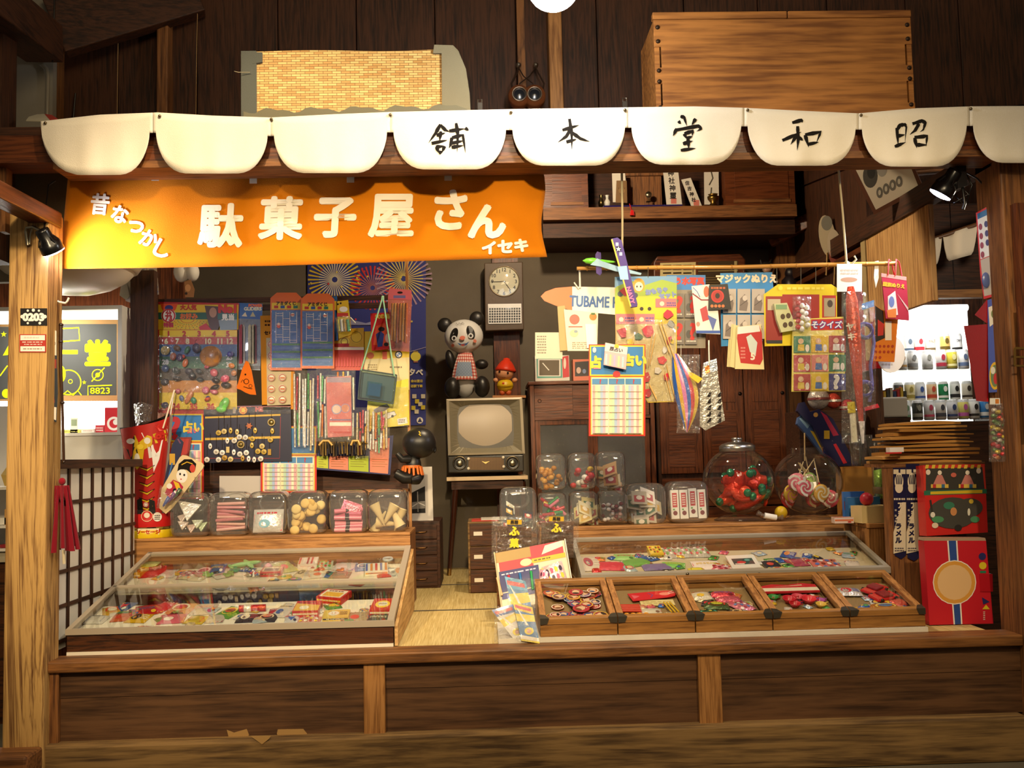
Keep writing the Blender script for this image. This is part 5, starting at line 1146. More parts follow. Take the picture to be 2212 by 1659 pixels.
fl=thing('feather_shuttles','clear cone of coloured feather shuttlecocks in front of the paddle','toy',W(350,1098,1.0))
for k in range(7):obj('shuttlecock',B().lathe(W(352+k*4,1094-k*3,.985+.004*(k%3)),[(.003,0),(.006,.01),(.012,.05),(.0,.055)],8,['3a50a0','c03060','d08030','6a3a80','e0d8c8','c82848','405a40'][k],(.55,0,.8)),'candy',fl)
obj('wrapper',B().sheet(lambda u,v:W(340+8*v+(50*u)*(.3+.7*v)-2,1098-50*v*(1-.55*u),.98-.02*math.sin(math.pi*u)),10,8),'film',fl)
# ================================================================== television corner
TVY = 2.28
tv=thing('television','old boxy television with curved grey screen and round tuning dials','television',W(1050,1028,TVY+.2))
# pixel frame measured at the front of the set
def tp(x, y, d=0): return W(x, y, TVY + d)
q1 = [(964, 862), (1128, 858), (1134, 980), (968, 984)]
z_ = lambda d: 0
F4 = [tp(*p) for p in q1]
cx_ = (F4[0] + F4[2]) / 2
def ins(k, d): return [cx_ + (p - cx_) * k + Vector((0, d, 0)) for p in F4]
b = B()
def ringq(b, A, C, col): b.add(A + C, [(i, (i + 1) % 4, 4 + (i + 1) % 4, 4 + i) for i in range(4)], col)
FC = 'a89c86'
ringq(b,ins(1,0),ins(.93,-.004),FC);ringq(b,ins(1.0,0),ins(.985,.06),FC);ringq(b,ins(.985,.06),ins(.93,.16),'6a6860')
obj('front_frame', b, 'metal_paint', tv)
b = B(); A = ins(.93, -.004)
# mask funnel from the rectangular frame to the rounded tube opening
n = 48; ctr = cx_ + Vector((-.002, 0, .006)); RX, RZ = .158, .125
ux = (F4[1] - F4[0]).normalized()
def sup(t, k, e=.42):
    c_,s_=math.cos(t),math.sin(t);return Vector((math.copysign(abs(c_)**e,c_)*RX*k,0,math.copysign(abs(s_)**e,s_)*RZ*k))
def rec(t):
    c_, s_ = math.cos(t), math.sin(t); m_ = max(abs(c_), abs(s_)); return Vector((c_ / m_, 0, s_ / m_))
outer = []
for i in range(n):
    r_ = rec(2 * math.pi * i / n); u, v = (r_.x + 1) / 2, (r_.z + 1) / 2
    outer.append(A[3] * (1 - u) * (1 - v) + A[2] * u * (1 - v) + A[0] * (1 - u) * v + A[1] * u * v)
inner = [ctr + sup(2 * math.pi * i / n, 1) + Vector((0, .035, 0)) for i in range(n)]
b.add(outer + inner, [(i, (i + 1) % n, n + (i + 1) % n, n + i) for i in range(n)], '7c7460')
obj('screen_mask', b, 'metal_paint', tv)
b=B().sheet(lambda u,v:ctr+Vector((RX*1.02*(2*u-1)*(1-.05*(2*v-1)**2),.0375-.026*(1-((2*u-1)**2+(2*v-1)**2)/2),RZ*1.02*(2*v-1)*(1-.05*(2*u-1)**2))),16,12,'a89a88')
obj('screen', b, 'rubber', tv)
obj('screen_gasket', B().tube(inner + inner[:2], .004, 6, '2a241c'), 'plastic', tv)
# cabinet body and control panel
zb = tp(1050, 1021).z; xl, xr = tp(966, 1000).x, tp(1132, 1000).x
obj('cabinet',B().hexa([Vector((xl+.004,TVY+.02,zb)),Vector((xr,TVY+.02,zb)),F4[1]+Vector((-.004,.03,-.004)),F4[0]+Vector((.004,.03,-.004))],[Vector((xl+.02,TVY+.40,zb+.02)),Vector((xr-.02,TVY+.40,zb+.02)),F4[1]+Vector((-.03,.4,-.04)),F4[0]+Vector((.03,.4,-.04))],'4a4640'),'metal_paint',tv)
pz0, pz1 = tp(1050, 1020).z, tp(1050, 984).z
bevel(obj('control_panel',B().box(xl+.004,xr-.002,TVY-.002,TVY+.03,pz0,pz1,'2e2a24'),'plastic',tv),.006)
obj('speaker_grille',prints(B(),Pl(TVY-.003),[('r',1012,988,1088,1015,'7a5a34')]+[('l',[(1012+k*3.2,988),(1012+k*3.2,1015)],.7,'3a2a1a')for k in range(24)]+[('l',[(1012,988+k*3),(1088,988+k*3)],.6,'3a2a1a')for k in range(10)]),'metal_paint',tv)
for x in (993, 1107):
    o=obj('dial',B().lathe(tp(x,1000,-.003),[(.042,0),(.042,-.006),(.036,-.008),(.034,-.006),(.022,-.008)],28,'1e1a16',(0,1,0)),'plastic',tv)
    obj('dial_knob',B().lathe(tp(x,1000,-.01),[(.018,0),(.017,-.014),(.012,-.018),(0,-.018)],20,'b0a890',(0,1,0)),'metal',o)
    obj('dial_ring',B().lathe(tp(x,1000,-.003),[(.040,-.007),(.041,-.009),(.038,-.009)],28,'8a7a5c',(0,1,0)),'metal',o)
for x,y in((1012,991),(1087,988),(1012,1012),(1088,1008)):obj('knob',B().lathe(tp(x,y,-.004),[(.009,0),(.009,-.008),(.005,-.011),(0,-.011)],12,'d8ceb8',(0,1,0)),'plastic',tv)
obj('emblem',B().prism([tp(x,y,-.008)for x,y in[(1040,996),(1048,998),(1058,996),(1049,1002)]],(0,.004,0),'c8b070'),'metal',tv)
# stand
st=thing('television_stand','spindly dark stand with pale top board under the old television','stand',W(1050,1243,2.4))
zt=tp(1050,1029).z;obj('top_board',B().box(tp(965,1030).x,tp(1140,1030).x,TVY-.02,TVY+.42,zt-.022,zt,'d0b48c'),'paintwood',st)
obj('apron',B().box(tp(975,1040).x,tp(1130,1040).x,TVY+.01,TVY+.38,zt-.075,zt-.023),'darkwood_x',st)
for (x, xb, d) in ((985, 970, .03), (1128, 1140, .03), (985, 972, .36), (1128, 1138, .36)):
    obj('leg',B().tube([tp(x,1040,d),Vector((tp(xb,1240,d).x,TVY+d,.449))],[.02,.012],10,'3a1c10'),'candy',st)
    obj('leg_tip',B().tube([Vector((tp(xb,1240,d).x,TVY+d,.449)),Vector((tp(xb,1240,d).x+(.003 if xb<1000 else-.003),TVY+d,.49))],.0135,10,'b08a50'),'metal',st)
# ---- inflatable panda
ZT = F4[0].z + .004; PY = TVY + .12
def ip(x, y, d=0): return W(x, y, PY + d)
s_ = MP(PY)
pa=thing('inflatable_panda','inflatable panda in gingham apron sitting on the old television','toy',ip(1003,858))
RT = Matrix.Rotation(R(-4), 3, 'Y')
obj('body', B().ell(ip(1004, 815, .02), (27 * s_, 24 * s_, 44 * s_), 'd0ccc6', 24, 16), 'rubber', pa)
HC = ip(1002, 727, -.01); hr = Vector((42 * s_, 30 * s_, 37 * s_))
obj('head', B().ell(HC, tuple(hr), 'dcd8d0', 28, 18, RT), 'rubber', pa)
for x,y,r in((961,702,16),(1030,688,16)):obj('ear',B().ell(ip(x,y,.01),(r*s_,r*s_*.6,r*s_),'221e1a',18,12),'rubber',pa)
obj('arm',B().ell(ip(973,778,0),(10*s_,10*s_,23*s_),'221e1a',16,10,Matrix.Rotation(R(-12),3,'Y')),'rubber',pa)
obj('arm', B().ell(ip(1040, 787, 0), (15 * s_, 10 * s_, 11 * s_), '221e1a', 16, 10), 'rubber', pa)
for x,y in((977,838),(1041,835)):obj('leg',B().ell(ip(x,y,-.05),(17*s_,17*s_,23*s_),'221e1a',18,12),'rubber',pa)
class El:
    """front of an ellipsoid seen along y"""
    n = Vector((0, -1, 0))
    def __init__(s, c, r): s.c = c; s.r = r
    def pt(s, x, y, off=0):
        q=W(x,y,s.c.y-s.r[1]*.8);a=(q.x-s.c.x)/s.r[0];b_=(q.z-s.c.z)/s.r[2];k=max(0,1-a*a-b_*b_)
        return Vector((q.x, s.c.y - s.r[1] * math.sqrt(k) - off, q.z))
HE = El(HC, hr * 1.0)
def el(cx, cy, rx, ry, rot, n=20):
    a=R(rot);return[(cx+rx*math.cos(2*math.pi*k/n)*math.cos(a)-ry*math.sin(2*math.pi*k/n)*math.sin(a),cy+rx*math.cos(2*math.pi*k/n)*math.sin(a)+ry*math.sin(2*math.pi*k/n)*math.cos(a))for k in range(n)]
obj('face_print',prints(B(),HE,[('p',el(981,723,8,15,18),'1c1814'),('p',el(1017,718,8,15,-22),'1c1814'),('p',el(981,731,5.5,5.5,0),'e8e8e4'),('p',el(1017,726,5.5,5.5,0),'e8e8e4'),('p',el(981,731,2.8,2.8,0),'302820'),('p',el(1017,726,2.8,2.8,0),'302820'),
     ('p',el(999,731,6,4.5,-8),'e8846c'),('p',el(1026,737,3.5,3.5,0),'e88870'),('p',el(978,746,3.5,3.5,0),'e88870'),('p',[(988,741),(997,744),(1008,742),(1014,738),(1008,746),(1000,748),(993,746)],'3a70b0'),('p',[(994,745),(1006,744),(1000,748.5)],'d85a50'),('l',[(985,697),(989,702),(992,697),(996,701),(999,696),(1003,700)],.9,'302820')],.0009,.006),'rubber',pa)
# gingham apron as a bib bowed over the belly
def ap(u, v):
    y = 758 + 62 * v; hw = 13 + 15 * v + 2 * math.sin(v * 3); x = 1005 - 1.5 * v + (u - .5) * 2 * hw
    q = El(ip(1004, 815, .02), (34 * s_, 33 * s_, 66 * s_)).pt(x, y); return q
b = B(); nu, nv = 16, 18
for j in range(nv):
    for i in range(nu):
        c_=['ece4dc','d88878','d88878','b85048'][(i%2)+2*(j%2)]if(i%2 or j%2)else 'ece4dc'
        if 2 <= i <= 12 and 7 <= j <= 15: c_ = '8a9ab0' if (i + j) % 2 else '98a6ba'
        b.add([ap(i/nu,j/nv),ap((i+1)/nu,j/nv),ap((i+1)/nu,(j+1)/nv),ap(i/nu,(j+1)/nv)],[(3,2,1,0)],c_)
obj('apron', b, 'cloth', pa)
# ---- little doll with red cap on a board
DY = TVY + .10
def dp(x, y, d=0): return W(x, y, DY + d)
s_ = MP(DY)
wb=card('wooden_plate','thin wooden board lying on the television under the small doll','board',Pl(DY-.05),(1064,854,1136,859),'a8703c',th=.16,mat='paintwood')
dl=thing('vinyl_doll','small vinyl doll with red cap and yellow shirt on the television','doll',dp(1089,854))
HD = dp(1090, 806, 0); hd = Vector((20 * s_, 18 * s_, 16 * s_))
obj('head', B().ell(HD, tuple(hd), 'd8966a', 24, 16), 'rubber', dl)
obj('cap',B().lathe(dp(1092,803,.005),[(21*s_,0),(23.5*s_,2*s_),(22*s_,6*s_),(17*s_,15*s_),(12*s_,22*s_),(8*s_,25*s_),(7*s_,29*s_),(0,31*s_)],24,'d8381c',(.12,.05,1)),'rubber',dl)
obj('face_print',prints(B(),El(HD,hd),[('c',1079,803,2.2,2.6,'241408'),('c',1097,806,2.2,2.6,'241408'),('l',[(1084,816),(1088,817),(1092,816)],1,'a85038')],.0005,.003),'rubber',dl)
obj('body', B().ell(dp(1091, 833), (18 * s_, 15 * s_, 15 * s_), 'd8b020', 20, 12), 'rubber', dl)
obj('shirt_hem',B().lathe(dp(1091,836),[(17*s_,0),(18.5*s_,3*s_),(17.5*s_,5*s_)],20,'c8a018'),'rubber',dl)
for x in(1071,1112):obj('arm',B().ell(dp(x,821),(6*s_,5*s_,5*s_),'d8966a',12,8),'rubber',dl)
for x in(1085,1098):obj('leg',B().ell(dp(x,847),(7*s_,8*s_,7*s_),'d0683c',12,8),'rubber',dl)
obj('button', B().ell(dp(1087, 828, -15 * s_), (2.5 * s_, .003, 2.5 * s_), 'c83828', 10, 6), 'rubber', dl)
# ---- wall clock
CY = 2.69
ck=thing('wall_clock','brown box wall clock with round dial and white louvre panel','clock',W(1088,715,CY))
ol = [(1046, 568), (1129, 565), (1132, 712), (1048, 715)]; f4 = [W(x, y, CY - .10) for x, y in ol]
bevel(obj('case', B().hexa(f4, [p + Vector((0, .10, 0)) for p in f4], '5a4632'), 'paintwood', ck), .006)
QP = Pl(CY - .101)
obj('dial_face',B().lathe(QP.pt(1089,608),[(0,-.002),(31*MP(2.6),-.002),(32.5*MP(2.6),.001)],40,'d8d0b4',(0,1,0),smooth=False),'card',ck)
nums=[('t',str(h),1089+25.5*math.sin(R(30*h)),608-25.5*math.cos(R(30*h)),7.5,'28201a',{'bold':.35})for h in range(1,13)]
obj('numerals', prints(B(), QP, nums, .00002, .0028), 'card', ck)
obj('dial_rim',B().lathe(QP.pt(1089,608),[(31.5*MP(2.6),0),(32.5*MP(2.6),-.006),(33.5*MP(2.6),-.006),(34*MP(2.6),.001)],40,'8a7a60',(0,1,0)),'metal',ck)
obj('hour_hand', B().line(QP, [(1089, 608), (1102, 626)], [2.4, 1.2], '18120c', .0036), 'dark_metal', ck)
obj('minute_hand', B().line(QP, [(1092, 608), (1060, 609)], [2.0, 1.0], '18120c', .0042), 'dark_metal', ck)
obj('glass',B().lathe(QP.pt(1089,608),[(32*MP(2.6),-.006),(22*MP(2.6),-.013),(10*MP(2.6),-.016),(0,-.017)],32,'ffffff',(0,1,0)),'glass',ck)
lv=obj('louvre_panel',B().prism([QP.pt(x,y)for x,y in[(1054,657),(1126,656),(1127,699),(1055,700)]],(0,-.006,0),'e6e0d4'),'plastic',ck)
b = B()
for i in range(13):
    for j in range(6):x=1056.5+i*5.3;y=665.5+j*5.5-i*.06;b.rect(QP,x,y,x+3.9,y+4,'141210',.0075)
obj('louvre_holes', b, 'card', lv)
# ================================================================== sideboard, wardrobe, radio
SY = 2.32
sb_=thing('glass_cupboard','dark wooden cupboard with small sliding doors above frosted glass doors','cupboard',W(1280,1240,SY+.2))
x0, x1 = W(1146, 900, SY).x, W(1414, 900, SY).x; zt = W(1280, 822, SY).z; zm = W(1280, 898, SY).z
bevel(obj('top', B().box(x0 - .01, x1 + .01, SY - .01, SY + .38, zt - .02, zt), 'redwood_x', sb_), .003)
for x in (x0, x1 - .025): obj('side', B().box(x, x + .025, SY, SY + .38, .449, zt - .021), 'redwood_z', sb_)
obj('shelf', B().box(x0 + .026, x1 - .026, SY, SY + .37, zm - .02, zm), 'redwood_x', sb_)
obj('back', B().box(x0 + .026, x1 - .026, SY + .355, SY + .375, .449, zt - .021), 'darkwood_z', sb_)
for k in range(3):
    a = x0 + .028 + k * (x1 - x0 - .056) / 3; c_ = a + (x1 - x0 - .056) / 3 - .002
    o=obj('sliding_door',B().box(a,c_,SY+.012+.012*(k%2),SY+.022+.012*(k%2),zm+.001,zt-.022),'midwood_x' if 0 else 'redwood_x',sb_)
    obj('finger_pull',B().lathe(((a+.03)if k==0 else(c_-.03),SY+.0115+.012*(k%2),(zm+zt)/2-.01),[(.012,0),(.011,-.002),(.008,0)],14,'2a1a10',(0,1,0)),'dark_metal',o)
for k in range(2):
    a = x0 + .028 + k * (x1 - x0 - .056) / 2; c_ = a + (x1 - x0 - .056) / 2 - .002; y = SY + .012 + .015 * k
    b=B().box(a,a+.03,y,y+.012,.46,zm-.022).box(c_-.03,c_,y,y+.012,.46,zm-.022).box(a+.03,c_-.03,y,y+.012,zm-.05,zm-.022).box(a+.03,c_-.03,y,y+.012,.46,.52)
    o=obj('door_frame',b,'redwood_z',sb_);obj('door_pane',B().box(a+.03,c_-.03,y+.004,y+.007,.52,zm-.05),'foggy',o)
wt=thing('wardrobe','tall dark wooden wardrobe with panelled doors behind the hanging cards','wardrobe',W(1560,1240,2.5))
x0, x1 = W(1418, 900, 2.36).x, 1.885; zt = W(1560, 648, 2.36).z
bevel(obj('body', B().box(x0, x1, 2.37, 2.72, .449, zt - .03), 'darkwood_z', wt), .003)
bevel(obj('top', B().box(x0 - .015, x1 + .01, 2.35, 2.725, zt - .03, zt), 'redwood_x', wt), .003)
for k in range(3):
    a = x0 + .02 + k * (x1 - x0 - .04) / 3; c_ = a + (x1 - x0 - .04) / 3 - .006
    o = obj('door', B().box(a, c_, 2.352, 2.369, 1.02, zt - .05), 'redwood_z', wt); bevel(o, .003)
    obj('panel',B().box(a+.05,c_-.05,2.348,2.3515,1.45,zt-.1),'midwood_z' if 0 else 'redwood_z',o)
    obj('lower_panel', B().box(a + .05, c_ - .05, 2.348, 2.3515, 1.06, 1.4), 'redwood_x', o)
    obj('latch',B().lathe((c_-.02,2.351,1.5),[(.012,0),(.01,-.006),(0,-.007)],12,'201410',(0,1,0)),'dark_metal',o)
for k in range(3):
    z=.46+k*.18;o=bevel(obj('drawer',B().box(x0+.02,x1-.02,2.352,2.369,z,z+.17),'redwood_x',wt),.003)
    obj('drawer_pull',B().tube([((x0+x1)/2-.05,2.35,z+.1),((x0+x1)/2-.04,2.335,z+.08),((x0+x1)/2+.04,2.335,z+.08),((x0+x1)/2+.05,2.35,z+.1)],.004,6,'3a2c1c'),'dark_metal',o)
# radio
RY = 2.40
ra=thing('valve_radio','brown wooden valve radio with cream grille on the wardrobe','radio',W(1510,648,RY))
ol = [(1412, 566), (1420, 553), (1600, 548), (1610, 560), (1612, 646), (1412, 650)]
bevel(obj('case', B().prism([W(x, y, RY) for x, y in ol], (0, .2, 0)), 'redwood_x', ra), .008)
q = Pl(RY - .001)
obj('grille',prints(B(),q,[('p',[(1426,568),(1503,566),(1503,600),(1426,602)],'d8c488')]+[('l',[(1432+22*(k%3),574+8*(k//3)),(1450+22*(k%3),573.5+8*(k//3))],3,'281c10')for k in range(9)]),'plastic',ra)
obj('tuning_panel',prints(B(),q,[('p',[(1508,566),(1594,563),(1596,640),(1508,642)],'4a3a26'),('l',[(1508,586),(1594,584)],2,'a89058'),('r',1586,564,1592,640,'b8a470'),('z',1514,572,1578,578,'a08850',1)]+[('l',[(1514,600+5*k),(1580,599+5*k)],1,'a08850')for k in range(7)]),'plastic',ra)
# figures on the wardrobe: plain dark vinyl toys half hidden by the pole
for k, (x, y, c1, c2) in enumerate([(1655, 580, '2a2420', 'd8a888'), (1710, 590, '241c20', 'a82820')]):
    p=W(x,y,2.5);t=thing('vinyl_figure',['small dark vinyl toy figure with pale face on the wardrobe','dark vinyl toy figure with red collar and two horns on the wardrobe'][k],'toy',W(x,648,2.5))
    s_=MP(2.5);obj('head',B().ell(p,(15*s_,13*s_,15*s_),c1,16,10),'rubber',t);obj('body',B().lathe(W(x,648,2.5),[(14*s_,0),(18*s_,20*s_),(20*s_,44*s_),(8*s_,56*s_)],16,c1),'rubber',t)
    obj('face' if k==0 else 'collar',B().ell(p+Vector((0,-.02,-.01 if k==0 else-.05)),(11*s_,8*s_,8*s_),c2,12,8),'rubber',t)
    for e_ in(-1,1):obj('horn',B().lathe(p+Vector((e_*9*s_,0,10*s_)),[(5*s_,0),(0,12*s_)],10,c1 if k==0 else '6a5a40',(e_*.3,0,1)),'rubber',t)
# ================================================================== altar shelf high on the back wall
KY = 2.25
ks=thing('altar_shelf','dark wooden household altar cabinet high on the back wall','cabinet',W(1450,470,KY+.2))
xa, xb = W(1172, 430, KY).x, W(1718, 430, KY).x; z0 = W(1450, 462, KY).z; z1 = W(1450, 447, KY).z; z2 = 3.05
obj('bottom_board', B().box(xa, xb, KY - .02, 2.73, z0 - .03, z1), 'midwood_x', ks)
obj('lower_rail', B().box(xa, xb, KY + .03, 2.73, z0 - .13, z0 - .031), 'darkwood_x', ks)
ia, ib = W(1270, 400, KY).x, W(1566, 400, KY).x
for (a, c_) in ((xa, ia), (ib, xb)):
    o=obj('side_cabinet',B().box(a,c_,KY,2.7,z1,z2),'redwood_x',ks);obj('panel',B().box(a+.06,c_-.04,KY-.004,KY-.001,z1+.04,z1+.28),'redwood_x',o)
    obj('panel_rail',B().box(a+.05,c_-.03,KY-.006,KY,z1+.02,z1+.039),'midwood_x',o);obj('panel_rail',B().box(a+.05,c_-.03,KY-.006,KY,z1+.281,z1+.31),'midwood_x',o)
obj('recess_back', B().box(ia, ib, 2.6, 2.62, z1, z2), 'darkwood_x', ks)
obj('altar_cloth',B().box(W(1302,440,KY+.05).x,W(1472,440,KY+.05).x,KY+.02,KY+.3,z1,z1+.02,'241a58'),'cloth',ks)
obj('miniature_shrine',B().box(W(1355,400,2.4).x,W(1430,400,2.4).x,2.42,2.55,z1+.02,z1+.24).box(W(1345,400,2.4).x,W(1440,400,2.4).x,2.40,2.57,z1+.24,z1+.26),'midwood_z',ks)
for k,(ol,tx,tc2,lab)in enumerate([([(1322,372),(1350,372),(1356,437),(1324,437)],'',None,'blank white upright tablet on the altar shelf'),([(1332,390),(1354,390),(1355,438),(1330,438)],'','7a5a34','small brown fan-marked tablet in front of the blank white one'),
        ([(1432,364),(1464,362),(1474,446),(1440,442)],'神社神璽',None,'tall paper charm with black characters and red seal on the altar shelf'),([(1472,388),(1492,384),(1517,446),(1494,446)],'住吉神社',None,'smaller slanting paper charm beside the tall one'),([(1521,360),(1552,360),(1553,442),(1522,442)],'',None,'pale patterned charm behind the brass vase')]):
    q = Pl(KY + .05 - .012 * (k % 2)); x, y = (ol[0][0] + ol[1][0]) / 2, 0; I = []
    for i,t_ in enumerate(tx):f_=(i+.6)/(len(tx)+.8);xx=ol[0][0]*(1-f_)+ol[3][0]*f_+(ol[1][0]-ol[0][0])*.5;yy=ol[0][1]+(ol[3][1]-ol[0][1])*f_;I.append(('t',t_,xx,yy,13 if k==2 else 9,'201814',{'bold':.4}))
    if tx:xx=ol[3][0]+(ol[2][0]-ol[3][0])*.45;I.append(('r',xx-6,ol[3][1]-14,xx+6,ol[3][1]-2,'c87060'))
    if k==1:I+=[('l',[(1343,430),(1336,405)],1,'4a3420'),('l',[(1343,430),(1350,405)],1,'4a3420'),('c',1343,412,7,6,'8a6a40')]
    if k==4:I+=[('l',[(1535,365),(1540,385),(1532,400)],3,'504838'),('l',[(1537,405),(1535,430)],3,'504838')]
    card('shrine_tablet', lab, 'tablet', q, ol, tc2 or 'd8d0c0', I, .008, 'paper')
t=thing('brass_vase','small brass vase standing at the right of the altar recess','vase',W(1541,444,KY+.02));s_=MP(KY)
obj('body',B().lathe(W(1541,444,KY+.02),[(0,0),(9*s_,0),(6*s_,6*s_),(12*s_,14*s_),(13*s_,20*s_),(8*s_,22*s_)],18,'8a6a34'),'metal',t);obj('mouth',B().lathe(W(1541,444,KY+.02),[(8*s_,22*s_),(11*s_,25*s_),(7*s_,24*s_)],18,'a07c40'),'metal',t)
for k, x in enumerate((1299, 1312)):
    p=W(x,446,KY+.06);t=thing('offering_cup',['dull brass offering cup at the left of the altar recess','small white sake bottle beside the blank tablet'][k],'cup',p);obj('body',B().lathe(p,[(0,0),(6*s_,0),(7*s_,10*s_),(3*s_,17*s_),(4*s_,24*s_)],14,'6a5a38' if k==0 else 'd8d4c8'),'metal' if k==0 else 'candy',t);obj('lip',B().lathe(p,[(4*s_,24*s_),(5*s_,25*s_),(3.5*s_,25*s_)],14,'8a7a50' if k==0 else 'd8d4c8'),'metal' if k==0 else 'candy',t)
p=W(1401,436,KY+.08);t=thing('round_mirror','tiny round altar mirror on a stand beside the miniature shrine','mirror',p);obj('disc',B().lathe(W(1401,420,KY+.08),[(0,0),(7*s_,0),(7*s_,.006),(0,.006)],18,'b8a888',(0,1,0)),'metal',t);obj('stand',B().lathe(p,[(6*s_,0),(2*s_,4*s_),(2*s_,9*s_)],12,'5a4020'),'paintwood',t)
t=thing('red_tassel','small red tassel hanging from the altar shelf edge','tassel',W(1366,466,KY-.03));obj('cord',B().tube([W(1360,440,KY-.03),W(1364,455,KY-.03)],.003,6,'c01c1c'),'cloth',t);obj('fringe',B().lathe(W(1366,466,KY-.03),[(5.5*s_,0),(4.5*s_,10*s_),(1.5*s_,13*s_)],10,'c81c1c'),'cloth',t)
# ================================================================== chest, framed photo, drawers beside the television
cy0 = 1.75
cs=thing('small_chest','dark low chest of drawers between the long case and the television stand','chest',W(915,1240,1.9))
x0, x1 = W(878, 1150, cy0).x, W(950, 1150, cy0).x; zt = W(915, 1127, cy0).z
bevel(obj('body', B().box(x0 - .3, x1, cy0 + .012, cy0 + .4, .449, zt), 'darkwood_x', cs), .003)
for k in range(4):
    h=(zt-.47)/4;z=.46+k*h;o=bevel(obj('drawer',B().box(x0-.28,x1-.015,cy0,cy0+.0115,z,z+h-.008),'darkwood_x',cs),.003)
    obj('drawer_pull',B().tube([(x1-.15,cy0,z+h*.5),(x1-.14,cy0-.012,z+h*.45),(x1-.08,cy0-.012,z+h*.45),(x1-.07,cy0,z+h*.5)],.003,6,'7a5a34'),'metal',o)
q = Pl((0, cy0 + .02, zt), (0, -1, .12))
pf_=card('framed_photograph','black and white photograph in a white mount standing on the low chest','picture',Pl(cy0+.10),[(797,1012),(933,1008),(936,1125),(798,1130)],'dcd6cc',[('p',[(812,1026),(918,1020),(920,1108),(814,1112)],'c8c4bc'),('p',[(888,1065),(918,1050),(919,1108),(889,1109)],'1c1a18'),('p',[(889,1085),(918,1082),(918,1098),(889,1100)],'8a8680'),('l',[(890,1095),(904,1086),(918,1092)],2,'e0dcd4'),('l',[(902,1062),(903,1106)],2,'a8a49c'),('p',[(814,1052),(836,1052),(834,1040),(840,1060),(820,1062)],'3a4a80')],.012,'paper')
tn=thing('tea_chest','scorched wooden drawer box with paper labels on the floor beside the bags','drawer box',W(1040,1240,1.5))
x0, x1 = W(1011, 1180, 1.5).x, W(1100, 1180, 1.5).x; zt = W(1040, 1128, 1.5).z
bevel(obj('body', B().box(x0, x1, 1.512, 1.85, .449, zt), 'weathered', tn), .003)
for k in range(3):
    h=(zt-.455)/3;z=.452+k*h;o=bevel(obj('drawer',B().box(x0+.01,x1-.01,1.5,1.511,z,z+h-.006),'casefront',tn),.002)
    obj('paper_label',B().box(x0+.03,x0+.075,1.498,1.4995,z+h*.45,z+h*.62,'d8d0c0'),'paper',o)
for k, (c1, dx) in enumerate((('b8382c', 0), ('c8c0b0', .05))):
    o=tag(obj('magazine',B().box(x0+.02+dx,x0+.16+dx,1.55,1.72,zt+.001+.006*k,zt+.006+.006*k,c1),'paper'),['red-edged magazine lying on the scorched drawer box','white magazine on top of the red-edged one'][k],'magazine')
# ---- black inflatable doll clipped to the bamboo upright (plain, no painted face)
DY = 1.28
def bp_(x, y, d=0): return W(x, y, DY + d)
s_ = MP(DY)
bd=thing('inflatable_doll','plain black inflatable doll with orange fringed skirt clinging to the rack post','toy',bp_(885,1045))
obj('head', B().ell(bp_(906, 957, -.06), (36 * s_, 32 * s_, 33 * s_), '1c1a18', 24, 16), 'rubber', bd)
obj('ear',B().lathe(bp_(935,969,-.07),[(8*s_,0),(10*s_,.006),(8*s_,.012),(5*s_,.006),(8*s_,0)],16,'141210',(1,-.3,0)),'rubber',bd)
obj('body', B().ell(bp_(893, 1005, -.05), (17 * s_, 15 * s_, 26 * s_), '1c1a18', 18, 12), 'rubber', bd)
obj('arm',B().tube([bp_(884,992,-.07),bp_(868,992,-.09),bp_(858,980,-.09)],[.022,.018,.014],10,'1c1a18'),'rubber',bd)
obj('leg',B().tube([bp_(900,1032,-.06),bp_(872,1032,-.09),bp_(855,1022,-.09)],[.03,.03,.024],12,'181614'),'rubber',bd);obj('leg',B().tube([bp_(905,1028,-.04),bp_(900,1036,-.09),bp_(888,1038,-.1)],[.026,.026,.02],12,'181614'),'rubber',bd)
sk=obj('skirt_band',B().lathe(bp_(890,1008,-.05),[(19*s_,-3*s_),(20*s_,0),(19*s_,3*s_)],20,'d86c20'),'rubber',bd)
for k in range(14):a=2*math.pi*k/14;c_=bp_(890,1008,-.05);obj('skirt_fringe',B().tube([c_+Vector((math.cos(a)*19*s_,math.sin(a)*17*s_,0)),c_+Vector((math.cos(a)*23*s_,math.sin(a)*20*s_,-19*s_))],[.007,.006],6,'d86c20'),'rubber',sk)
obj('hair_tuft',B().tube([bp_(905,932,-.13),bp_(908,936,-.135),bp_(905,938,-.135),bp_(909,941,-.135)],.003,6,'d8b828'),'rubber',bd)
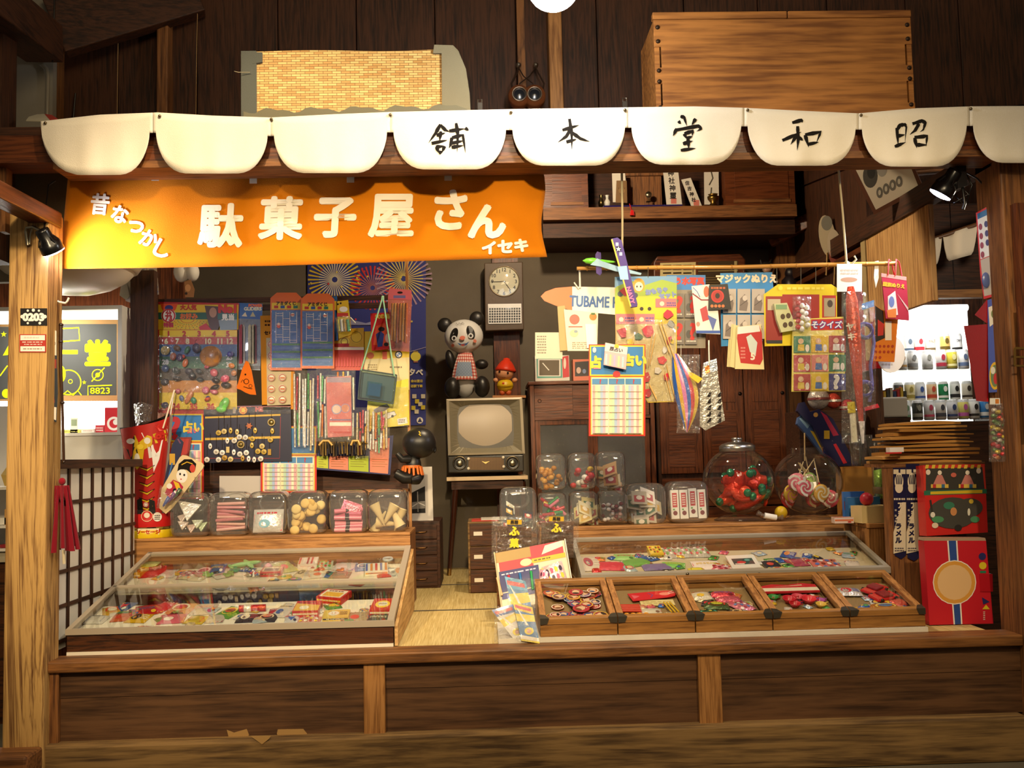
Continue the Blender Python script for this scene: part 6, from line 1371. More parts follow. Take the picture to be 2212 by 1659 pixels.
# ================================================================== right half: base board, five glazed boxes, second glass case
bb_=tag(obj('base_board',B().box(.04,1.665,.075,.46,.4525,.470,'e4dccb'),'paintwood'),'white base board under the row of glazed wooden boxes','board')
tag(obj('support_block',B().box(.40,1.66,.472,.92,.4525,.60),'midwood_x'),'brown wooden block under the low glass case','block')
GX = [.196, .490, .784, 1.078, 1.372, 1.664]
def hz(y): return .537 + (.640 - .537) * (y - .088) / .365
BL=['first glazed wooden box from the left, full of toy watches','second glazed wooden box from the left, with a red character paddle','third glazed wooden box from the left, with pink candy packets','fourth glazed wooden box from the left, with red plastic toys','fifth glazed wooden box from the left, with red toy cars']
BL[1] = 'second glazed wooden box from the left, with a red paddle-shaped card'
BF = []
for k in range(5):
    a, c_ = GX[k] + .002, GX[k + 1] - .002
    t = thing('glazed_box', BL[k], 'box', ((a + c_) / 2, .27, .4705), 'glazed wooden boxes'); tt = .012
    def pr(name, x0, x1, y0, y1, z0f, up, mat):   # sloping board between y0 and y1
        return obj(name,B().hexa([(x0,y0,z0f(y0)),(x1,y0,z0f(y0)),(x1,y1,z0f(y1)),(x0,y1,z0f(y1))],[(x0,y0,hz(y0)+up),(x1,y0,hz(y0)+up),(x1,y1,hz(y1)+up),(x0,y1,hz(y1)+up)]),mat,t)
    zb_ = lambda y: .4705
    bevel(obj('front_board', B().box(a, c_, .088, .10, .4705, .514), 'toffee', t), .0015)
    obj('back_board', B().box(a, c_, .441, .453, .4705, hz(.447) - .022), 'toffee', t)
    pr('side_board',a,a+tt,.1005,.4405,zb_,-.022,'toffee');pr('side_board',c_-tt,c_,.1005,.4405,zb_,-.022,'toffee')
    obj('bottom_board', B().box(a + tt, c_ - tt, .1005, .4405, .4706, .478), 'lightwood_x', t)
    lid = lambda y: hz(y) - .021
    bevel(pr('lid_rail',a,c_,.084,.108,lid,.002,'toffee'),.002);bevel(pr('lid_rail',a,c_,.43,.455,lid,.002,'toffee'),.002)
    bevel(pr('lid_rail',a,a+.024,.1085,.4295,lid,.002,'lightwood_y'),.002);bevel(pr('lid_rail',c_-.024,c_,.1085,.4295,lid,.002,'lightwood_y'),.002)
    obj('glass_pane',B().add([(a+.024,.108,hz(.108)-.006),(c_-.024,.108,hz(.108)-.006),(c_-.024,.43,hz(.43)-.006),(a+.024,.43,hz(.43)-.006)],[(0,1,2,3)],'ffffff'),'glass',t)
    for x in (a, c_):
        s_ = 1 if x == a else -1
        obj('corner_bracket',B().prism([(x,.0835,hz(.084)+.0025),(x+s_*.034,.0835,hz(.084)+.0025),(x+s_*.026,.0835,hz(.084)-.018),(x,.0835,hz(.084)-.02)],(0,-.0015,0),'4a443a').prism([(x,.083,hz(.083)+.0028),(x+s_*.034,.083,hz(.083)+.0028),(x+s_*.02,.112,hz(.112)+.0028),(x,.118,hz(.118)+.0028)],(0,0,.0012),'4a443a'),'dark_metal',t)
    BF.append(Fr(((a + c_) / 2, .27, hz(.27) - .040), (1, 0, 0), (0, 1, .282)))
    obj('inner_tray', B().obox(BF[-1], -.128, .128, -.158, .155, -.004, -.001, '8a7048'), 'paper', t)
rr = random.Random(2)
# 1: round toy watches and rings (menko discs)
for k in range(34):
    u, v = rr.uniform(-.10, .10), rr.uniform(-.13, .12); r_ = rr.uniform(.022, .034)
    f = sub(BF[0], u, v, rr.uniform(0, 360), .002 + .0006 * k)
    cl = rr.choice(['b83848', '3a5aa0', 'c87848', '5a78a8', 'a04a38', '7a5a88'])
    o = obj('picture_disc', B().lathe(f.o, [(0, 0), (r_, 0), (r_, .002), (0, .002)], 18, cl, f.n), 'card')
    tag(o,'round printed cardboard disc jumbled with others in the first glazed box','toy','picture discs in the first glazed box')
    ff=f.sh(.002);obj('print',prints(B(),ff,[('o',0,0,r_*.95,r_*.8,rr.choice(['e8dcc8','d8b840','c03838'])),('c',0,r_*.1,r_*.5,r_*.55,'e0b898'),('c',0,r_*.45,r_*.45,r_*.25,rr.choice(['2a2420','7a4a28','2a4a80'])),('z',-r_*.5,-r_*.6,r_*.5,-r_*.35,'e8d8b0',1)]),'card',o)
# 2
f = sub(BF[1], .035, .075, 10, .012)
card('paddle_card','red rounded paddle-shaped card with white marks in the second glazed box','card',f,[(-.10,-.035),(.05,-.032),(.08,-.026),(.096,0),(.08,.026),(.05,.032),(-.10,.035)],'c8202c',[('c',.045,0,.022,.016,'e08070'),('p',[(-.09,-.02),(-.06,0),(-.09,.02)],'d8606c'),('l',[(-.02,-.02),(-.005,0),(-.02,.02)],.004,'6a4a90'),('l',[(.06,.006),(.085,.018)],.003,'f0e8e0'),('l',[(.06,-.004),(.088,.004)],.003,'f0e8e0')],.003)
card('pale_card','plain cream card lying under the red paddle card','card',sub(BF[1],.03,.01,0,.006),[(-.06,-.02),(.075,-.02),(.075,.03),(-.06,.03)],'d8c890',[('z',-.05,-.01,.065,.02,'b8a468',2)],.003)
for k in range(4):stick('red_pencil','short red pencil in the bundle beside the red paddle card','pencil',BF[1].pt(-.12,-.02-.016*k,.012),BF[1].pt(-.04,-.024-.016*k,.012),.006,'c03824','red pencil bundle in the second glazed box')
for k in range(8):tag(obj('sugar_ring',B().lathe(BF[1].pt(-.10+.025*(k%4),-.10-.02*(k//4),.006),[(.009,0),(.012,.004),(.009,.008),(.005,.004),(.009,0)],14,'e0982c',BF[1].n),'candy'),'small yellow-orange candy ring at the front of the second glazed box','sweets','candy rings in the second glazed box')
packet('clear_case','clear flat toy case with red strip in the second glazed box','toy packet',BF[1],.0,-.07,.08,.05,0,('c8c0b0','c83828','d8d0c4','806050'),'band',.01,.004,None,'card')
for k in range(3):stick('yellow_stick','thin yellow stick at the right of the second glazed box','toy',BF[1].pt(.075+.014*k,-.09,.012),BF[1].pt(.06+.012*k,-.005,.014),.0035,'d8b030','yellow sticks in the second glazed box')
# 3-5: loose packets and toys
def scatter(fr, items, box):
    for(u,v,w,h,ang,cols,st,what)in items:packet('toy_packet',f'{what} in the {box} glazed box','packet',fr,u,v,w,h,ang,cols,st,.012,.003+rnd.uniform(0,.003),f'packets in the {box} glazed box')
scatter(BF[2],[(-.07,.06,.08,.07,8,('ece0c8','2a3a70','d8b030','c03828'),'half','cream packet with navy car picture'),(.02,.07,.10,.05,-4,('d84858','f0d0c8','5868b0','701c28'),'band','rose packet with pale band'),(.03,.02,.10,.05,6,('d06070','f0e0d8','3858a0','c02838'),'stripe','pink striped packet'),(-.03,-.03,.10,.06,-8,('4a5a30','c83828','d8d040','203010'),'oval','olive packet with red oval'),(.07,-.05,.07,.08,30,('d88090','e8d8d0','a03848','5878b0'),'dots','crumpled pink packet'),(-.08,-.10,.09,.05,4,('3a6a48','d8c050','50b0a0','203828'),'dots','green packet of round sweets'),(.04,-.11,.09,.05,-6,('5a5048','c8a878','d0c8c0','302820'),'face','brown toy packet')],'third')
card('long_toy_card','red and white long toy card along the back of the fourth glazed box','card',sub(BF[3],0,.09,0,.02),[(-.115,-.035),(.115,-.035),(.115,.03),(.06,.045),(0,.03),(-.06,.04),(-.115,.02)],'c82c38',[('r',-.115,-.03,.115,.002,'e8dcc4'),('p',[(-.08,.01),(0,.02),(.06,.03),(.06,.02)],'e8b8a0')],.008)
for k,(u,v,r_,cl,w_)in enumerate([(-.03,-.01,.026,'c82838','red plastic toy bowl at the left'),(.01,.01,.024,'d04858','rose plastic toy bowl in the middle'),(.045,-.02,.028,'d8303c','big red plastic toy bowl'),(-.085,.02,.02,'3a8a40','green plastic toy cup'),(.09,-.02,.018,'a84898','purple plastic toy cup'),(-.02,-.05,.022,'c02430','dark red plastic toy cup'),(.08,-.06,.02,'d8b048','yellow plastic toy comb-cup')]):
    c_=BF[3].pt(u,v,.002);t=thing('toy_bowl',f'{w_} in the fourth glazed box','toy',c_,'plastic toy dishes');obj('bowl',B().lathe(c_,[(0,0),(r_*.6,0),(r_,r_*.6),(r_*1.03,r_*.8),(r_*.9,r_*.7),(r_*.5,r_*.2)],18,cl,BF[3].n),'plastic',t);obj('handle',B().tube([c_+Vector((r_,0,r_*.8)),c_+Vector((r_*1.5,0,r_*.9)),c_+Vector((r_*1.4,0,r_*.4)),c_+Vector((r_*.8,0,r_*.3))],.003,6,cl),'plastic',t)
packet('toy_packet','pale packet with two round eyes at the front of the fourth glazed box','packet',BF[3],-.02,-.115,.11,.05,0,('dcd0c0','c83038','302828','403030'),'dots',.01)
scatter(BF[4],[(-.06,.06,.10,.07,-4,('dcd4cc','c83040','4858a8','702030'),'face','white packet with red and blue print'),(.03,-.09,.12,.07,3,('c88038','e0c060','4880b0','803818'),'oval','amber packet with sunset oval'),(.10,-.05,.06,.06,20,('d85848','e8a090','c02828','802020'),'frame','small coral packet')],'fifth')
for k, (u, v, an) in enumerate([(.05, .07, 35), (.06, .0, 20)]):
    f=sub(BF[4],u,v,an,.004);t=thing('toy_car',['red toy car at the back of the fifth glazed box','red toy car with ribbed bonnet at the front of the fifth glazed box'][k],'toy',f.o,'red toy cars')
    bevel(obj('body',B().obox(f,-.055,.055,-.03,.03,.003,.014,'c81c20'),'plastic',t),.004);bevel(obj('cabin',B().obox(f,-.022,.026,-.025,.025,.0142,.024,'8a2a30'),'plastic',t),.003)
    for wx in (-.034, .034):
        for wy in(-.031,.031):obj('wheel',B().lathe(f.pt(wx,wy-.003,.0085),[(0,0),(.008,0),(.008,.006),(0,.006)],12,'1a1818',f.V),'rubber',t)
    for q_ in range(5):obj('rib',B().obox(f,-.052+q_*.005,-.0495+q_*.005,-.026,.026,.0142,.016,'e0584c'),'plastic',t)
filler(BF[3],10,-.11,.11,-.13,.05,'toy_trinket','trinket','the fourth glazed box','trinkets in the fourth glazed box',94,.025,.04)
filler(BF[2],15,-.11,.11,-.13,.12,'toy_trinket','trinket','the third glazed box','trinkets in the third glazed box',95,.03,.05)
filler(BF[1],12,-.11,.11,-.13,.0,'toy_trinket','trinket','the second glazed box','trinkets in the second glazed box',96,.025,.04)
filler(BF[4],14,-.11,.11,-.13,.12,'toy_trinket','trinket','the fifth glazed box','trinkets in the fifth glazed box',97,.03,.05)
# ---- second sloping glass case
gc=thing('glass_case','long low glass case with metal frame behind the glazed wooden boxes','display case',(1.05,.7,.60))
A0, A1, Ya, Yb, Za, Zb2 = .392, 1.69, .472, .905, .652, .765
def kz(y): return Za + (Zb2 - Za) * (y - Ya) / (Yb - Ya)
def ks_(name, x0, x1, ya, yb, t, w, col='9a9284', mat='metal_paint'):
    return obj(name,B().hexa([(x0,ya,kz(ya)-t),(x1,ya,kz(ya)-t),(x1,yb,kz(yb)-t),(x0,yb,kz(yb)-t)],[(x0,ya,kz(ya)+w),(x1,ya,kz(ya)+w),(x1,yb,kz(yb)+w),(x0,yb,kz(yb)+w)],col),mat,gc)
ks_('frame_rail',A0,A1,Ya-.012,Ya+.012,.022,.003);ks_('frame_rail',A0,A1,Yb-.012,Yb+.006,.012,.003);ks_('frame_rail',A0,A0+.02,Ya+.0125,Yb-.0125,.014,.003);ks_('frame_rail',A1-.02,A1,Ya+.0125,Yb-.0125,.014,.003)
obj('glass_pane',B().add([(A0+.02,Ya+.012,kz(Ya+.012)),(A1-.02,Ya+.012,kz(Ya+.012)),(A1-.02,Yb-.012,kz(Yb-.012)),(A0+.02,Yb-.012,kz(Yb-.012))],[(0,1,2,3)],'ffffff'),'glass',gc)
obj('bottom',B().box(A0,A1,Ya,Yb,.601,.61,'d8ccb4'),'paintwood',gc);obj('back',B().box(A0,A1,Yb-.01,Yb+.004,.6105,Zb2-.013),'midwood_x',gc)
for x in(A0,A1-.008):obj('end',B().prism([(x,Ya,.6105),(x,Yb-.011,.6105),(x,Yb-.011,kz(Yb)-.016),(x,Ya,Za-.022)],(.008,0,0),'8a7a60'),'paintwood',gc)
for x in(1485,1640,1855):obj('lock',B().lathe(W(x,1240,Ya-.0125),[(.007,0),(.006,-.003),(0,-.003)],12,'6a6458',(0,1,0)),'metal',gc)
TB = Fr((1.05, .69, .674), (1, 0, 0), (0, 1, .25))
obj('inner_tray', B().obox(TB, -.64, .635, -.19, .12, -.006, -.001, 'bfae8c'), 'paper', gc)
A_ = 'in the low glass case'
for (px, py, w, h, ang, cols, st, what) in [
    (1275,1218,.09,.12,5,('c8b8a8','a84858','e8d8c8','5a6a8a'),'face','pale bagged toy at the left'),(1318,1224,.12,.07,-6,('c83848','e86878','7a5a90','902030'),'stripe','bundle of red and purple sticks'),(1375,1216,.12,.06,20,('6a9a48','d8d0b0','c03848','406a28'),'stripe','green and white stick bundle'),(1350,1205,.10,.05,-8,('8ab868','e0e0d0','c85058','487030'),'band','light green packet'),
    (1420,1226,.13,.05,4,('7a6a98','b8a8c8','88b868','4a3a68'),'stripe','purple stick bundle'),(1455,1222,.10,.045,-12,('78b858','d8e0c0','e0c848','3a7028'),'band','bright green toy strip'),(1525,1222,.12,.07,0,('e8d8d0','d84848','e8c038','a02828'),'band','white packet with red title'),(1560,1229,.10,.05,6,('d8788a','f0d0d0','c03848','8a2838'),'dots','pink sweet sheet'),
    (1505,1233,.07,.035,0,('e0d040','e8e0b0','7a6820','5a4a10'),'frame','yellow price card'),(1608,1236,.06,.03,-4,('e8c8c0','f0e0d8','c87878','a05858'),'frame','pink paper tag'),(1665,1220,.08,.06,4,('2a2830','d8b838','c84838','e8e0d0'),'half','black and yellow packet'),(1680,1232,.08,.04,-3,('e0d050','c83838','3858a0','504010'),'star','yellow packet with red star'),
    (1722,1216,.09,.06,3,('9a3848','e0c8b8','d8a040','501820'),'frame','maroon framed card'),(1725,1233,.10,.05,0,('dcc878','4a4838','c03828','6a5a30'),'face','straw-coloured picture sheet'),(1785,1222,.12,.10,-2,('c86858','e8d8c8','5a6aa8','803028'),'dots','large red and blue sticker sheet'),(1845,1226,.06,.10,-10,('d0c0b0','a03838','38608a','704838'),'stripe','narrow striped sheet at the right end')]:
    u,v=onT(TB,px,py);packet('toy_packet',f'{what} {A_}','packet',TB,u,v,w,h*1.5,ang,cols,st,.008,.001,'packets in the low glass case','card')
filler(TB,40,-.6,.6,-.17,.10,'toy_trinket','trinket','the low case','trinkets in the low glass case',98,.03,.06)
u,v=onT(TB,1605,1222);t=thing('small_picture_frame','small white framed picture card leaning in the low glass case','picture',TB.pt(u,v));f=Fr(TB.pt(u,v,.012),(1,0,.02),(0,1,.34))
obj('frame',B().obox(f,-.062,.062,-.065,.065,0,.008,'e4dcd0'),'card',t);obj('picture',prints(B(),f.sh(.008),[('r',-.045,-.03,.045,.03,'3a4a48'),('c',-.01,-.01,.02,.014,'c83838'),('c',.02,.012,.012,.01,'68a098'),('r',-.04,-.028,.0,-.02,'e8d8c8')]),'card',t)
for k in range(4):
    u, v = onT(TB, 1405 + 36 * k if k else 1412, 1192); c_ = TB.pt(u, .09 + .01 * k, 0)
    if k==0:o=carton('candy_box','small yellow carton with red tag in the low glass case','box',TB,u,.09,.06,.11,.022,0,('d8b428','e8d060','604c18','c02828'),'dots',.001)
    else:packet('candy_bag',f'clear bag of red and green sweets, {["", "left", "middle", "right"][k]} of three in the low case','sweets',TB,u,.10,.075,.13,0,('ccc4b4','c84848','78a858','e8e0d0'),'dots',.012,.001,'clear sweet bags in the low case')
# ================================================================== bench and jars on the right
br_=thing('display_bench','wooden bench board carrying stacked jars and glass globes behind the low case','bench',(1.0,1.1,.46))
bevel(obj('top',B().box(.25,1.86,.93,1.36,.800,.816),'lightwood_x',br_),.003);obj('front_board',B().box(.25,1.86,.932,.946,.46,.799),'lightwood_x',br_);obj('end_board',B().box(1.84,1.86,.947,1.36,.46,.799),'lightwood_z',br_)
jd=[(1192,1063,1133,62,'pink and green wrapped sweets','lower'),(1259,1060,1130,60,'small card packets','lower'),(1321,1058,1128,60,'dark red dotted sweets','lower'),(1190,980,1058,64,'golden caramels','upper'),(1256,978,1056,60,'red and white round sweets','upper'),(1317,975,1055,62,'brown biscuits in clear bags','upper')]
JR = []
for k,(x,a,c_,w,wh,rw_)in enumerate(jd):JR.append(candyjar(f'small clear jar of {wh} in the {rw_} row of the stack',x,a,c_,w,1.05,group='stacked small jars',deep=.085))
JR.append(candyjar('wide clear jar of folded plastic packets beside the stacked jars',1392,1043,1132,86,1.06));JR.append(candyjar('wide clear jar holding four white candy boxes upright',1482,1038,1128,88,1.06))
def fill(j, n, cols, r_, name, label, group, kind='ball', zmax=.3, seed=1):
    q_ = random.Random(seed)
    for k in range(n):
        z=-.85+(zmax+.85)*(k/n);p=Q(j,q_.uniform(-.68,.68),q_.uniform(-.6,.3),z);c_=q_.choice(cols)
        if kind == 'ball': b = B().ell(p, (r_, r_, r_ * .85), c_, 10, 7)
        elif kind=='bar':d=Vector((q_.uniform(-1,1),q_.uniform(-.3,.3),q_.uniform(-.5,.5))).normalized();b=B().tube([p-d*r_*1.8,p+d*r_*1.8],r_*.5,8,c_)
        else:f=Fr(p,(q_.uniform(.6,1),0,q_.uniform(-.5,.5)),(0,.4,1));b=B().obox(f,-r_,r_,-r_*.9,r_*.9,-.003,.003,c_)
        o = tag(obj(name, b, 'candy'), label, 'sweets', group)
        if kind=='card':obj('print',prints(B(),f.sh(.003),[('r',-r_*.7,-r_*.6,r_*.7,r_*.3,q_.choice(['a83838','4a6a50','c8a048'])),('c',0,0,r_*.4,r_*.3,'e8dcc8')]),'card',o)
fill(JR[0],16,['c82848','d87890','3a8a50','e0c040','c83040'],.016,'wrapped_sweet','pink, red or green wrapped sweet in the lower left small jar','sweets in the lower left small jar','bar',.55,1)
fill(JR[1],8,['e0d4b0','d8c890','e8e0d0'],.032,'card_packet','small cream card packet in the lower middle small jar','packets in the lower middle small jar','card',.35,2)
fill(JR[2],34,['e0d4cc','c8a098','7a2028','e8e0dc','6a1c24'],.011,'dotted_sweet','small red and white dotted sweet in the lower right small jar','sweets in the lower right small jar','ball',.2,3)
fill(JR[3],22,['c88a30','b87a28','d8a048'],.014,'caramel','golden caramel in the upper left small jar','caramels in the upper left small jar','ball',.25,4)
fill(JR[4],16,['e8e4dc','c82830','d8b030','f0ece4','b82028'],.016,'round_sweet','red or white round sweet in the upper middle small jar','sweets in the upper middle small jar','ball',.15,5)
fill(JR[5],6,['c8a070','b88a58','d0c0a0'],.034,'biscuit_bag','clear bag of brown biscuits in the upper right small jar','biscuit bags in the upper right small jar','card',.2,6)
fill(JR[6],16,['c8bca8','d8ccbc','b8ac98','d8a098'],.036,'folded_packet','folded clear sweet packet in the wide jar','packets in the wide jar','card',.45,7)
j = JR[7]
for k in range(4):
    p=Q(j,-.66+.44*k,-.45,-.12+.06*(k==2));f=Fr(p,(1,0,.02),(0,.12,1));w2,h2=.019,.068
    o=tag(obj('candy_box',B().obox(f,-w2,w2,-h2,h2,-.012,.012,'ece6dc'),'card'),f'slim white candy box with red lettering, {ORD[k]} of four in the wide jar','box','white candy boxes in the wide jar')
    obj('print',prints(B(),f.sh(.012),[('r',-w2*.6,-h2*.2,w2*.6,h2*.8,'c02c34'),('z',-w2*.4,-h2*.1,w2*.4,h2*.7,'f0e0d8',5),('c',0,-h2*.6,w2*.55,h2*.16,'7a2830'),('c',-.006,-h2*.35,w2*.25,h2*.06,'58a048')]),'card',o)
# jar of dark sweets and puffed-wheat bags in front
jb=candyjar('clear jar of dark wrapped sweets standing beside the puffed sweet bags',1119,1052,1150,80,.84,deep=.07)
fill(jb,9,['1e1c28','2a2838','e0dccc','34323c'],.022,'dark_sweet','dark wrapped sweet with pale print in the tall front jar','dark sweets in the front jar','card',.2,9)
tag(bevel(obj('stool_box',B().box(W(1072,1200,.82).x,W(1160,1200,.82).x,.77,.92,.4495,W(1120,1151,.84).z),'midwood_x'),.003),'plain wooden box under the jar of dark sweets','box')
for k, (x0, x1, ya, yb, Y) in enumerate([(1062, 1160, 1115, 1215, .70), (1158, 1250, 1108, 1205, .72)]):
    t=thing('puffed_sweet_bag',['left crinkled clear bag of brown puffed sweets with yellow lettering','right crinkled clear bag of brown puffed sweets with yellow lettering'][k],'bag',W((x0+x1)/2,yb,Y),'puffed sweet bags')
    q_ = random.Random(40 + k)
    for i in range(7):stick_y=ya+30+i*10;obj('puffed_stick',B().tube([W(x0+12,stick_y+q_.uniform(-3,3),Y+.03),W(x1-12,stick_y+q_.uniform(-4,4),Y+.03)],.018,10,'5c3c24'),'matte',t)
    filmsheet(Pl(Y), x0, ya, x1, yb, .01, .03, t, 'plastic_bag', 22, 22, rr=q_)
    q = Pl(Y - .042); xc = (x0 + x1) / 2 + (0 if k == 0 else -2)
    obj('lettering',prints(B(),q,[('r',xc-16,ya+8,xc+16,ya+18,'c8a020'),('t','黒糖',xc,ya+13,8,'281c08',{'bold':.5}),('t','ふ',xc,ya+32,18,'e8cc30',{'bold':1.3})]+([('t','菓',xc,ya+58,19,'e8cc30',{'bold':1})]if k==0 else[])),'card',t)
# ---- open sales box of toy pens and the glider packets in front of it
f = Fr(W(1156, 1243, .52), (1, .03, .16), (-.1, .42, .9))
sx=thing('pen_sales_box','tilted open sales box with blue tray of coloured toy pens','box',W(1150,1300,.50))
obj('tray', B().obox(f, -.155, .145, -.12, .13, -.05, -.004, 'd8ccb0'), 'card', sx)
obj('header',prints(B(),f,[('r',-.155,.085,.0,.13,'a8884c'),('r',-.145,.045,.0,.085,'c83840'),('c',-.03,.065,.025,.016,'d8c8a0'),('p',[(-.005,.075),(.135,.075),(.135,.13),(-.005,.13)],'c43844'),('p',[(.04,.085),(.135,.105),(.135,.13),(.06,.122)],'e8dcc8'),('r',-.005,.055,.14,.075,'d8b028'),('z',.005,.06,.08,.071,'604c18',1),('r',-.15,-.045,.02,.045,'2a2c68'),('z',-.14,.025,.01,.036,'c8c4d8',1),('r',-.15,-.075,.02,-.05,'3a3a78')],.0001,-.003),'card',sx)
for k,cl in enumerate(['d8b080','c02838','2a70b0','2a9a58','e0c028']):obj('toy_pen',B().tube([f.pt(-.13+.034*k-.01*(k-2)*-1,-.06,.006),f.pt(-.135+.036*k+.012*(k-2),.02,.006)],.006,8,cl),'candy',sx)
packet('candy_bag','crinkled bag of pink and white sweets on the right of the pen box','sweets',f,.085,-.03,.09,.13,8,('e0c8c8','d85878','e8c838','403040'),'dots',.02,.002);packet('candy_bag','smaller pink sweet bag between the pens and the larger bag','sweets',f,.035,-.035,.05,.10,-14,('d8a8b8','c03868','e8e0d8','602848'),'dots',.014,.01)
obj('box_side',B().obox(f,-.16,-.156,-.12,.13,-.06,.012,'c8b48a').obox(f,.146,.15,-.12,.13,-.06,.012,'e0d8c8'),'card',sx)
for k,(o_,ang)in enumerate([([(1090,1245),(1135,1255),(1162,1368),(1120,1372)],0),([(1062,1318),(1108,1305),(1140,1385),(1118,1392)],0),([(1108,1300),(1150,1312),(1166,1390),(1126,1384)],0)]):
    q = Pl((0, .11 - .02 * k, .47), (0, -1, .35)); c = ((o_[0][0] + o_[2][0]) / 2, (o_[0][1] + o_[2][1]) / 2)
    L_=lambda a,b_:(o_[0][0]*(1-a)*(1-b_)+o_[1][0]*a*(1-b_)+o_[2][0]*a*b_+o_[3][0]*(1-a)*b_,o_[0][1]*(1-a)*(1-b_)+o_[1][1]*a*(1-b_)+o_[2][1]*a*b_+o_[3][1]*(1-a)*b_)
    Lp = lambda *ps: [L_(*p) for p in ps]
    o=card('glider_packet',['blue and yellow toy glider packet leaning on the pen box','white and blue toy glider packet with red edge at the platform front','yellow toy glider packet in front of the first glazed box'][k],'toy packet',q,o_,['3a7ab0','d8d4d0','3a72a8'][k],
         [('p',Lp((0,.0),(1,0),(1,.2),(0,.2)),['4a9ac8','4060a8','d8b828'][k]),('p',Lp((.05,.06),(.9,.06),(.9,.14),(.05,.14)),'c83848'),('p',Lp((0,.3),(1,.22),(1,.4),(0,.5)),'e0c828'),('p',Lp((.1,.1),(.3,.25),(.6,.55),(.45,.55)),'e8e4dc'),('c',*L_(.55,.7),10,8,'e0c828'),('c',*L_(.55,.7),5,5,'c89070'),('p',Lp((0,.85),(1,.85),(1,.95),(0,.95)),'e8e0d4'),('p',Lp((0,.95),(1,.95),(1,1),(0,1)),['e0c828','c03040','e0c828'][k])],.004,group='glider packets at the platform front')
    filmsheet(q,min(p[0]for p in o_)+6,min(p[1]for p in o_)+4,max(p[0]for p in o_)-6,max(p[1]for p in o_)-4,.006,.006,o,'plastic_film',8,10)
# ---- two glass globes
def globe(label, cx, cy, r, Y, lid):
    c=W(cx,cy,Y);s_=MP(Y);r_=r*s_;t=thing('glass_globe',label,'jar',c-Vector((0,0,r_*1.105)),'glass globe jars')
    pr_ = [(r_ * .52 * math.cos(0), 0)]
    prof = [(r_ * math.cos(a), r_ * .93 * math.sin(a)) for a in np.linspace(R(-78), R(62), 22)]
    prof += [(r_ * .48, r_ * .83), (r_ * .48, r_ * .97), (r_ * .51, r_ * .99)]
    obj('bowl', B().lathe(c, prof, 40, 'ffffff'), 'globe', t)
    obj('foot',B().lathe(c,[(r_*.2,-r_*.93),(r_*.45,-r_*.97),(r_*.72,-r_*1.09),(r_*.7,-r_*1.105),(0,-r_*1.105)],32,'ffffff'),'globe',t)
    if lid:obj('lid',B().lathe(c,[(r_*.47,r_*.82),(r_*.5,r_*.83),(r_*.5,r_*.97),(r_*.42,r_*1.03),(r_*.25,r_*1.08),(r_*.12,r_*1.1),(r_*.16,r_*1.15),(r_*.15,r_*1.2),(0,r_*1.21)],32,'c0bcb4'),'metal',t)
    return c, r_
c1,r1=globe('lidded glass globe jar of red wrapped sweets',1595,1038,77,1.10,True);c2_,r2=globe('open glass globe jar of swirl lollipops',1745,1040,74,1.12,False)
q_ = random.Random(77)
for k in range(22):
    a=q_.uniform(0,6.28);rr_=q_.uniform(.25,.72)*r1;z=-.6*r1+(k/22)*.72*r1;p=c1+Vector((math.cos(a)*rr_,math.sin(a)*rr_,z));d=Vector((q_.uniform(-1,1),q_.uniform(-.6,.6),q_.uniform(-.35,.35))).normalized();L_=.095
    while max((p + d * L_ - c1).length, (p - d * L_ - c1).length) > r1 * .92 and L_ > .012: L_ *= .85
    t=thing('wrapped_sweet','long red wrapped sweet with green tied end in the lidded globe','sweets',p,'red sweets in the lidded globe')
    obj('wrapper',B().tube([p-d*L_,p-d*L_*.6,p,p+d*L_*.7,p+d*L_*.8],[.007,.026,.032,.024,.010],10,q_.choice(['d83c20','c83018','e04828'])),'foil',t)
    e_=p+d*L_*.95;obj('tied_end',B().ell(e_,(.02,.015,.02),'1e7048',8,6),'foil',t);obj('seam',B().tube([p-d*L_*.5+Vector((0,-.024,0)),p+d*L_*.5+Vector((0,-.022,0))],.002,4,'401008'),'foil',t)
lol=[('d85868','f0d8c8'),('e0b050','f0e8d0'),('a0c060','f0d8d0'),('d87888','e8e0d8'),('c83838','e8c0b8'),('e8c048','e89090'),('d86070','e8e4dc'),('98b868','e8d0c0'),('d04858','f0d0a0'),('e0a048','f0e0d0')]
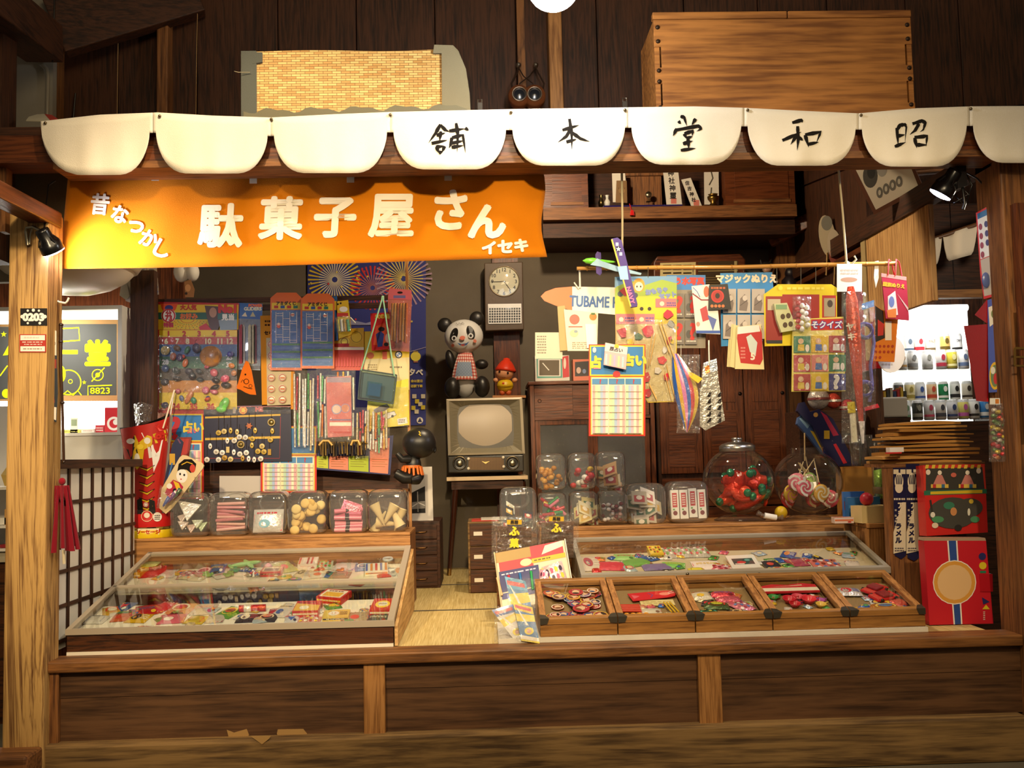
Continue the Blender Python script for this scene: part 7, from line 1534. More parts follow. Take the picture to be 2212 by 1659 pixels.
for k, (ca, cb) in enumerate(lol):
    a=2*math.pi*k/10*1.0+.5;rr_=(.6 if k<7 else .25)*r2;p=c2_+Vector((math.cos(a)*rr_,-abs(math.sin(a))*rr_*.9+.02*(k%3),-.5*r2+.028*(k%4)))
    ax=Vector((q_.uniform(-.5,.5),-1,q_.uniform(-.2,.3))).normalized();t=thing('lollipop','round swirl lollipop on a thin stick in the open globe','sweets',p,'swirl lollipops in the open globe');rl=.043
    obj('candy',B().lathe(p,[(0,.010),(rl*.7,.009),(rl,.003),(rl,-.003),(rl*.7,-.009),(0,-.010)],20,ca,ax),'candy',t)
    U = ax.cross(Vector((0, 0, 1))).normalized(); f = Fr(p - ax * 0 + ax * .0105, U, U.cross(ax) * 1)
    f = Fr(p + (ax * .0106 if ax.y < 0 else -ax * .0106), U, ax.cross(U)); b = B()
    for s3 in range(3):
        b.line(f,[(rl*.95*tt/9*math.cos(tt*.42+s3*2.09),rl*.95*tt/9*math.sin(tt*.42+s3*2.09))for tt in range(1,10)],[rl*.06*(1+tt*.45)for tt in range(1,10)],cb)
    obj('swirl', b, 'candy', t)
    tip=c2_+Vector((q_.uniform(-.3,.3)*r2,q_.uniform(-.2,.2)*r2,r2*q_.uniform(.2,.75)));obj('stick',B().tube([p+(tip-p).normalized()*rl,tip],.0028,6,'d8c090'),'paper',t)
    obj('tie',B().ell(p+(tip-p).normalized()*(rl+.006),(.006,.006,.006),'b82830',8,6),'cloth',t)
stick('long_stick','long wooden stick standing up through the open globe mouth','stick',c2_+Vector((-.01,0,.1)),W(1738,935,1.12),.0035,'d8b880',None,'paper')
# ---- small goods at the right end of the bench
tag(obj('yellow_ball',B().ell(W(1687,1107,1.0),(.030,)*3,'d8b020',18,12),'rubber'),'small yellow rubber ball between the two glass globes','ball')
p=W(1664,1116,.96);t=thing('wrapped_roll','white sweet in twisted clear wrapper lying before the globes','sweets',p);obj('sweet',B().tube([p-Vector((.028,0,-.006)),p+Vector((.028,0,-.006))],.014,12,'e8e4dc'),'candy',t)
for s3 in(-1,1):obj('twist',B().tube([p+Vector((s3*.028,0,-s3*.006)),p+Vector((s3*.06,0,-s3*.012+.008))],[.004,.014],8,'d8d8d4'),'film',t)
cbx=tag(obj('cardboard_box',B().box(W(1822,1060,1.25).x,W(1890,1060,1.25).x,1.25,1.35,.8165,W(1850,1008,1.25).z,'b8803c'),'matte'),'plain brown cardboard box beside the open globe','box')
obj('flap',B().box(W(1822,1060,1.25).x+.004,W(1890,1060,1.25).x-.004,1.246,1.2495,.85,W(1850,1012,1.25).z,'c08a44'),'matte',cbx)
sd=thing('side_cabinet','wooden end cabinet supporting small boxes beside the glass globes','cabinet',(1.72,.75,.452));zc=W(1880,1128,.80).z
bevel(obj('top',B().box(1.70,1.95,.72,.925,zc-.02,zc),'lightwood_x',sd),.002);obj('side_panel',B().box(1.70,1.94,.73,.745,.452,zc-.021),'lightwood_z',sd);obj('side_panel',B().box(1.70,1.715,.746,.92,.452,zc-.021),'lightwood_z',sd)
F5 = Fr((1.80, .82, zc), (1, 0, 0), (0, 1, 0))
def at_(px, py, Y): q = W(px, py, Y); return q.x - 1.80, Y - .82
u,v=at_(1880,1120,.80);carton('ball_carton','pale open carton holding a red ball','box',F5,u+.01,v+.0,.155,.10,.075,8,('d8c088','d8c088','b89c60','907840'),'frame',.0,None,'matte',False)
tag(obj('red_ball',B().ell(W(1872,1078,.80),(.030,)*3,'b82838',20,12),'rubber'),'dark red rubber ball resting on the pale carton','ball')
carton('blue_box','flat blue toy box behind the pale carton','box',F5,u+.0,v+.085,.15,.04,.11,0,('2a6aa8','e8e0d8','4a8ac0','c83838'),'band');carton('blue_box','upright blue and white card box behind the red ball','box',F5,u-.03,v+.118,.10,.02,.135,0,('3a70b8','e8e4dc','883830','f0e8e0'),'band')
u2,v2=at_(1818,1112,.78);carton('sweet_pack','flat pack of pink and orange sweets at the edge of the side cabinet','box',F5,u2+.01,v2+.02,.085,.06,.026,-6,('e0c8b8','c87868','e07838','c02828'),'half')
# ================================================================== bamboo pole and hanging goods at the right
HY = .16; s_ = MP(HY)
bpole=thing('bamboo_pole','thin bamboo pole hung from two ropes with toys along it','pole',W(1590,575,HY))
pp = [W(1246, 580, HY), W(1420, 578, HY), W(1600, 577, HY), W(1780, 572, HY), W(1936, 569, HY)]
obj('cane', B().tube(pp, [.0075, .0085, .0085, .009, .0085], 12, 'c8924a'), 'candy', bpole)
for x in(1268,1310,1375,1417,1497,1580,1665,1720,1788,1870,1912):obj('node',B().lathe(W(x,float(np.interp(x,[1246,1600,1936],[580,577,569])),HY),[(.0085,-.004),(.0108,0),(.0085,.004)],12,'b07c38',(1,0,0)),'candy',bpole)
for k, (a, c_) in enumerate((((1343, 362), (1344, 578)), ((1811, 362), (1829, 572)))):
    obj('rope',B().tube([W(*a,HY-.05),W((a[0]+c_[0])/2+1,(a[1]+c_[1])/2,HY-.02),W(*c_,HY-.012)],.0045,8,'d8cba4'),'cloth',bpole)
    obj('knot', B().ell(W(c_[0], c_[1], HY), (.014, .014, .016), 'd8cba4', 10, 8), 'cloth', bpole)
obj('rope_end',B().tube([W(1838,572,HY-.02),W(1850,560,HY-.03),W(1845,553,HY-.03)],.004,6,'e0d4b0'),'cloth',bpole)
P = Pl(HY)
def hang(o,x,y,y0=None,col='5a5448',Y=HY):obj('hanging_wire',B().tube([W(x,y0 or float(np.interp(x,[1246,1600,1936],[578,575,568])),Y),W(x,y,Y)],.0016,5,col),'metal',o)
def hcard(name, label, cat, d, ol, base, I=(), th=.004, mat='card', group=None, wires=(), film=None):
    q = Pl(HY + d); o = card(name, label, cat, q, ol, base, I, th, mat, group)
    for w in wires: hang(o, w[0], w[1], Y=HY + d)
    if film: filmsheet(q, *film, .012, .012, o, 'plastic_film', 10, 12)
    return o
# paper rocket glider
o=hcard('rocket_glider','orange-nosed white paper glider with blue lettering hanging at the pole end','toy',.03,[(1168,640),(1178,630),(1200,622),(1236,619),(1400,622),(1400,676),(1330,680),(1236,671),(1200,660),(1176,650)],'ece6da',[('p',[(1168,640),(1178,630),(1200,622),(1236,619),(1236,671),(1200,660),(1176,650)],'e07038'),('t','TUBAME PL',1288,652,23,'2a5ca0',{'bold':.9,'rot':2,'wx':.68})],.006)
obj('strap',B().tube([W(1252,578,HY+.02),W(1253,622,HY+.025)],.004,6,'f0ece4'),'cloth',o);obj('strap',B().tube([W(1240,610,HY+.02),W(1250,624,HY+.025)],.003,6,'f0ece4'),'cloth',o)
# paper sheaf
for k,(ol,c_,I,lab)in enumerate([([(1204,662),(1220,660),(1232,756),(1210,758)],'c0a470',[],'tan paper sheaf with fanned edges behind the vegetable sheet'),([(1218,668),(1292,676),(1290,758),(1226,758)],'e4dcc4',[('c',1241,690,11,11,'c87060'),('l',[(1228,706),(1258,706)],2,'b05040'),('c',1240,720,9,8,'dcc8a0'),('c',1244,716,4,3,'90a0a8'),('z',1236,738,1276,754,'a89c88',4),('c',1281,684,8,8,'c88a48'),('r',1277,676,1285,680,'5a7a48')],'cream vegetable picture sheet hanging under the paper glider'),([(1264,700),(1288,700),(1290,750),(1268,752)],'f4efe4',[],'blank white card in front of the vegetable sheet')]):
    hcard('picture_sheet', lab, 'paper', .02 - .008 * k, ol, c_, I, .006 if k == 0 else .002, 'paper')
card('small_note','small cream note pinned behind the paper sheets','paper',Pl(.19),(1156,718,1215,775),'d0c8b0',[('z',1160,724,1180,765,'8a8270',7)],.002,'paper')
# toy fighter plane
fp=thing('foam_fighter_plane','purple and pale blue foam toy plane with star and lettering on the pole','toy',W(1330,580,HY-.06));q=Pl((0,HY-.06,1.9),(-.25,-1,.3))
w_=card('wing',None,None,q,[(1320,516),(1334,513),(1343,520),(1377,656),(1376,662),(1362,664)],'4a3478',[('p',[(1320,518),(1323,516),(1364,662),(1361,662)],'d8c040'),('c',1336,538,6,6,'1c1830'),('s',1336,538,6,'f0ece0'),('r',1330,524,1336,531,'e8e4e0'),('r',1338,545,1344,552,'e8e4e0'),('p',[(1334,576),(1354,574),(1358,604),(1340,604)],'90c0d8'),('t','NAVY',1362,638,9,'c86a98',{'bold':.7,'rot':74,'wx':1.1})],.005,'paper',parent=fp)
def foam(name,pts,col,d):obj(name,B().prism([W(x,y,HY-.06+d)for x,y in pts],(0,.005,0),col),'paper',fp)
foam('fuselage',[(1275,572),(1290,558),(1300,564),(1340,577),(1386,590),(1384,594),(1330,586),(1298,576)],'98b8cc',-.012);foam('tail_fin',[(1286,550),(1290,543),(1298,546),(1300,590),(1296,595),(1288,590)],'4a3478',-.006)
obj('nose_cone',B().lathe(W(1258,563,HY-.06),[(0,0),(.01,.015),(.0135,.04),(.008,.075),(.004,.12),(0,.13)],14,'78d040',(1,0,-.06)),'plastic',fp);obj('hanging_wire',B().tube([W(1322,577,HY),W(1323,582,HY-.06)],.003,5,'b89a60'),'cloth',fp)
# toy set card
o=hcard('toy_set_card','tall yellow toy-set card with wooden pegs and red parts in bags','toy packet',-.01,[(1328,598),(1462,596),(1462,750),(1455,868),(1400,870),(1330,760)],'d8b828',[('p',[(1328,598),(1462,596),(1462,622),(1328,622)],'6a98c0'),('p',[(1328,640),(1330,620),(1362,606),(1392,616),(1430,604),(1462,612),(1462,650),(1328,650)],'98b040'),('r',1329,640,1461,688,'d8c030'),('p',[(1330,700),(1461,700),(1460,760),(1454,866),(1401,868),(1331,760)],'c8b680'),('c',1380,616,13,15,'d89830'),('c',1380,619,9,10,'f0d8c0'),('c',1376,619,1.6,2.2,'201818'),('c',1384,619,1.6,2.2,'201818'),('c',1340,635,6,6,'404850'),('c',1372,638,6,6,'404850'),('p',[(1338,628),(1352,618),(1372,630),(1350,640)],'c02838'),('t','おもちゃ',1418,628,11,'7888c0',{'bold':1.2,'rot':-10}),('t','セット',1442,638,11,'7888c0',{'bold':1.2,'rot':-8}),('c',1386,667,4,4,'201810'),('c',1403,667,4,4,'201810'),('r',1416,645,1461,664,'d87078'),('r',1330,678,1372,700,'d87078'),('r',1373,678,1414,700,'d87078'),('c',1430,656,5,5,'f0d8b8'),('c',1342,690,5,5,'f0d8b8'),('c',1386,690,5,5,'f0d8b8'),('z',1440,652,1460,662,'3a4a98',2),('z',1350,684,1370,696,'3a4a98',2),('z',1394,684,1412,696,'3a4a98',2)],wires=((1400,600),),film=(1330,690,1460,868))
for(x,y,x2,y2)in[(1424,700,1445,760),(1430,698,1460,785),(1408,724,1400,790),(1416,722,1404,786),(1368,730,1362,770),(1440,790,1455,850),(1402,830,1418,862),(1436,806,1450,862)]:obj('wooden_peg',B().obox(Fr(W(x,y,HY-.03),W(x2,y2,HY-.03)-W(x,y,HY-.03),(0,0,1)),0,(W(x2,y2,HY)-W(x,y,HY)).length,-.006,.006,-.005,.005,'d0a458'),'paintwood',o)
q_ = random.Random(6)
for(x,y,r,c_)in[(1444,680,11,'b81c38'),(1345,718,12,'c02840'),(1400,716,13,'c02840'),(1430,778,12,'c83038'),(1436,756,8,'d8d4d0'),(1446,735,9,'c02438'),(1395,815,12,'c02838'),(1440,815,9,'c02838'),(1398,850,10,'b82838'),(1450,700,8,'8a8a88'),(1452,738,6,'d8b828'),(1362,740,10,'d8c030'),(1380,728,9,'3a6a48'),(1420,800,9,'d8d0c8')]:
    m_=q_.randint(5,7);obj('toy_part',B().prism([W(x+r*q_.uniform(.6,1.15)*math.cos(2*math.pi*i/m_),y+r*q_.uniform(.6,1.25)*math.sin(2*math.pi*i/m_),HY-.022)for i in range(m_)],(0,.008,0),c_),'plastic',o)
# water-picture card and question packets
o=hcard('water_picture_card','blue-headed picture-transfer card with rows of question-mark packets','card',.02,(1440,594,1524,752),'8a8070',[('r',1440,594,1524,626,'2a78c0'),('t','う水写真',1490,607,15,'c83028',{'bold':1.2})],wires=((1497,594),))
for k in range(4):
    x,y=1464+29*(k%2),660+58*(k//2);oo=obj('picture_packet',B().prism([Pl(HY+.012).pt(a,b_)for a,b_ in[(x-13,y-26),(x+13,y-26),(x+13,y+26),(x-13,y+26)]],(0,.004,0),'706860'),'card',o)
    obj('print',prints(B(),Pl(HY+.012),[('t','?',x+4,y-2,34,'c02c28',{'bold':2}),('c',x-5,y+4,6,9,'4a4844'),('z',x-10,y+16,x+10,y+22,'c8c0b0',1)]),'card',oo)
hcard('arrow_card','white card with red and blue feathered figure hanging before the question packets','card',-.02,[(1494,618),(1532,614),(1548,640),(1556,722),(1504,720),(1498,660)],'e4e0d8',[('l',[(1496,634),(1515,648),(1540,648)],3,'8a3040'),('c',1526,630,6,12,'c86848'),('p',[(1498,622),(1516,616),(1520,640),(1500,636)],'f0ece4'),('l',[(1497,621),(1506,630),(1512,642)],1.5,'3858a0'),('p',[(1512,668),(1526,660),(1532,690),(1518,695)],'b84048'),('p',[(1528,680),(1548,690),(1540,715)],'5868a8'),('r',1504,714,1556,720,'3a5aa8'),('c',1508,700,4,5,'c09080')],.003)
hcard('black_card','black card with red circle hanging beside the blue colouring pad','card',-.028,[(1532,616),(1572,613),(1580,668),(1530,670)],'1e1a18',[('o',1550,640,14,11,'c82c28'),('c',1550,640,11,11,'a82824'),('c',1550,639,5,6,'201814'),('z',1536,618,1568,626,'c86030',1)]+[('c',1538+8*k,661,3.4,3.4,'c8703c')for k in range(4)],.004)
# magic colouring card with packets
o=hcard('colouring_card','blue colouring-picture card with grey packets under its title','card',.01,[(1556,590),(1668,588),(1672,640),(1645,745),(1558,748)],'2a86c8',[('t','マジックぬりえ',1613,602,17,'f0d8b8',{'bold':1.2})],wires=((1606,590),(1650,590)))
for k in range(6):
    x,y=1576+31*(k%3),650+56*(k//3);w2=14;oo=obj('picture_packet',B().prism([Pl(HY+.002).pt(a,b_)for a,b_ in[(x-w2,y-26),(x+w2,y-26),(x+w2,y+26),(x-w2,y+26)]],(0,.004,0),'b8aca0'),'card',o)
    obj('print',prints(B(),Pl(HY+.002),[('p',[(x-10,y+20),(x-8,y-5),(x+2,y-15),(x+9,y+5),(x+6,y+22)],'7a6c64'),('c',x+2,y-6,5,6,'c8bcb0'),('l',[(x-8,y+10),(x+8,y-2)],1,'3a3430')]),'card',oo)
hcard('red_booklet','cream and red torn booklet hanging below the colouring card','booklet',-.02,[(1592,706),(1644,700),(1651,798),(1588,797)],'e0d098',[('p',[(1594,706),(1640,702),(1646,720),(1648,776),(1642,788),(1600,784),(1596,762),(1592,730)],'b82424'),('p',[(1594,706),(1640,702),(1642,716),(1593,722)],'e8e0d8'),('p',[(1612,728),(1622,722),(1636,740),(1632,770),(1620,760)],'c8d0c8'),('t','5',1626,770,14,'e8dcc8',{'bold':1}),('z',1600,748,1610,776,'d88a80',4)],.008)
for k in range(3):hcard('loose_page',f'cream page fanned out behind the red booklet, {ORD[k]} from its cover','paper',-.008+.006*k,[(1584-4*k,700),(1596-3*k,704),(1592-4*k,796),(1576-3*k,792)],'d8c890',(),.002,'paper','pages of the red booklet')
# yellow card group
o=hcard('portrait_card','bright yellow and red card of portrait pictures on the pole','card',.0,[(1650,636),(1680,614),(1796,614),(1808,622),(1808,744),(1652,748)],'e0c818',[('r',1654,640,1690,740,'983028'),('r',1690,636,1770,700,'a02c28'),('r',1776,638,1806,690,'b03028'),('r',1780,644,1804,684,'a89c80'),('c',1793,656,6,8,'4a4038'),('c',1686,622,5,5,'f0e040'),('z',1700,618,1780,628,'f0e058',1),('r',1658,646,1686,670,'c0b090'),('r',1656,735,1690,742,'303030')],wires=((1678,616),(1730,614),(1762,614)))
hcard('photo_notepad','small pad with four round portraits hanging on the yellow card','notepad',-.03,[(1672,656),(1700,654),(1722,712),(1688,718),(1678,690)],'d0d0a0',[('c',1691,684,5,6,'5a4838'),('c',1703,682,5,6,'5a4838'),('c',1696,702,5,6,'5a4838'),('c',1708,700,5,6,'5a4838'),('r',1676,658,1700,668,'88a878')],.02,'paper')
o=thing('sweet_bag_hanging','clear bag of white and red sweets hanging on the yellow card','sweets',W(1733,712,HY-.03))
for k in range(14):blob('sweet',1724+9*(k%3)+rnd.uniform(-3,3),656+4.2*k,6,'ece8e0' if k%3 else 'b83030',o,1,HY-.035)
filmsheet(Pl(HY - .05), 1712, 640, 1752, 716, .0, .012, o, 'plastic_bag', 8, 12)
# quiz card with nine coloured squares
o=hcard('quiz_card','quiz card with nine coloured picture squares in three rows','card',-.02,[(1712,690),(1822,684),(1826,845),(1710,846)],'e0d060',[('p',[(1752,690),(1822,688),(1822,712),(1752,714)],'b82c28'),('t','そクイズ',1786,701,15,'3848a0',{'bold':2}),('t','そクイズ',1786,701,15,'f0ece4',{'bold':.6})],film=(1712,714,1824,844))
for k in range(9):
    x,y=1733+38*(k%3),744+41*(k//3)-.5*(k%3);cA=['2a7a50','e0b818','a83430','b83038','d88078','2a7850','b03030','e0bc18','28307a'][k]
    oo=obj('picture_square',B().prism([Pl(HY-.024).pt(a,b_)for a,b_ in[(x-18,y-18),(x+18,y-18),(x+18,y+18),(x-18,y+18)]],(0,.003,0),cA),'card',o)
    it=[('c',x-3,y-7,6,6,'e0b890'),('p',[(x-10,y+14),(x-9,y),(x+4,y),(x+5,y+14)],['d8b830','3868b0','e8e0d0'][k%3]),('c',x+11,y+8,4.5,8,'e8e0d0')]if k<8 else[('t','?',x-2,y,28,'e8e4dc',{'bold':2.5})]
    obj('print', prints(B(), Pl(HY - .024), it), 'card', oo)
# long umbrella-shaped pack, receipt, goggles strap
hcard('white_receipt','white printed paper slip tied over the bamboo pole','paper',-.03,(1808,570,1862,630),'f4f2ee',[('c',1834,604,18,5,'c8a088'),('z',1816,580,1854,594,'d8c8bc',2)],.002,'paper')
o=thing('rocket_firework','long red pointed firework in a clear sleeve hanging from the pole end','firework',W(1852,955,HY-.07))
obj('tube',B().lathe(W(1861,925,HY-.07),[(.006,0),(.009,.02),(.022,.28),(.026,.42),(.022,.5),(.012,.55)],16,'d04428',W(1838,630,HY)-W(1861,925,HY)),'foil',o)
obj('yellow_handle',B().tube([W(1840,870,HY-.07),W(1846,955,HY-.07)],.012,12,'e4dcc0'),'plastic',o);obj('yellow_cap',B().tube([W(1838,868,HY-.07),W(1840,892,HY-.07)],.015,12,'d8c020'),'plastic',o);obj('tip',B().tube([W(1861,910,HY-.07),W(1864,958,HY-.07)],[.012,.004],10,'e8e0e4'),'paper',o)
obj('lettering',prints(B(),Pl(HY-.102),[('t','ヤ',1836,706,15,'f0e8d8',{'bold':.8}),('t','キ',1839,727,15,'f0e8d8',{'bold':.8})]),'card',o);filmsheet(Pl(HY-.08),1818,630,1870,958,.02,.014,o,'plastic_sleeve',8,26)
o=thing('swim_goggles','violet toy goggles and strap in a clear bag with red edge','toy',W(1880,880,HY))
for y in(715,840):obj('lens',B().lathe(W(1868,y,HY-.004),[(.02,0),(.036,-.004),(.03,-.014),(.02,-.01)],20,'484088',(0,1,0)),'plastic',o)
obj('strap',B().tube([W(1880,700,HY),W(1888,740,HY),W(1880,790,HY),W(1884,830,HY),W(1878,868,HY)],.007,8,'6868b0'),'plastic',o);filmsheet(Pl(HY-.01),1856,650,1892,884,.01,.01,o,'plastic_bag',6,16);obj('bag_edge',B().prism([W(x,y,HY-.012)for x,y in[(1866,880),(1896,872),(1900,880),(1868,888)]],(0,.002,0),'c02838'),'card',o);obj('header',prints(B(),Pl(HY-.016),[('p',[(1862,656),(1888,648),(1888,662),(1862,670)],'4a80b8')]),'card',o)
# red colouring bag, orange bag, round white plate
o=hcard('red_colouring_bag','crimson colouring-book bag with cord handle at the pole end','bag',-.02,[(1904,590),(1958,598),(1964,692),(1914,688)],'a82840',[('p',[(1904,590),(1958,598),(1958,606),(1904,598)],'d8887c'),('t','国旗ぬりえ',1931,616,9,'d8b030',{'bold':.6,'rot':7}),('p',[(1918,640),(1934,628),(1940,680),(1918,684)],'d8d0cc'),('p',[(1938,634),(1962,665),(1962,672)],'c8b0a8'),('c',1926,652,6,12,'6878b0'),('p',[(1916,670),(1936,666),(1936,686),(1918,686)],'d07838')],.006)
for x in(1918,1934):obj('cord',B().tube([W(x,594,HY-.02),W(x+2,560,HY-.02),W(x+8,566,HY),W(x+14,596,HY-.018)],.0028,6,'c83030'),'cloth',o)
o=hcard('orange_bag','orange and black patterned sweet bag with white panel under the crimson bag','bag',.01,[(1890,660),(1908,670),(1940,690),(1932,782),(1886,780)],'d87818',[('p',[(1890,660),(1908,672),(1912,730),(1890,740)],'2a2018'),('p',[(1896,690),(1910,700),(1908,724),(1896,726)],'c03028'),('r',1912,694,1926,735,'ece4d8')]+[('c',1892+9*(k%5),748+12*(k//5),3,3,'a83818')for k in range(12)],.01)
card('white_disc','round white paper plate behind the orange bag','plate',Pl(HY+.06),[(1925+30*math.cos(2*math.pi*k/24),765+40*math.sin(2*math.pi*k/24))for k in range(24)],'e8e4da',[('z',1905,775,1930,790,'c8c0b4',2)],.006)
o=hcard('white_cloth_strap','white cloth loop hanging on the pole end','strap',.0,[(1890,565),(1898,563),(1898,600),(1892,622),(1888,600)],'f0ece0',(),.004,'cloth')
# fortune board, small bag, inflatable float, silver bag
o=fortune_board('fortune slip board with blue header hanging lowest under the pole',Pl(HY-.06),1272,744,1394,942,68,3,7);hang(o,1330,745,690,'b89a60',HY-.06)
obj('title_character',prints(B(),Pl(HY-.06),[('t','占',1288,782,24,'e0c838',{'bold':2})],off0=.003),'card',o);obj('title_character',prints(B(),Pl(HY-.06),[('t','占い',1372,778,24,'e0c838',{'bold':2})],off0=.003),'card',o);obj('title_mark',prints(B(),Pl(HY-.06),[('r',1282,790,1298,797,'d87098'),('c',1332,808,8,7,'c82c30'),('c',1284,756,4,6,'d8d8d0')],off0=.003),'card',o)
hcard('pastel_bag','small pink bag of fortune slips hanging on the fortune board','bag',-.09,[(1308,740),(1356,750),(1352,798),(1304,788)],'e0b0b4',[('p',[(1308,740),(1356,750),(1354,766),(1306,758)],'e8dcd4'),('t','辰占い',1331,755,9,'483848',{'bold':.5,'rot':10}),('c',1332,748,5,5,'d8b830')]+[('p',[(1308+9*k,764+1.6*k),(1312+9*k,764.6+1.6*k),(1311+9*k,788+1.6*k),(1307+9*k,787.5+1.6*k)],['a8c8d8','d8c890','c8a8d0','e8d0a0'][k%4])for k in range(5)],.014)
o=thing('swim_float','folded multicoloured inflatable swim float in clear plastic','toy',W(1482,935,HY-.02));cc=['2a58a8','d8a820','d070a8','2a58a8','c83028','e0b820','2a8a50']
for k in range(6):obj('panel',B().sheet(lambda u,v,k=k:W(1483+(v-.5)*22-14+(-24+8.6*(k+u))*math.sin(math.pi*min(1,.08+.9*v))+12*math.sin(math.pi*v*.9),764+170*v,HY-.02-.03*math.sin(math.pi*(k+u)/6)*math.sin(math.pi*(.05+.9*v))),3,14,cc[k]),'plastic',o)
obj('printed_tag',B().prism([W(x,y,HY-.07)for x,y in[(1490,802),(1518,818),(1508,828),(1488,812)]],(0,.002,0),'e0b828'),'card',o);filmsheet(Pl(HY-.04),1462,766,1512,936,.02,.014,o,'plastic_bag',8,16);hang(o,1471,770,745,'c8c8c0',HY-.02)
o=hcard('silver_bag','silver and black patterned toy bag hanging on a white string','bag',-.01,[(1520,784),(1548,774),(1552,820),(1566,908),(1524,930),(1512,920),(1512,850)],'a8a49c',[('p',[(1520,784),(1548,774),(1550,800),(1520,808)],'b0b8c8'),('p',[(1522,792),(1532,788),(1534,804),(1524,808)],'d88848')]+[('p',[(1518+11*(k%4)+3,848+14*(k//4)),(1526+11*(k%4),846+14*(k//4)),(1524+11*(k%4),858+14*(k//4)),(1516+11*(k%4),857+14*(k//4))],'302c2c' if k%2 else 'd0ccc4')for k in range(20)],.012,'foil');obj('string',B().tube([W(1531,735,HY),W(1532,786,HY-.01)],.003,6,'ece8dc'),'cloth',o)
# boxes of toy rockets and wrapped balls behind the globe
for k,(ol,c_,lab)in enumerate([([(1728,870),(1738,868),(1750,890),(1770,884),(1800,905),(1848,1005),(1800,1008),(1756,920),(1722,888)],'1c1c48','dark blue toy rocket box standing slanted behind the open globe'),([(1725,902),(1734,898),(1764,930),(1800,990),(1780,985),(1748,945),(1722,916)],'4a6aa0','blue and yellow toy glider packet behind the open globe')]):
    card('toy_rocket_box',lab,'box',Pl(1.28+.03*k),ol,c_,[('p',[(1772,888),(1786,898),(1812,940),(1800,942)],'a82848'),('r',1780,930,1792,948,'d0a830'),('p',[(1800,960),(1806,958),(1830,1000),(1822,1002)],'c82838'),('c',1762,896,5,5,'c89850')]if k==0 else[('p',[(1750,930),(1764,934),(1786,972),(1776,974)],'d8b838'),('p',[(1726,904),(1734,900),(1750,918),(1744,926)],'90b8d8')],.03)
for k,(x,y,r,c_,lab)in enumerate([(1768,862,24,'b8b0a8','pale wrapped paper ball under the quiz card'),(1800,866,17,'c04838','red and white wrapped bundle under the quiz card'),(1831,880,18,'b81c28','small red round tin beside the rocket firework')]):
    p=W(x,y,1.45);s2=MP(1.45);t=thing('wrapped_bundle',lab,'bundle',p-Vector((0,0,r*s2)));obj('wrapping',B().ell(p,(r*s2,r*s2*.8,r*s2),c_,14,10),'foil',t);obj('stripe',B().lathe(p,[(r*s2*1.005,-.006),(r*s2*1.01,0),(r*s2*1.005,.006)],16,['8a4a48','e0dcd4','e8d8c0'][k]),'foil',t)
tag(bevel(obj('stack_crate',B().box(W(1722,930,1.4).x,W(1850,930,1.4).x,1.37,1.6,.449,W(1790,887,1.4).z),'darkwood_x'),.004),'dark wooden crate supporting bundles behind the globes','crate')
# small boxes on the cupboard by the television
cz = W(1200, 822, 2.32).z
def cub(name, lab, x0, x1, y0, Y, dpt, col, I, mat='card'):
    a,c_=W(x0,800,Y).x,W(x1,800,Y).x;o=tag(obj(name,B().box(a,c_,Y,Y+dpt,cz+.001,W((x0+x1)/2,y0,Y).z,col),mat),lab,'box');obj('print',prints(B(),Pl(Y),I),mat,o);return o
cub('window_toy_box','white and red toy box with clear window on the cupboard',1156,1230,768,2.36,.12,'d8d4c8',[('p',[(1159,772),(1214,771),(1215,816),(1160,817)],'5aa090'),('r',1162,776,1211,813,'e0dcd4'),('r',1165,778,1208,811,'5a4a34'),('l',[(1172,784),(1186,800)],2,'e8e4dc'),('p',[(1214,771),(1228,768),(1230,814),(1216,816)],'c83038'),('c',1220,785,3,12,'e0d0c0')])
card('script_sign','small red sign with white script on the white and red toy box','sign',Pl(2.40),(1166,757,1202,768),'c02838',[('t','Pink Lady',1184,762,7,'f0d8d4',{'bold':.4})],.01)
cub('toy_television','pink toy box with rounded window beside the white and red box',1238,1275,776,2.38,.1,'d8785c',[('p',[(1242,782),(1272,780),(1272,812),(1242,813)],'3a3434'),('c',1250,800,5,7,'d0b0a0'),('c',1262,802,4,5,'7888a8')])
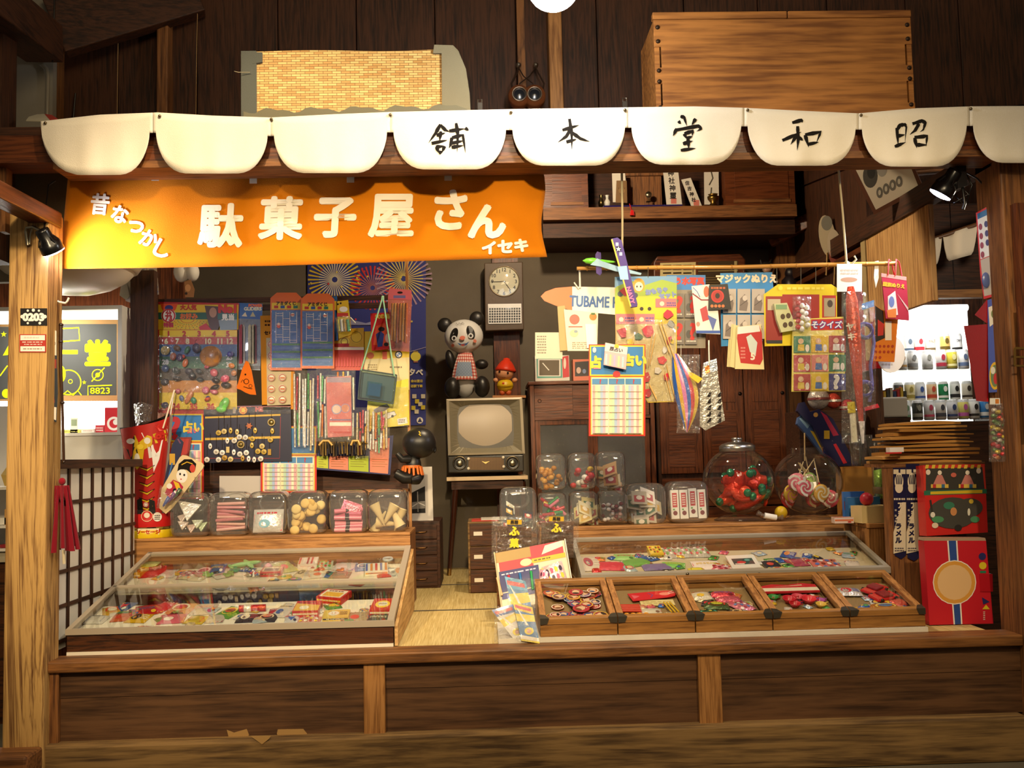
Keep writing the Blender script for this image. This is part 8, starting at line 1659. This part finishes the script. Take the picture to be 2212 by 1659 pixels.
# ================================================================== right end: cabinet, cloths, bags, lit shelves of cans
CYF = .475
rc=thing('end_cabinet','wooden end cabinet with open recess at the right corner post','cabinet',(1.78,.35,.452))
xa, xm, xb = W(1920, 1150, CYF).x, W(1990, 1150, CYF).x, 2.12; zt = W(2030, 1000, CYF).z
obj('left_board',B().box(xa,xm,CYF,CYF+.02,.452,zt-.016),'midwood_z',rc);obj('top',B().box(xa-.004,xb,CYF-.005,.70,zt-.015,zt),'midwood_x',rc);obj('divider',B().box(xm-.015,xm,CYF+.021,.69,.452,zt-.016),'midwood_z',rc);obj('back',B().box(xm,xb,.67,.69,.452,zt-.016),'darkwood_z',rc);obj('left_side',B().box(xa,xa+.015,CYF+.021,.52,.452,zt-.016),'midwood_z',rc)
for k, x0 in enumerate((1929, 1957)):
    q=Pl(CYF-.004-.004*k);I=[('r',x0+1,1014,x0+27,1024,'d8ccb4'),('r',x0+12,1012,x0+16,1026,'1c1a40'),('c',x0+13,1054,8.5,11,'e0d4bc'),('c',x0+13,1040,9.5,19,'e0d4bc')]
    I += [('l', [(x0 + 6 + 4.6 * i, 1026), (x0 + 8.5 + 3.2 * i, 1046)], 2.2, '1c1a40') for i in range(4)]
    I+=[('z',x0+2,1074,x0+26,1082,'d8ccb4',1),('p',[(x0+1,1150),(x0+20,1085),(x0+28,1085),(x0+28,1190),(x0+1,1196)],'dccfb4')]+[('t',t_,x0+(17 if i<2 else 12),1092+15*i,11,'1c1a40' if i>3 else('e0d4bc' if i<3 else '1c1a40'),{'bold':.9})for i,t_ in enumerate('アキャラメル')]+[('z',x0+4,1098+12*i,x0+8,1106+12*i,'c8c0b0',1)for i in range(4)]+[('z',x0+4,1182,x0+24,1192,'504a58',2)]
    o=card('hand_towel',['left one of two navy and white hand-print towels on the end cabinet','right one of two navy and white hand-print towels on the end cabinet'][k],'towel',q,[(x0,1002),(x0+29,1002),(x0+28,1200+5*k),(x0+18,1208+4*k),(x0+4,1200+5*k)],'1c1a40',I,.003,'cloth','hand-print towels')
# red boxes standing in the recess
q = Pl((0, .32, .47), (0, -1, .05))
I=[('p',[(1994,1006),(2126,1003),(2131,1062),(1996,1068)],'c83828'),('p',[(2000,1012),(2122,1009),(2127,1058),(2000,1062)],'3a3834'),('p',[(1996,1060),(2131,1056),(2132,1066),(1996,1070)],'2a6a50'),('p',[(2010,1062),(2122,1058),(2122,1065),(2010,1068)],'d0b028')]
I+=[('p',[(2000+14*k,1004),(2007+14*k,1004),(2005+14*k,1012),(1998+14*k,1012)],'d8b840')for k in range(9)]
for cx in(2030,2090):I+=[('c',cx,1021,4.5,5,'e8dccc'),('p',[(cx-14,1046),(cx-5,1026),(cx+5,1026),(cx+14,1046)],'c88078'),('r',cx-19,1046,cx+19,1054,'d8b850'),('r',cx-15,1046,cx-8,1054,'b83030'),('r',cx+4,1046,cx+11,1054,'3a6a90')]
I+=[('c',2005,1020,5,6,'e0d0c0'),('c',2114,1017,5,6,'e0d0c0'),('c',2060,1026,6,5,'c86858')]
I+=[('c',2058,1108,52,34,'45433e'),('c',2095,1096,28,20,'45433e'),('c',2050,1092,12,8,'3a7a60'),('c',2060,1105,7,9,'c88a58'),('c',2026,1122,13,7,'4a8a60'),('c',2020,1135,7,6,'e0c8b0'),('c',2106,1122,10,7,'4a8a60'),('c',2098,1083,5,5,'d8b840'),('l',[(2010,1080),(2014,1110)],4,'302c28'),('c',2015,1112,5,6,'e0d8cc'),('c',2070,1140,8,7,'2a2828'),('c',2093,1106,3,8,'e0dccc')]
card('picture_box','red and black picture box with doll stage standing in the end cabinet','box',q,[(1994,1005),(2127,1002),(2134,1150),(2002,1158)],'c42420',I,.07)
q2 = Pl((0, .22, .46), (0, -1, .06))
o=card('red_school_case','red flat case with blue band and round emblem at the platform corner','case',q2,[(1996,1168),(2130,1168),(2146,1347),(2008,1350)],'c01c2a',[('p',[(2046,1168),(2068,1168),(2079,1348),(2060,1349)],'ece4dc'),('p',[(2049,1168),(2065,1168),(2076,1348),(2063,1349)],'2a4a90'),('c',2062,1258,47,48,'ece4dc'),('c',2062,1258,45,46,'d89a40'),('c',2062,1258,37,38,'e0b884'),('c',2122,1202,8,8,'2a2a60'),('c',2123,1222,8,8,'d8c028'),('r',2117,1233,2130,1238,'2a7a58'),('p',[(2121,1290),(2138,1300),(2124,1306)],'2a2a60'),('p',[(2122,1316),(2138,1316),(2130,1306)],'d8c028'),('z',2124,1320,2128,1340,'e8d8c8',5)],.055)
obj('clasp',B().prism([q2.pt(x,y,.003)for x,y in[(2116,1240),(2144,1240),(2145,1278),(2118,1278)]],(0,.06,0),'b01824'),'plastic',o);obj('case_lid_edge',B().prism([q2.pt(x,y,-.0005)for x,y in[(1997,1162),(2128,1162),(2130,1168),(1996,1168)]],(0,.055,0),'a89078'),'plastic',o)
# stack of brown paper bags
rr = random.Random(17); z = zt + .001
for k in range(11):
    x0,x1=xa-.01+rr.uniform(-.02,.05)+.008*k,xa+.40+rr.uniform(-.03,.03)-.004*k;b=B();y0=CYF+rr.uniform(-.01,.02);tw=rr.uniform(-.04,.04);h=rr.uniform(.013,.02)
    def fn(u,v,z=z,x0=x0,x1=x1,y0=y0,tw=tw,k=k,h=h):return Vector((x0+(x1-x0)*u,y0+.20*v+tw*(u-.5),z+h*(.75+.25*math.sin(math.pi*v))*(.45+.55*math.sin(math.pi*min(1,.2+u*.75)))+.003*math.sin(u*5+k)))
    lo = lambda u, v: fn(u, v) - Vector((0, 0, fn(u, v).z - z))
    cl = rr.choice(['b08040', 'a47438', 'bc8c4c', 'aa7a3c']); b.sheet(fn, 12, 4, cl)
    for v0 in (0, 1): b.sheet(lambda u, v: fn(u, v0) * v + lo(u, v0) * (1 - v), 12, 1, cl)
    for u0 in (0, 1): b.sheet(lambda u, v: fn(u0, u) * v + lo(u0, u) * (1 - v), 4, 1, cl)
    o=obj('paper_bag',b,'matte');tag(o,f'{ordinal(k)} brown paper bag from the bottom of the stack on the end cabinet' if 0<k<10 else('lowest brown paper bag of the stack on the end cabinet' if k==0 else 'topmost brown paper bag of the stack on the end cabinet'),'paper bag','stack of brown paper bags');z+=h*.92+.0015
tag(obj('red_packet',B().box(W(1915,955,.45).x,W(1945,955,.45).x,.42,.46,zt+.05,zt+.07,'d8d0c8').box(W(1913,955,.45).x,W(1940,955,.45).x,.419,.46,zt+.044,zt+.0495,'c01c20'),'card'),'white and red packet sticking out of the paper bag stack','packet')
# posters on the inner face of the right post (seen at a slant)
PXr = Pl((XR - .006, 0, 0), (-1, 0, 0)); PXs = Pl((XR - .006, .06, 1.6), (-.75, -.66, 0))
o=card('toy_blister_card','red-edged blister card of tiny toys hanging on the right post','toy packet',PXs,[(2108,460),(2154,434),(2160,540),(2172,625),(2165,636),(2125,646),(2118,600)],'c02830',[('p',[(2111,464),(2150,442),(2156,545),(2118,560)],'d8dce0'),('p',[(2111,462),(2152,441),(2153,455),(2112,474)],'2a6aa8'),('p',[(2118,562),(2158,545),(2166,630),(2126,640)],'b0a8a0')]+[('c',2118+12*(k%3)+1.5*(k//3),490+20*(k//3)-6*(k%3),4,7,['8a3850','3a3a70','a04858'][k%3])for k in range(10)],.004)
for(x,y,r,c_,a)in[(2130,605,10,'5868a0',1.8),(2155,572,7,'c83838',1),(2158,598,9,'9880a8',1.6),(2150,552,5,'c89848',1)]:p=PXs.pt(x,y,.008);obj('blister_toy',B().ell(p,(r*.0017,.006,r*.0017*a),c_,12,8),'candy',o)
o=card('toy_box','tall blue toy box with yellow oval hanging on the right post','box',PXs,[(2133,648),(2163,640),(2172,835),(2168,846),(2136,848)],'4a5aa8',[('p',[(2135,664),(2156,655),(2158,690),(2138,706)],'e0d8c4'),('c',2146,678,5,9,'6a7a40'),('l',[(2160,660),(2165,780)],5,'d8d4cc'),('l',[(2151,700),(2153,770)],4,'282438'),('c',2149,812,12,30,'d8b030'),('c',2149,812,9,24,'6a8058'),('c',2151,818,5,12,'c03838'),('c',2145,800,5,8,'d8d4c4')],.012)
o=thing('sweet_strip','long clear bag of wrapped sweets hanging low on the right post','sweets',PXs.pt(2158,998));rr=random.Random(9)
for k in range(26):obj('wrapped_sweet',B().ell(PXs.pt(2148+10*(k%3)+rr.uniform(-3,3),886+4.1*k,.012),(.013,.008,.009),rr.choice(['c83838','d8c048','e0d8cc','6a8a50','c87840']),8,6),'foil',o)
filmsheet(PXs,2136,872,2178,998,.02,.012,o,'plastic_bag',8,14);obj('header',prints(B(),PXs,[('r',2138,860,2176,874,'e0dcd0'),('r',2150,862,2158,872,'c87828')],off0=.012),'card',o)
b=B().prism([PXr.pt(x,y)for x,y in[(2085,704),(2135,700),(2135,868),(2112,866)]],(-.006,0,0),'b8101c');o=tag(obj('red_cloth_flag',b,'cloth'),'plain red cloth flag hanging inside the right post','flag');obj('upper_flap',B().prism([PXr.pt(x,y,.002)for x,y in[(2108,680),(2134,648),(2134,698)]],(-.005,0,0),'b81420'),'cloth',o)
# pictures and fans on the right wall
PW = Pl(W(1910, 400, .85), (-.5, -.82, -.28))
o=card('framed_print','tilted framed print of grey ovals hanging high on the right wall','picture',PW,[(1830,352),(1965,340),(1996,408),(1888,464)],'5a3018',[('p',[(1842,354),(1960,342),(1984,403),(1892,453)],'d0c4ac'),('c',1880,380,16,26,'4a463e'),('c',1882,372,9,14,'2c2a26'),('c',1905,360,12,22,'9a9488')]+[('c',1900+14*k,416-8*k,7,12,'6a655a')for k in range(4)]+[('c',1900+14*k,416-8*k,3,6,'c0b8a4')for k in range(4)],.02,'paper')
for k,(cx,cy,rx,ry,c_,I,lab)in enumerate([(1787,510,18,45,'b8a888',[('c',1786,482,12,16,'7a7668')],'pale round fan with grey drawing on the right wall'),(1804,535,16,40,'c0b094',[('c',1805,553,14,20,'8a3c2c'),('c',1797,548,4,8,'c8a890'),('c',1806,543,3,6,'c8a890')],'round fan with red lower half on the right wall')]):
    q=Pl((1.85,1.85-.04*k,2.0),(-.3,-.95,0));o=card('round_fan',lab,'fan',q,[(cx+rx*math.cos(2*math.pi*i/24)+.12*ry*math.sin(2*math.pi*i/24),cy+ry*math.sin(2*math.pi*i/24))for i in range(24)],c_,I,.004,'paper','fans on the right wall');obj('handle',B().tube([q.pt(cx,cy+ry*.8),q.pt(cx-2,cy+ry+40)],.005,6,'b08a50'),'paintwood',o)
tag(obj('red_hanging',B().box(1.99,2.012,1.25,1.5,1.55,2.05,'9a0c1c'),'cloth'),'dark red cloth hanging in the gap of the right wall','cloth')
# small curtain in the next room
gz2 = [2006, 2036, 2112, 2150]; b = B()
for i in range(3):
    xl, xr = gz2[i], gz2[i + 1]
    def fn(u,v,xl=xl,xr=xr):x=xl+(xr-xl)*u;e=min(u,1-u)*(xr-xl);yb=(575-.28*(x-2010))-62*max(0,1-e/14)**2;yt=518-.34*(x-2010);return W(x,yt+(yb-yt)*v,1.45+.01*math.sin(u*9))
    b.sheet(fn, 16, 5, 'd0c4b0')
tag(solid(obj('small_curtain',b,'cloth'),.002),'small white scalloped curtain in the next room on the right','curtain')
# lit shelves with drink cans
LY = 2.2; vx0, vx1 = W(1885, 750, LY).x, W(2150, 750, LY).x
ls=thing('lit_can_shelf','brightly lit glass shelf unit full of drink cans in the next room','shelf',((vx0+vx1)/2,2.3,1.0));vz0,vz1=W(2000,1000,LY).z,W(2000,645,LY).z
obj('light_panel', B().box(vx0, vx1, 2.52, 2.54, vz0, vz1), 'vitrine_glow', ls)
for py in(655,):obj('tube_light',B().tube([(vx0+.05,2.42,W(2000,py,LY).z),(vx1-.05,2.42,W(2000,py,LY).z)],.02,10,'ffffff'),'vitrine_light',ls)
SZ = [W(2000, y, LY).z for y in (757, 799, 864, 908)]
obj('glass_shelf',B().box(vx0,vx1,2.17,2.5,SZ[1]-.012,SZ[1],'b8d8c8'),'glass',ls);obj('glass_shelf',B().box(vx0,vx1,2.17,2.5,SZ[3]-.012,SZ[3],'b8d8c8'),'glass',ls)
obj('shelf_step',B().box(vx0,vx1,2.34,2.5,SZ[0]-.03,SZ[0],'ece8e0'),'plastic',ls);obj('shelf_step',B().box(vx0,vx1,2.34,2.5,SZ[2]-.03,SZ[2],'ece8e0'),'plastic',ls);obj('counter',B().box(vx0-.1,vx1,2.1,2.55,0,SZ[3]-.013),'darkwood_x',ls)
lamp('AREA',((vx0+vx1)/2,2.12,vz1-.02),5,(1,.97,.92),((vx0+vx1)/2,2.35,SZ[1]),.3,name='can_shelf_light')
cans=[(0,2.42,[(1965,'d8d4cc','4a5868',''),(1988,'e0dcd4','b83038',''),(2012,'d8d0c0','6a5840','MALT'),(2044,'c8a860','5a4a20',''),(2070,'d0d0d0','202020','DRY')]),(1,2.24,[(1948,'c8c4bc','8a6a40',''),(1972,'d8d8d4','7a7a78',''),(2004,'dcdcd8','8a8a80',''),(2034,'d8d4d0','b03848',''),(2057,'d0c048','e8e0a0',''),(2082,'d8d8d8','5a6a88','')]),
        (2,2.42,[(1938,'4a4844','c83838',''),(1962,'c8b888','8a7838',''),(1985,'c8c8cc','3a5088',''),(2010,'d0b088','b84830',''),(2035,'1e7a4a','e8e8e0',''),(2060,'d8d8d4','2a2a2a',''),(2086,'c8c0b0','3a3028','')]),(3,2.24,[(1951,'c8ccc8','6a8868',''),(1977,'3a3c34','8a8878',''),(2002,'d8d8d8','c04860',''),(2027,'d8d4cc','4a4a50',''),(2052,'d4d4d8','3a4870',''),(2076,'d8cc70','c060a0',''),(2099,'dcdcd8','282420',''),(2122,'3a78b0','d8d8d0','')])]
ROW=['top','second','third','bottom'];CW={'d':'silver','c':'pale','e':'white','4':'dark grey','1':'green','3':'dark'}
for r_, Y, L_ in cans:
    for k, (x, ca, cb, tx) in enumerate(L_):
        p=W(x,800,Y);p.z=SZ[r_]+.001;t=thing('drink_can',f'drink can, {ORD[k]} from the left in the {ROW[r_]} row of the lit shelves','can',p,'drink cans on the lit shelves');rr_=.032
        obj('body',B().lathe(p,[(0,0),(rr_*.8,0),(rr_,.008),(rr_,.105),(rr_*.82,.118),(rr_*.8,.122),(rr_*.74,.118),(0,.117)],18,ca,cols=['b8b8b8','b8b8b8',ca,'c0c0c0','c0c0c0','a0a0a0','a0a0a0']),'candy',t)
        o=obj('label_band',B().lathe(p,[(rr_*1.004,.02),(rr_*1.008,.022),(rr_*1.008,.04 if k%2 else .032),(rr_*1.004,.042 if k%2 else .034)],18,cb),'candy',t);cyl=Cyl(p,rr_*1.01);zc_=p.z+.075
        f=Fr((p.x,p.y-rr_*1.01,zc_),(1,0,0),(0,0,1));obj('emblem',(B().text(f,tx,0,0,.016,cb,.001,0,0,.7,1)if tx else B().disc(f,0,0,.012,.018,cb,.0015)),'card',t)
# stand-up box, glasses and jar below the cans
t=thing('white_card_tray','white tray of coloured cards in front of the lit cans','tray',W(1910,900,1.9));a,c_=W(1862,880,1.9).x,W(1962,880,1.9).x;zA,zB=W(1910,902,1.9).z,W(1910,858,1.9).z
bevel(obj('tray', B().box(a, c_, 1.9, 2.05, zA, zB, 'd8d2c8'), 'plastic', t), .01)
for k in range(10):obj('card',B().box(a+.08+.02*k,a+.094+.02*k,1.93,2.0,zB+.0005,zB+.035+.01*(k%3),['c8c0a8','3a4a78','b83838','d8b848','4a4a4a'][k%5]),'paper',t)
obj('support', B().box(a - .1, c_, 1.88, 2.06, .45, zA - .0005), 'darkwood_x', t)
for k, (x, y, h) in enumerate([(1850, 1006, 60), (1872, 1006, 66), (1898, 1004, 58)]):
    p=W(x,y,.95);s2=MP(.95);t=thing('drinking_glass',['left clear tumbler behind the brown cardboard box','middle clear tumbler behind the brown cardboard box','right clear tumbler behind the brown cardboard box'][k],'glass',p,'tumblers');obj('tumbler',B().lathe(p,[(0,0),(11*s2,0),(14*s2,h*s2),(13*s2,h*s2),(10.5*s2,4*s2)],20,'ffffff'),'globe',t);obj('rim',B().lathe(p,[(13*s2,h*s2),(14.3*s2,h*s2+.002),(14*s2,h*s2-.002)],20,'d8d8d8'),'globe',t)
p=W(1908,1078,.90);s2=MP(.9);t=thing('green_jar','glass jar with lime green contents beside the end cabinet','jar',p);obj('glass',B().lathe(p,[(0,0),(20*s2,0),(21*s2,70*s2),(16*s2,84*s2),(17*s2,92*s2)],22,'ffffff'),'globe',t);obj('contents',B().lathe(p,[(0,.004),(18*s2,.005),(18*s2,62*s2),(0,66*s2)],18,'8ab040'),'foil',t);obj('label',B().lathe(p,[(20.8*s2,12*s2),(21.2*s2,13*s2),(21.2*s2,26*s2),(20.8*s2,27*s2)],22,'6a5430'),'card',t)
# ================================================================== left end: post signs, umbrella, blackboards, shelf goods
q = Pl(-.073)
card('number_plate','black plate with white number and flowers on the corner post','sign',q,(44,666,101,703),'0e0c10',[('t','0203',72,685,15,'f0ece8',{'bold':1.6,'wx':1.1})]+[('c',x,y,r,r,'e8e4e0')for x,y,r in[(48,684,4),(97,684,4),(60,671,2.5),(72,670,3.5),(84,671,2.5),(60,698,2.5),(86,698,3)]],.004)
card('red_white_plate','small red and white enamel plate below the number plate','sign',q,(42,722,99,761),'b03028',[('r',44,724,97,735,'ece4dc'),('r',44,748,97,759,'ece4dc'),('z',48,737,92,741,'e8d0c8',1),('z',52,742,90,746,'e0c0b8',1),('z',50,751,90,756,'a08880',1),('z',52,726,84,732,'d8c8c0',1)],.004)
PSd = Pl((XL + .004, 0, 0), (1, -.9, 0))
card('post_poster','narrow dark poster strip with round emblem on the side of the post','poster',PSd,[(104,706),(122,715),(125,850),(122,912),(112,908),(108,800)],'2a3038',[('p',[(104,706),(122,715),(122,768),(105,765)],'d8ccb4'),('o',114,742,6,5,'503828'),('p',[(110,776),(122,776),(122,796),(110,794)],'8a3828'),('p',[(112,878),(122,880),(121,908),(113,904)],'d8d0c4'),('l',[(113,810),(117,870)],2,'a84838')],.002,'paper')
t=thing('fishing_rod','thin dark bamboo rod leaning against the inside of the corner post','rod',W(137,1000,.03));obj('rod',B().tube([W(132,700,.03),W(131,780,.03),W(135,880,.03),W(138,1000,.03)],[.007,.006,.005,.005],8,'3a2418'),'candy',t)
for y in(702,738,870,998):obj('joint',B().ell(W(float(np.interp(y,[700,780,880,1000],[132,131,135,138])),y,.03),(.009,.009,.007),'2a1a12',8,6),'candy',t)
t=thing('folded_umbrella','dark red folded cloth umbrella hanging on the corner post','umbrella',W(136,1188,.0)); 
for k in range(9):
    a0, a1 = 2 * math.pi * k / 9, 2 * math.pi * (k + .62) / 9; c = W(136, 1188, .02)
    def fn(u,v,a0=a0,a1=a1):a=a0+(a1-a0)*u;r=(.045-.026*v)*(1+.35*math.sin(math.pi*u));z=W(136,1188,.02).z+.235*v+.01*math.sin(k*2)*(1-v);return Vector((c.x+r*math.cos(a)-.006*v,c.y+r*math.sin(a),z))
    obj('cloth_fold', B().sheet(fn, 4, 8, '7a1020'), 'cloth', t)
obj('tie',B().ell(W(134,1065,.02),(.022,.022,.03),'80121f',12,8),'cloth',t);obj('knob',B().ell(W(134,1040,.02),(.013,.013,.014),'8a1424',12,8),'cloth',t);obj('shaft',B().tube([W(137,1188,.02),W(139,1218,.02)],.006,8,'c8bca0'),'plastic',t)
t=thing('wall_hook','white L-shaped hook screwed into the corner post','hook',W(128,655,.0));obj('arm',B().tube([W(126,652,.0),W(142,655,-.02),W(146,650,-.02),W(149,643,-.02)],.004,8,'e8e0d0'),'plastic',t);obj('screw',B().lathe(W(126,652,.0),[(.007,0),(.006,.004),(0,.005)],10,'b8b0a0',(1,0,0)),'metal',t)
card('paper_scroll','cream curled paper strip hanging behind the left edge of the post','paper',Pl(.058),[(22,656),(40,662),(38,760),(30,790),(34,880),(26,980),(20,980),(28,830),(20,800),(28,730)],'e8dcae',(),.003,'paper')
BYb = 1.5; q = Pl(BYb); YC = 'd8e010'
o=card('blackboard','framed blackboard with yellow chalk drawings in the lit display case','blackboard',q,(126,690,262,866),'a07a4c',[('r',122,700,252,854,'4a4a46'),('t','堂',211,762,52,YC,{'bold':3}),('r',135,756,168,765,YC),('l',[(128,710),(170,708),(172,735),(130,738)],3,YC),('o',148,826,28,25.5,YC),('o',152,824,5,3.5,YC),('c',132,808,10,18,YC),('o',211,810,13,11,YC),('c',211,810,5,5,YC),('l',[(198,824),(226,794)],2.5,YC),('s',182,826,5,YC),('l',[(190,854),(190,834),(242,832)],2.5,YC),('t','8823',216,844,13,YC,{'bold':.35,'wx':1.2}),('l',[(134,854),(146,844),(158,854),(168,844),(176,854)],2.5,YC)],.02,'matte')
o=card('blackboard','second blackboard with yellow chalk marks left of the corner post','blackboard',q,(-50,700,26,866),'a07a4c',[('r',-50,706,26,862,'4a4a46'),('s',8,722,7,YC),('p',[(6,768),(18,746),(26,750),(26,766)],YC),('l',[(0,812),(16,790),(22,794)],3,YC),('c',14,850,10,10,YC)],.02,'matte')
zsh = W(200, 935, 1.35).z
for k,(x0,x1,y0,c_,I,lab)in enumerate([(226,262,880,'b82830',[('o',246,915,15,10,'ece4d8'),('c',250,912,6,6,'ece4d8')],'red sweet tin with white ring in the lit case'),(206,224,918,'c03840',[('z',208,922,222,932,'e8d8d0',2)],'small red box beside the red tin'),(152,168,902,'c8c8b8',[('r',154,906,166,920,'7a8868')],'small grey tin with green label in the lit case'),(134,172,928,'d0c850',[('z',138,930,168,934,'8a8040',1)],'flat yellow box at the front of the lit case'),(176,203,926,'e0d8d0',[('z',180,928,199,933,'b89890',1)],'flat pale box between yellow box and red box')]):
    Y=1.40-.02*(k>1);a,c2x=W(x0,900,Y).x,W(x1,900,Y).x;o=tag(obj('sweet_tin',B().box(a,c2x,Y,Y+.06,zsh+.001,W((x0+x1)/2,y0,Y).z,c_),'card'),lab,'box');obj('print',prints(B(),Pl(Y),I),'card',o)
t=thing('paper_basket','tapered cream printed paper tray on the shelf left of the post','tray',W(20,1050,.95));f4=[W(x,y,.95)for x,y in[(10,1050),(42,1050),(42,1028),(2,1026)]];obj('tray',B().hexa(f4,[p+Vector((0,.12,.0))for p in f4],'c8a858'),'card',t);obj('lid',B().prism([W(x,y,.95)for x,y in[(2,1026),(42,1028),(42,980),(36,978)]],(0,.02,0),'d0b878'),'card',t)
for k,(x0,x1,y0,y1,c_,lab)in enumerate([(10,28,1100,1135,'c89858','small tan box on the middle shelf left of the post'),(0,14,1118,1134,'e4e0d4','white card at the shelf edge left of the post'),(22,42,1118,1134,'e0dcd2','white card beside the tan box left of the post'),(0,40,1176,1184,'8a2028','dark red book lying on the lowest shelf left of the post')]):
    Y=.93;tag(obj('shelf_item',B().box(W(x0,y0,Y).x,W(x1,y0,Y).x,Y,Y+.05,W(20,y1,Y).z+.002,W(20,y0,Y).z,c_),'card'),lab,'box' if k==0 else('book' if k==3 else 'card'))
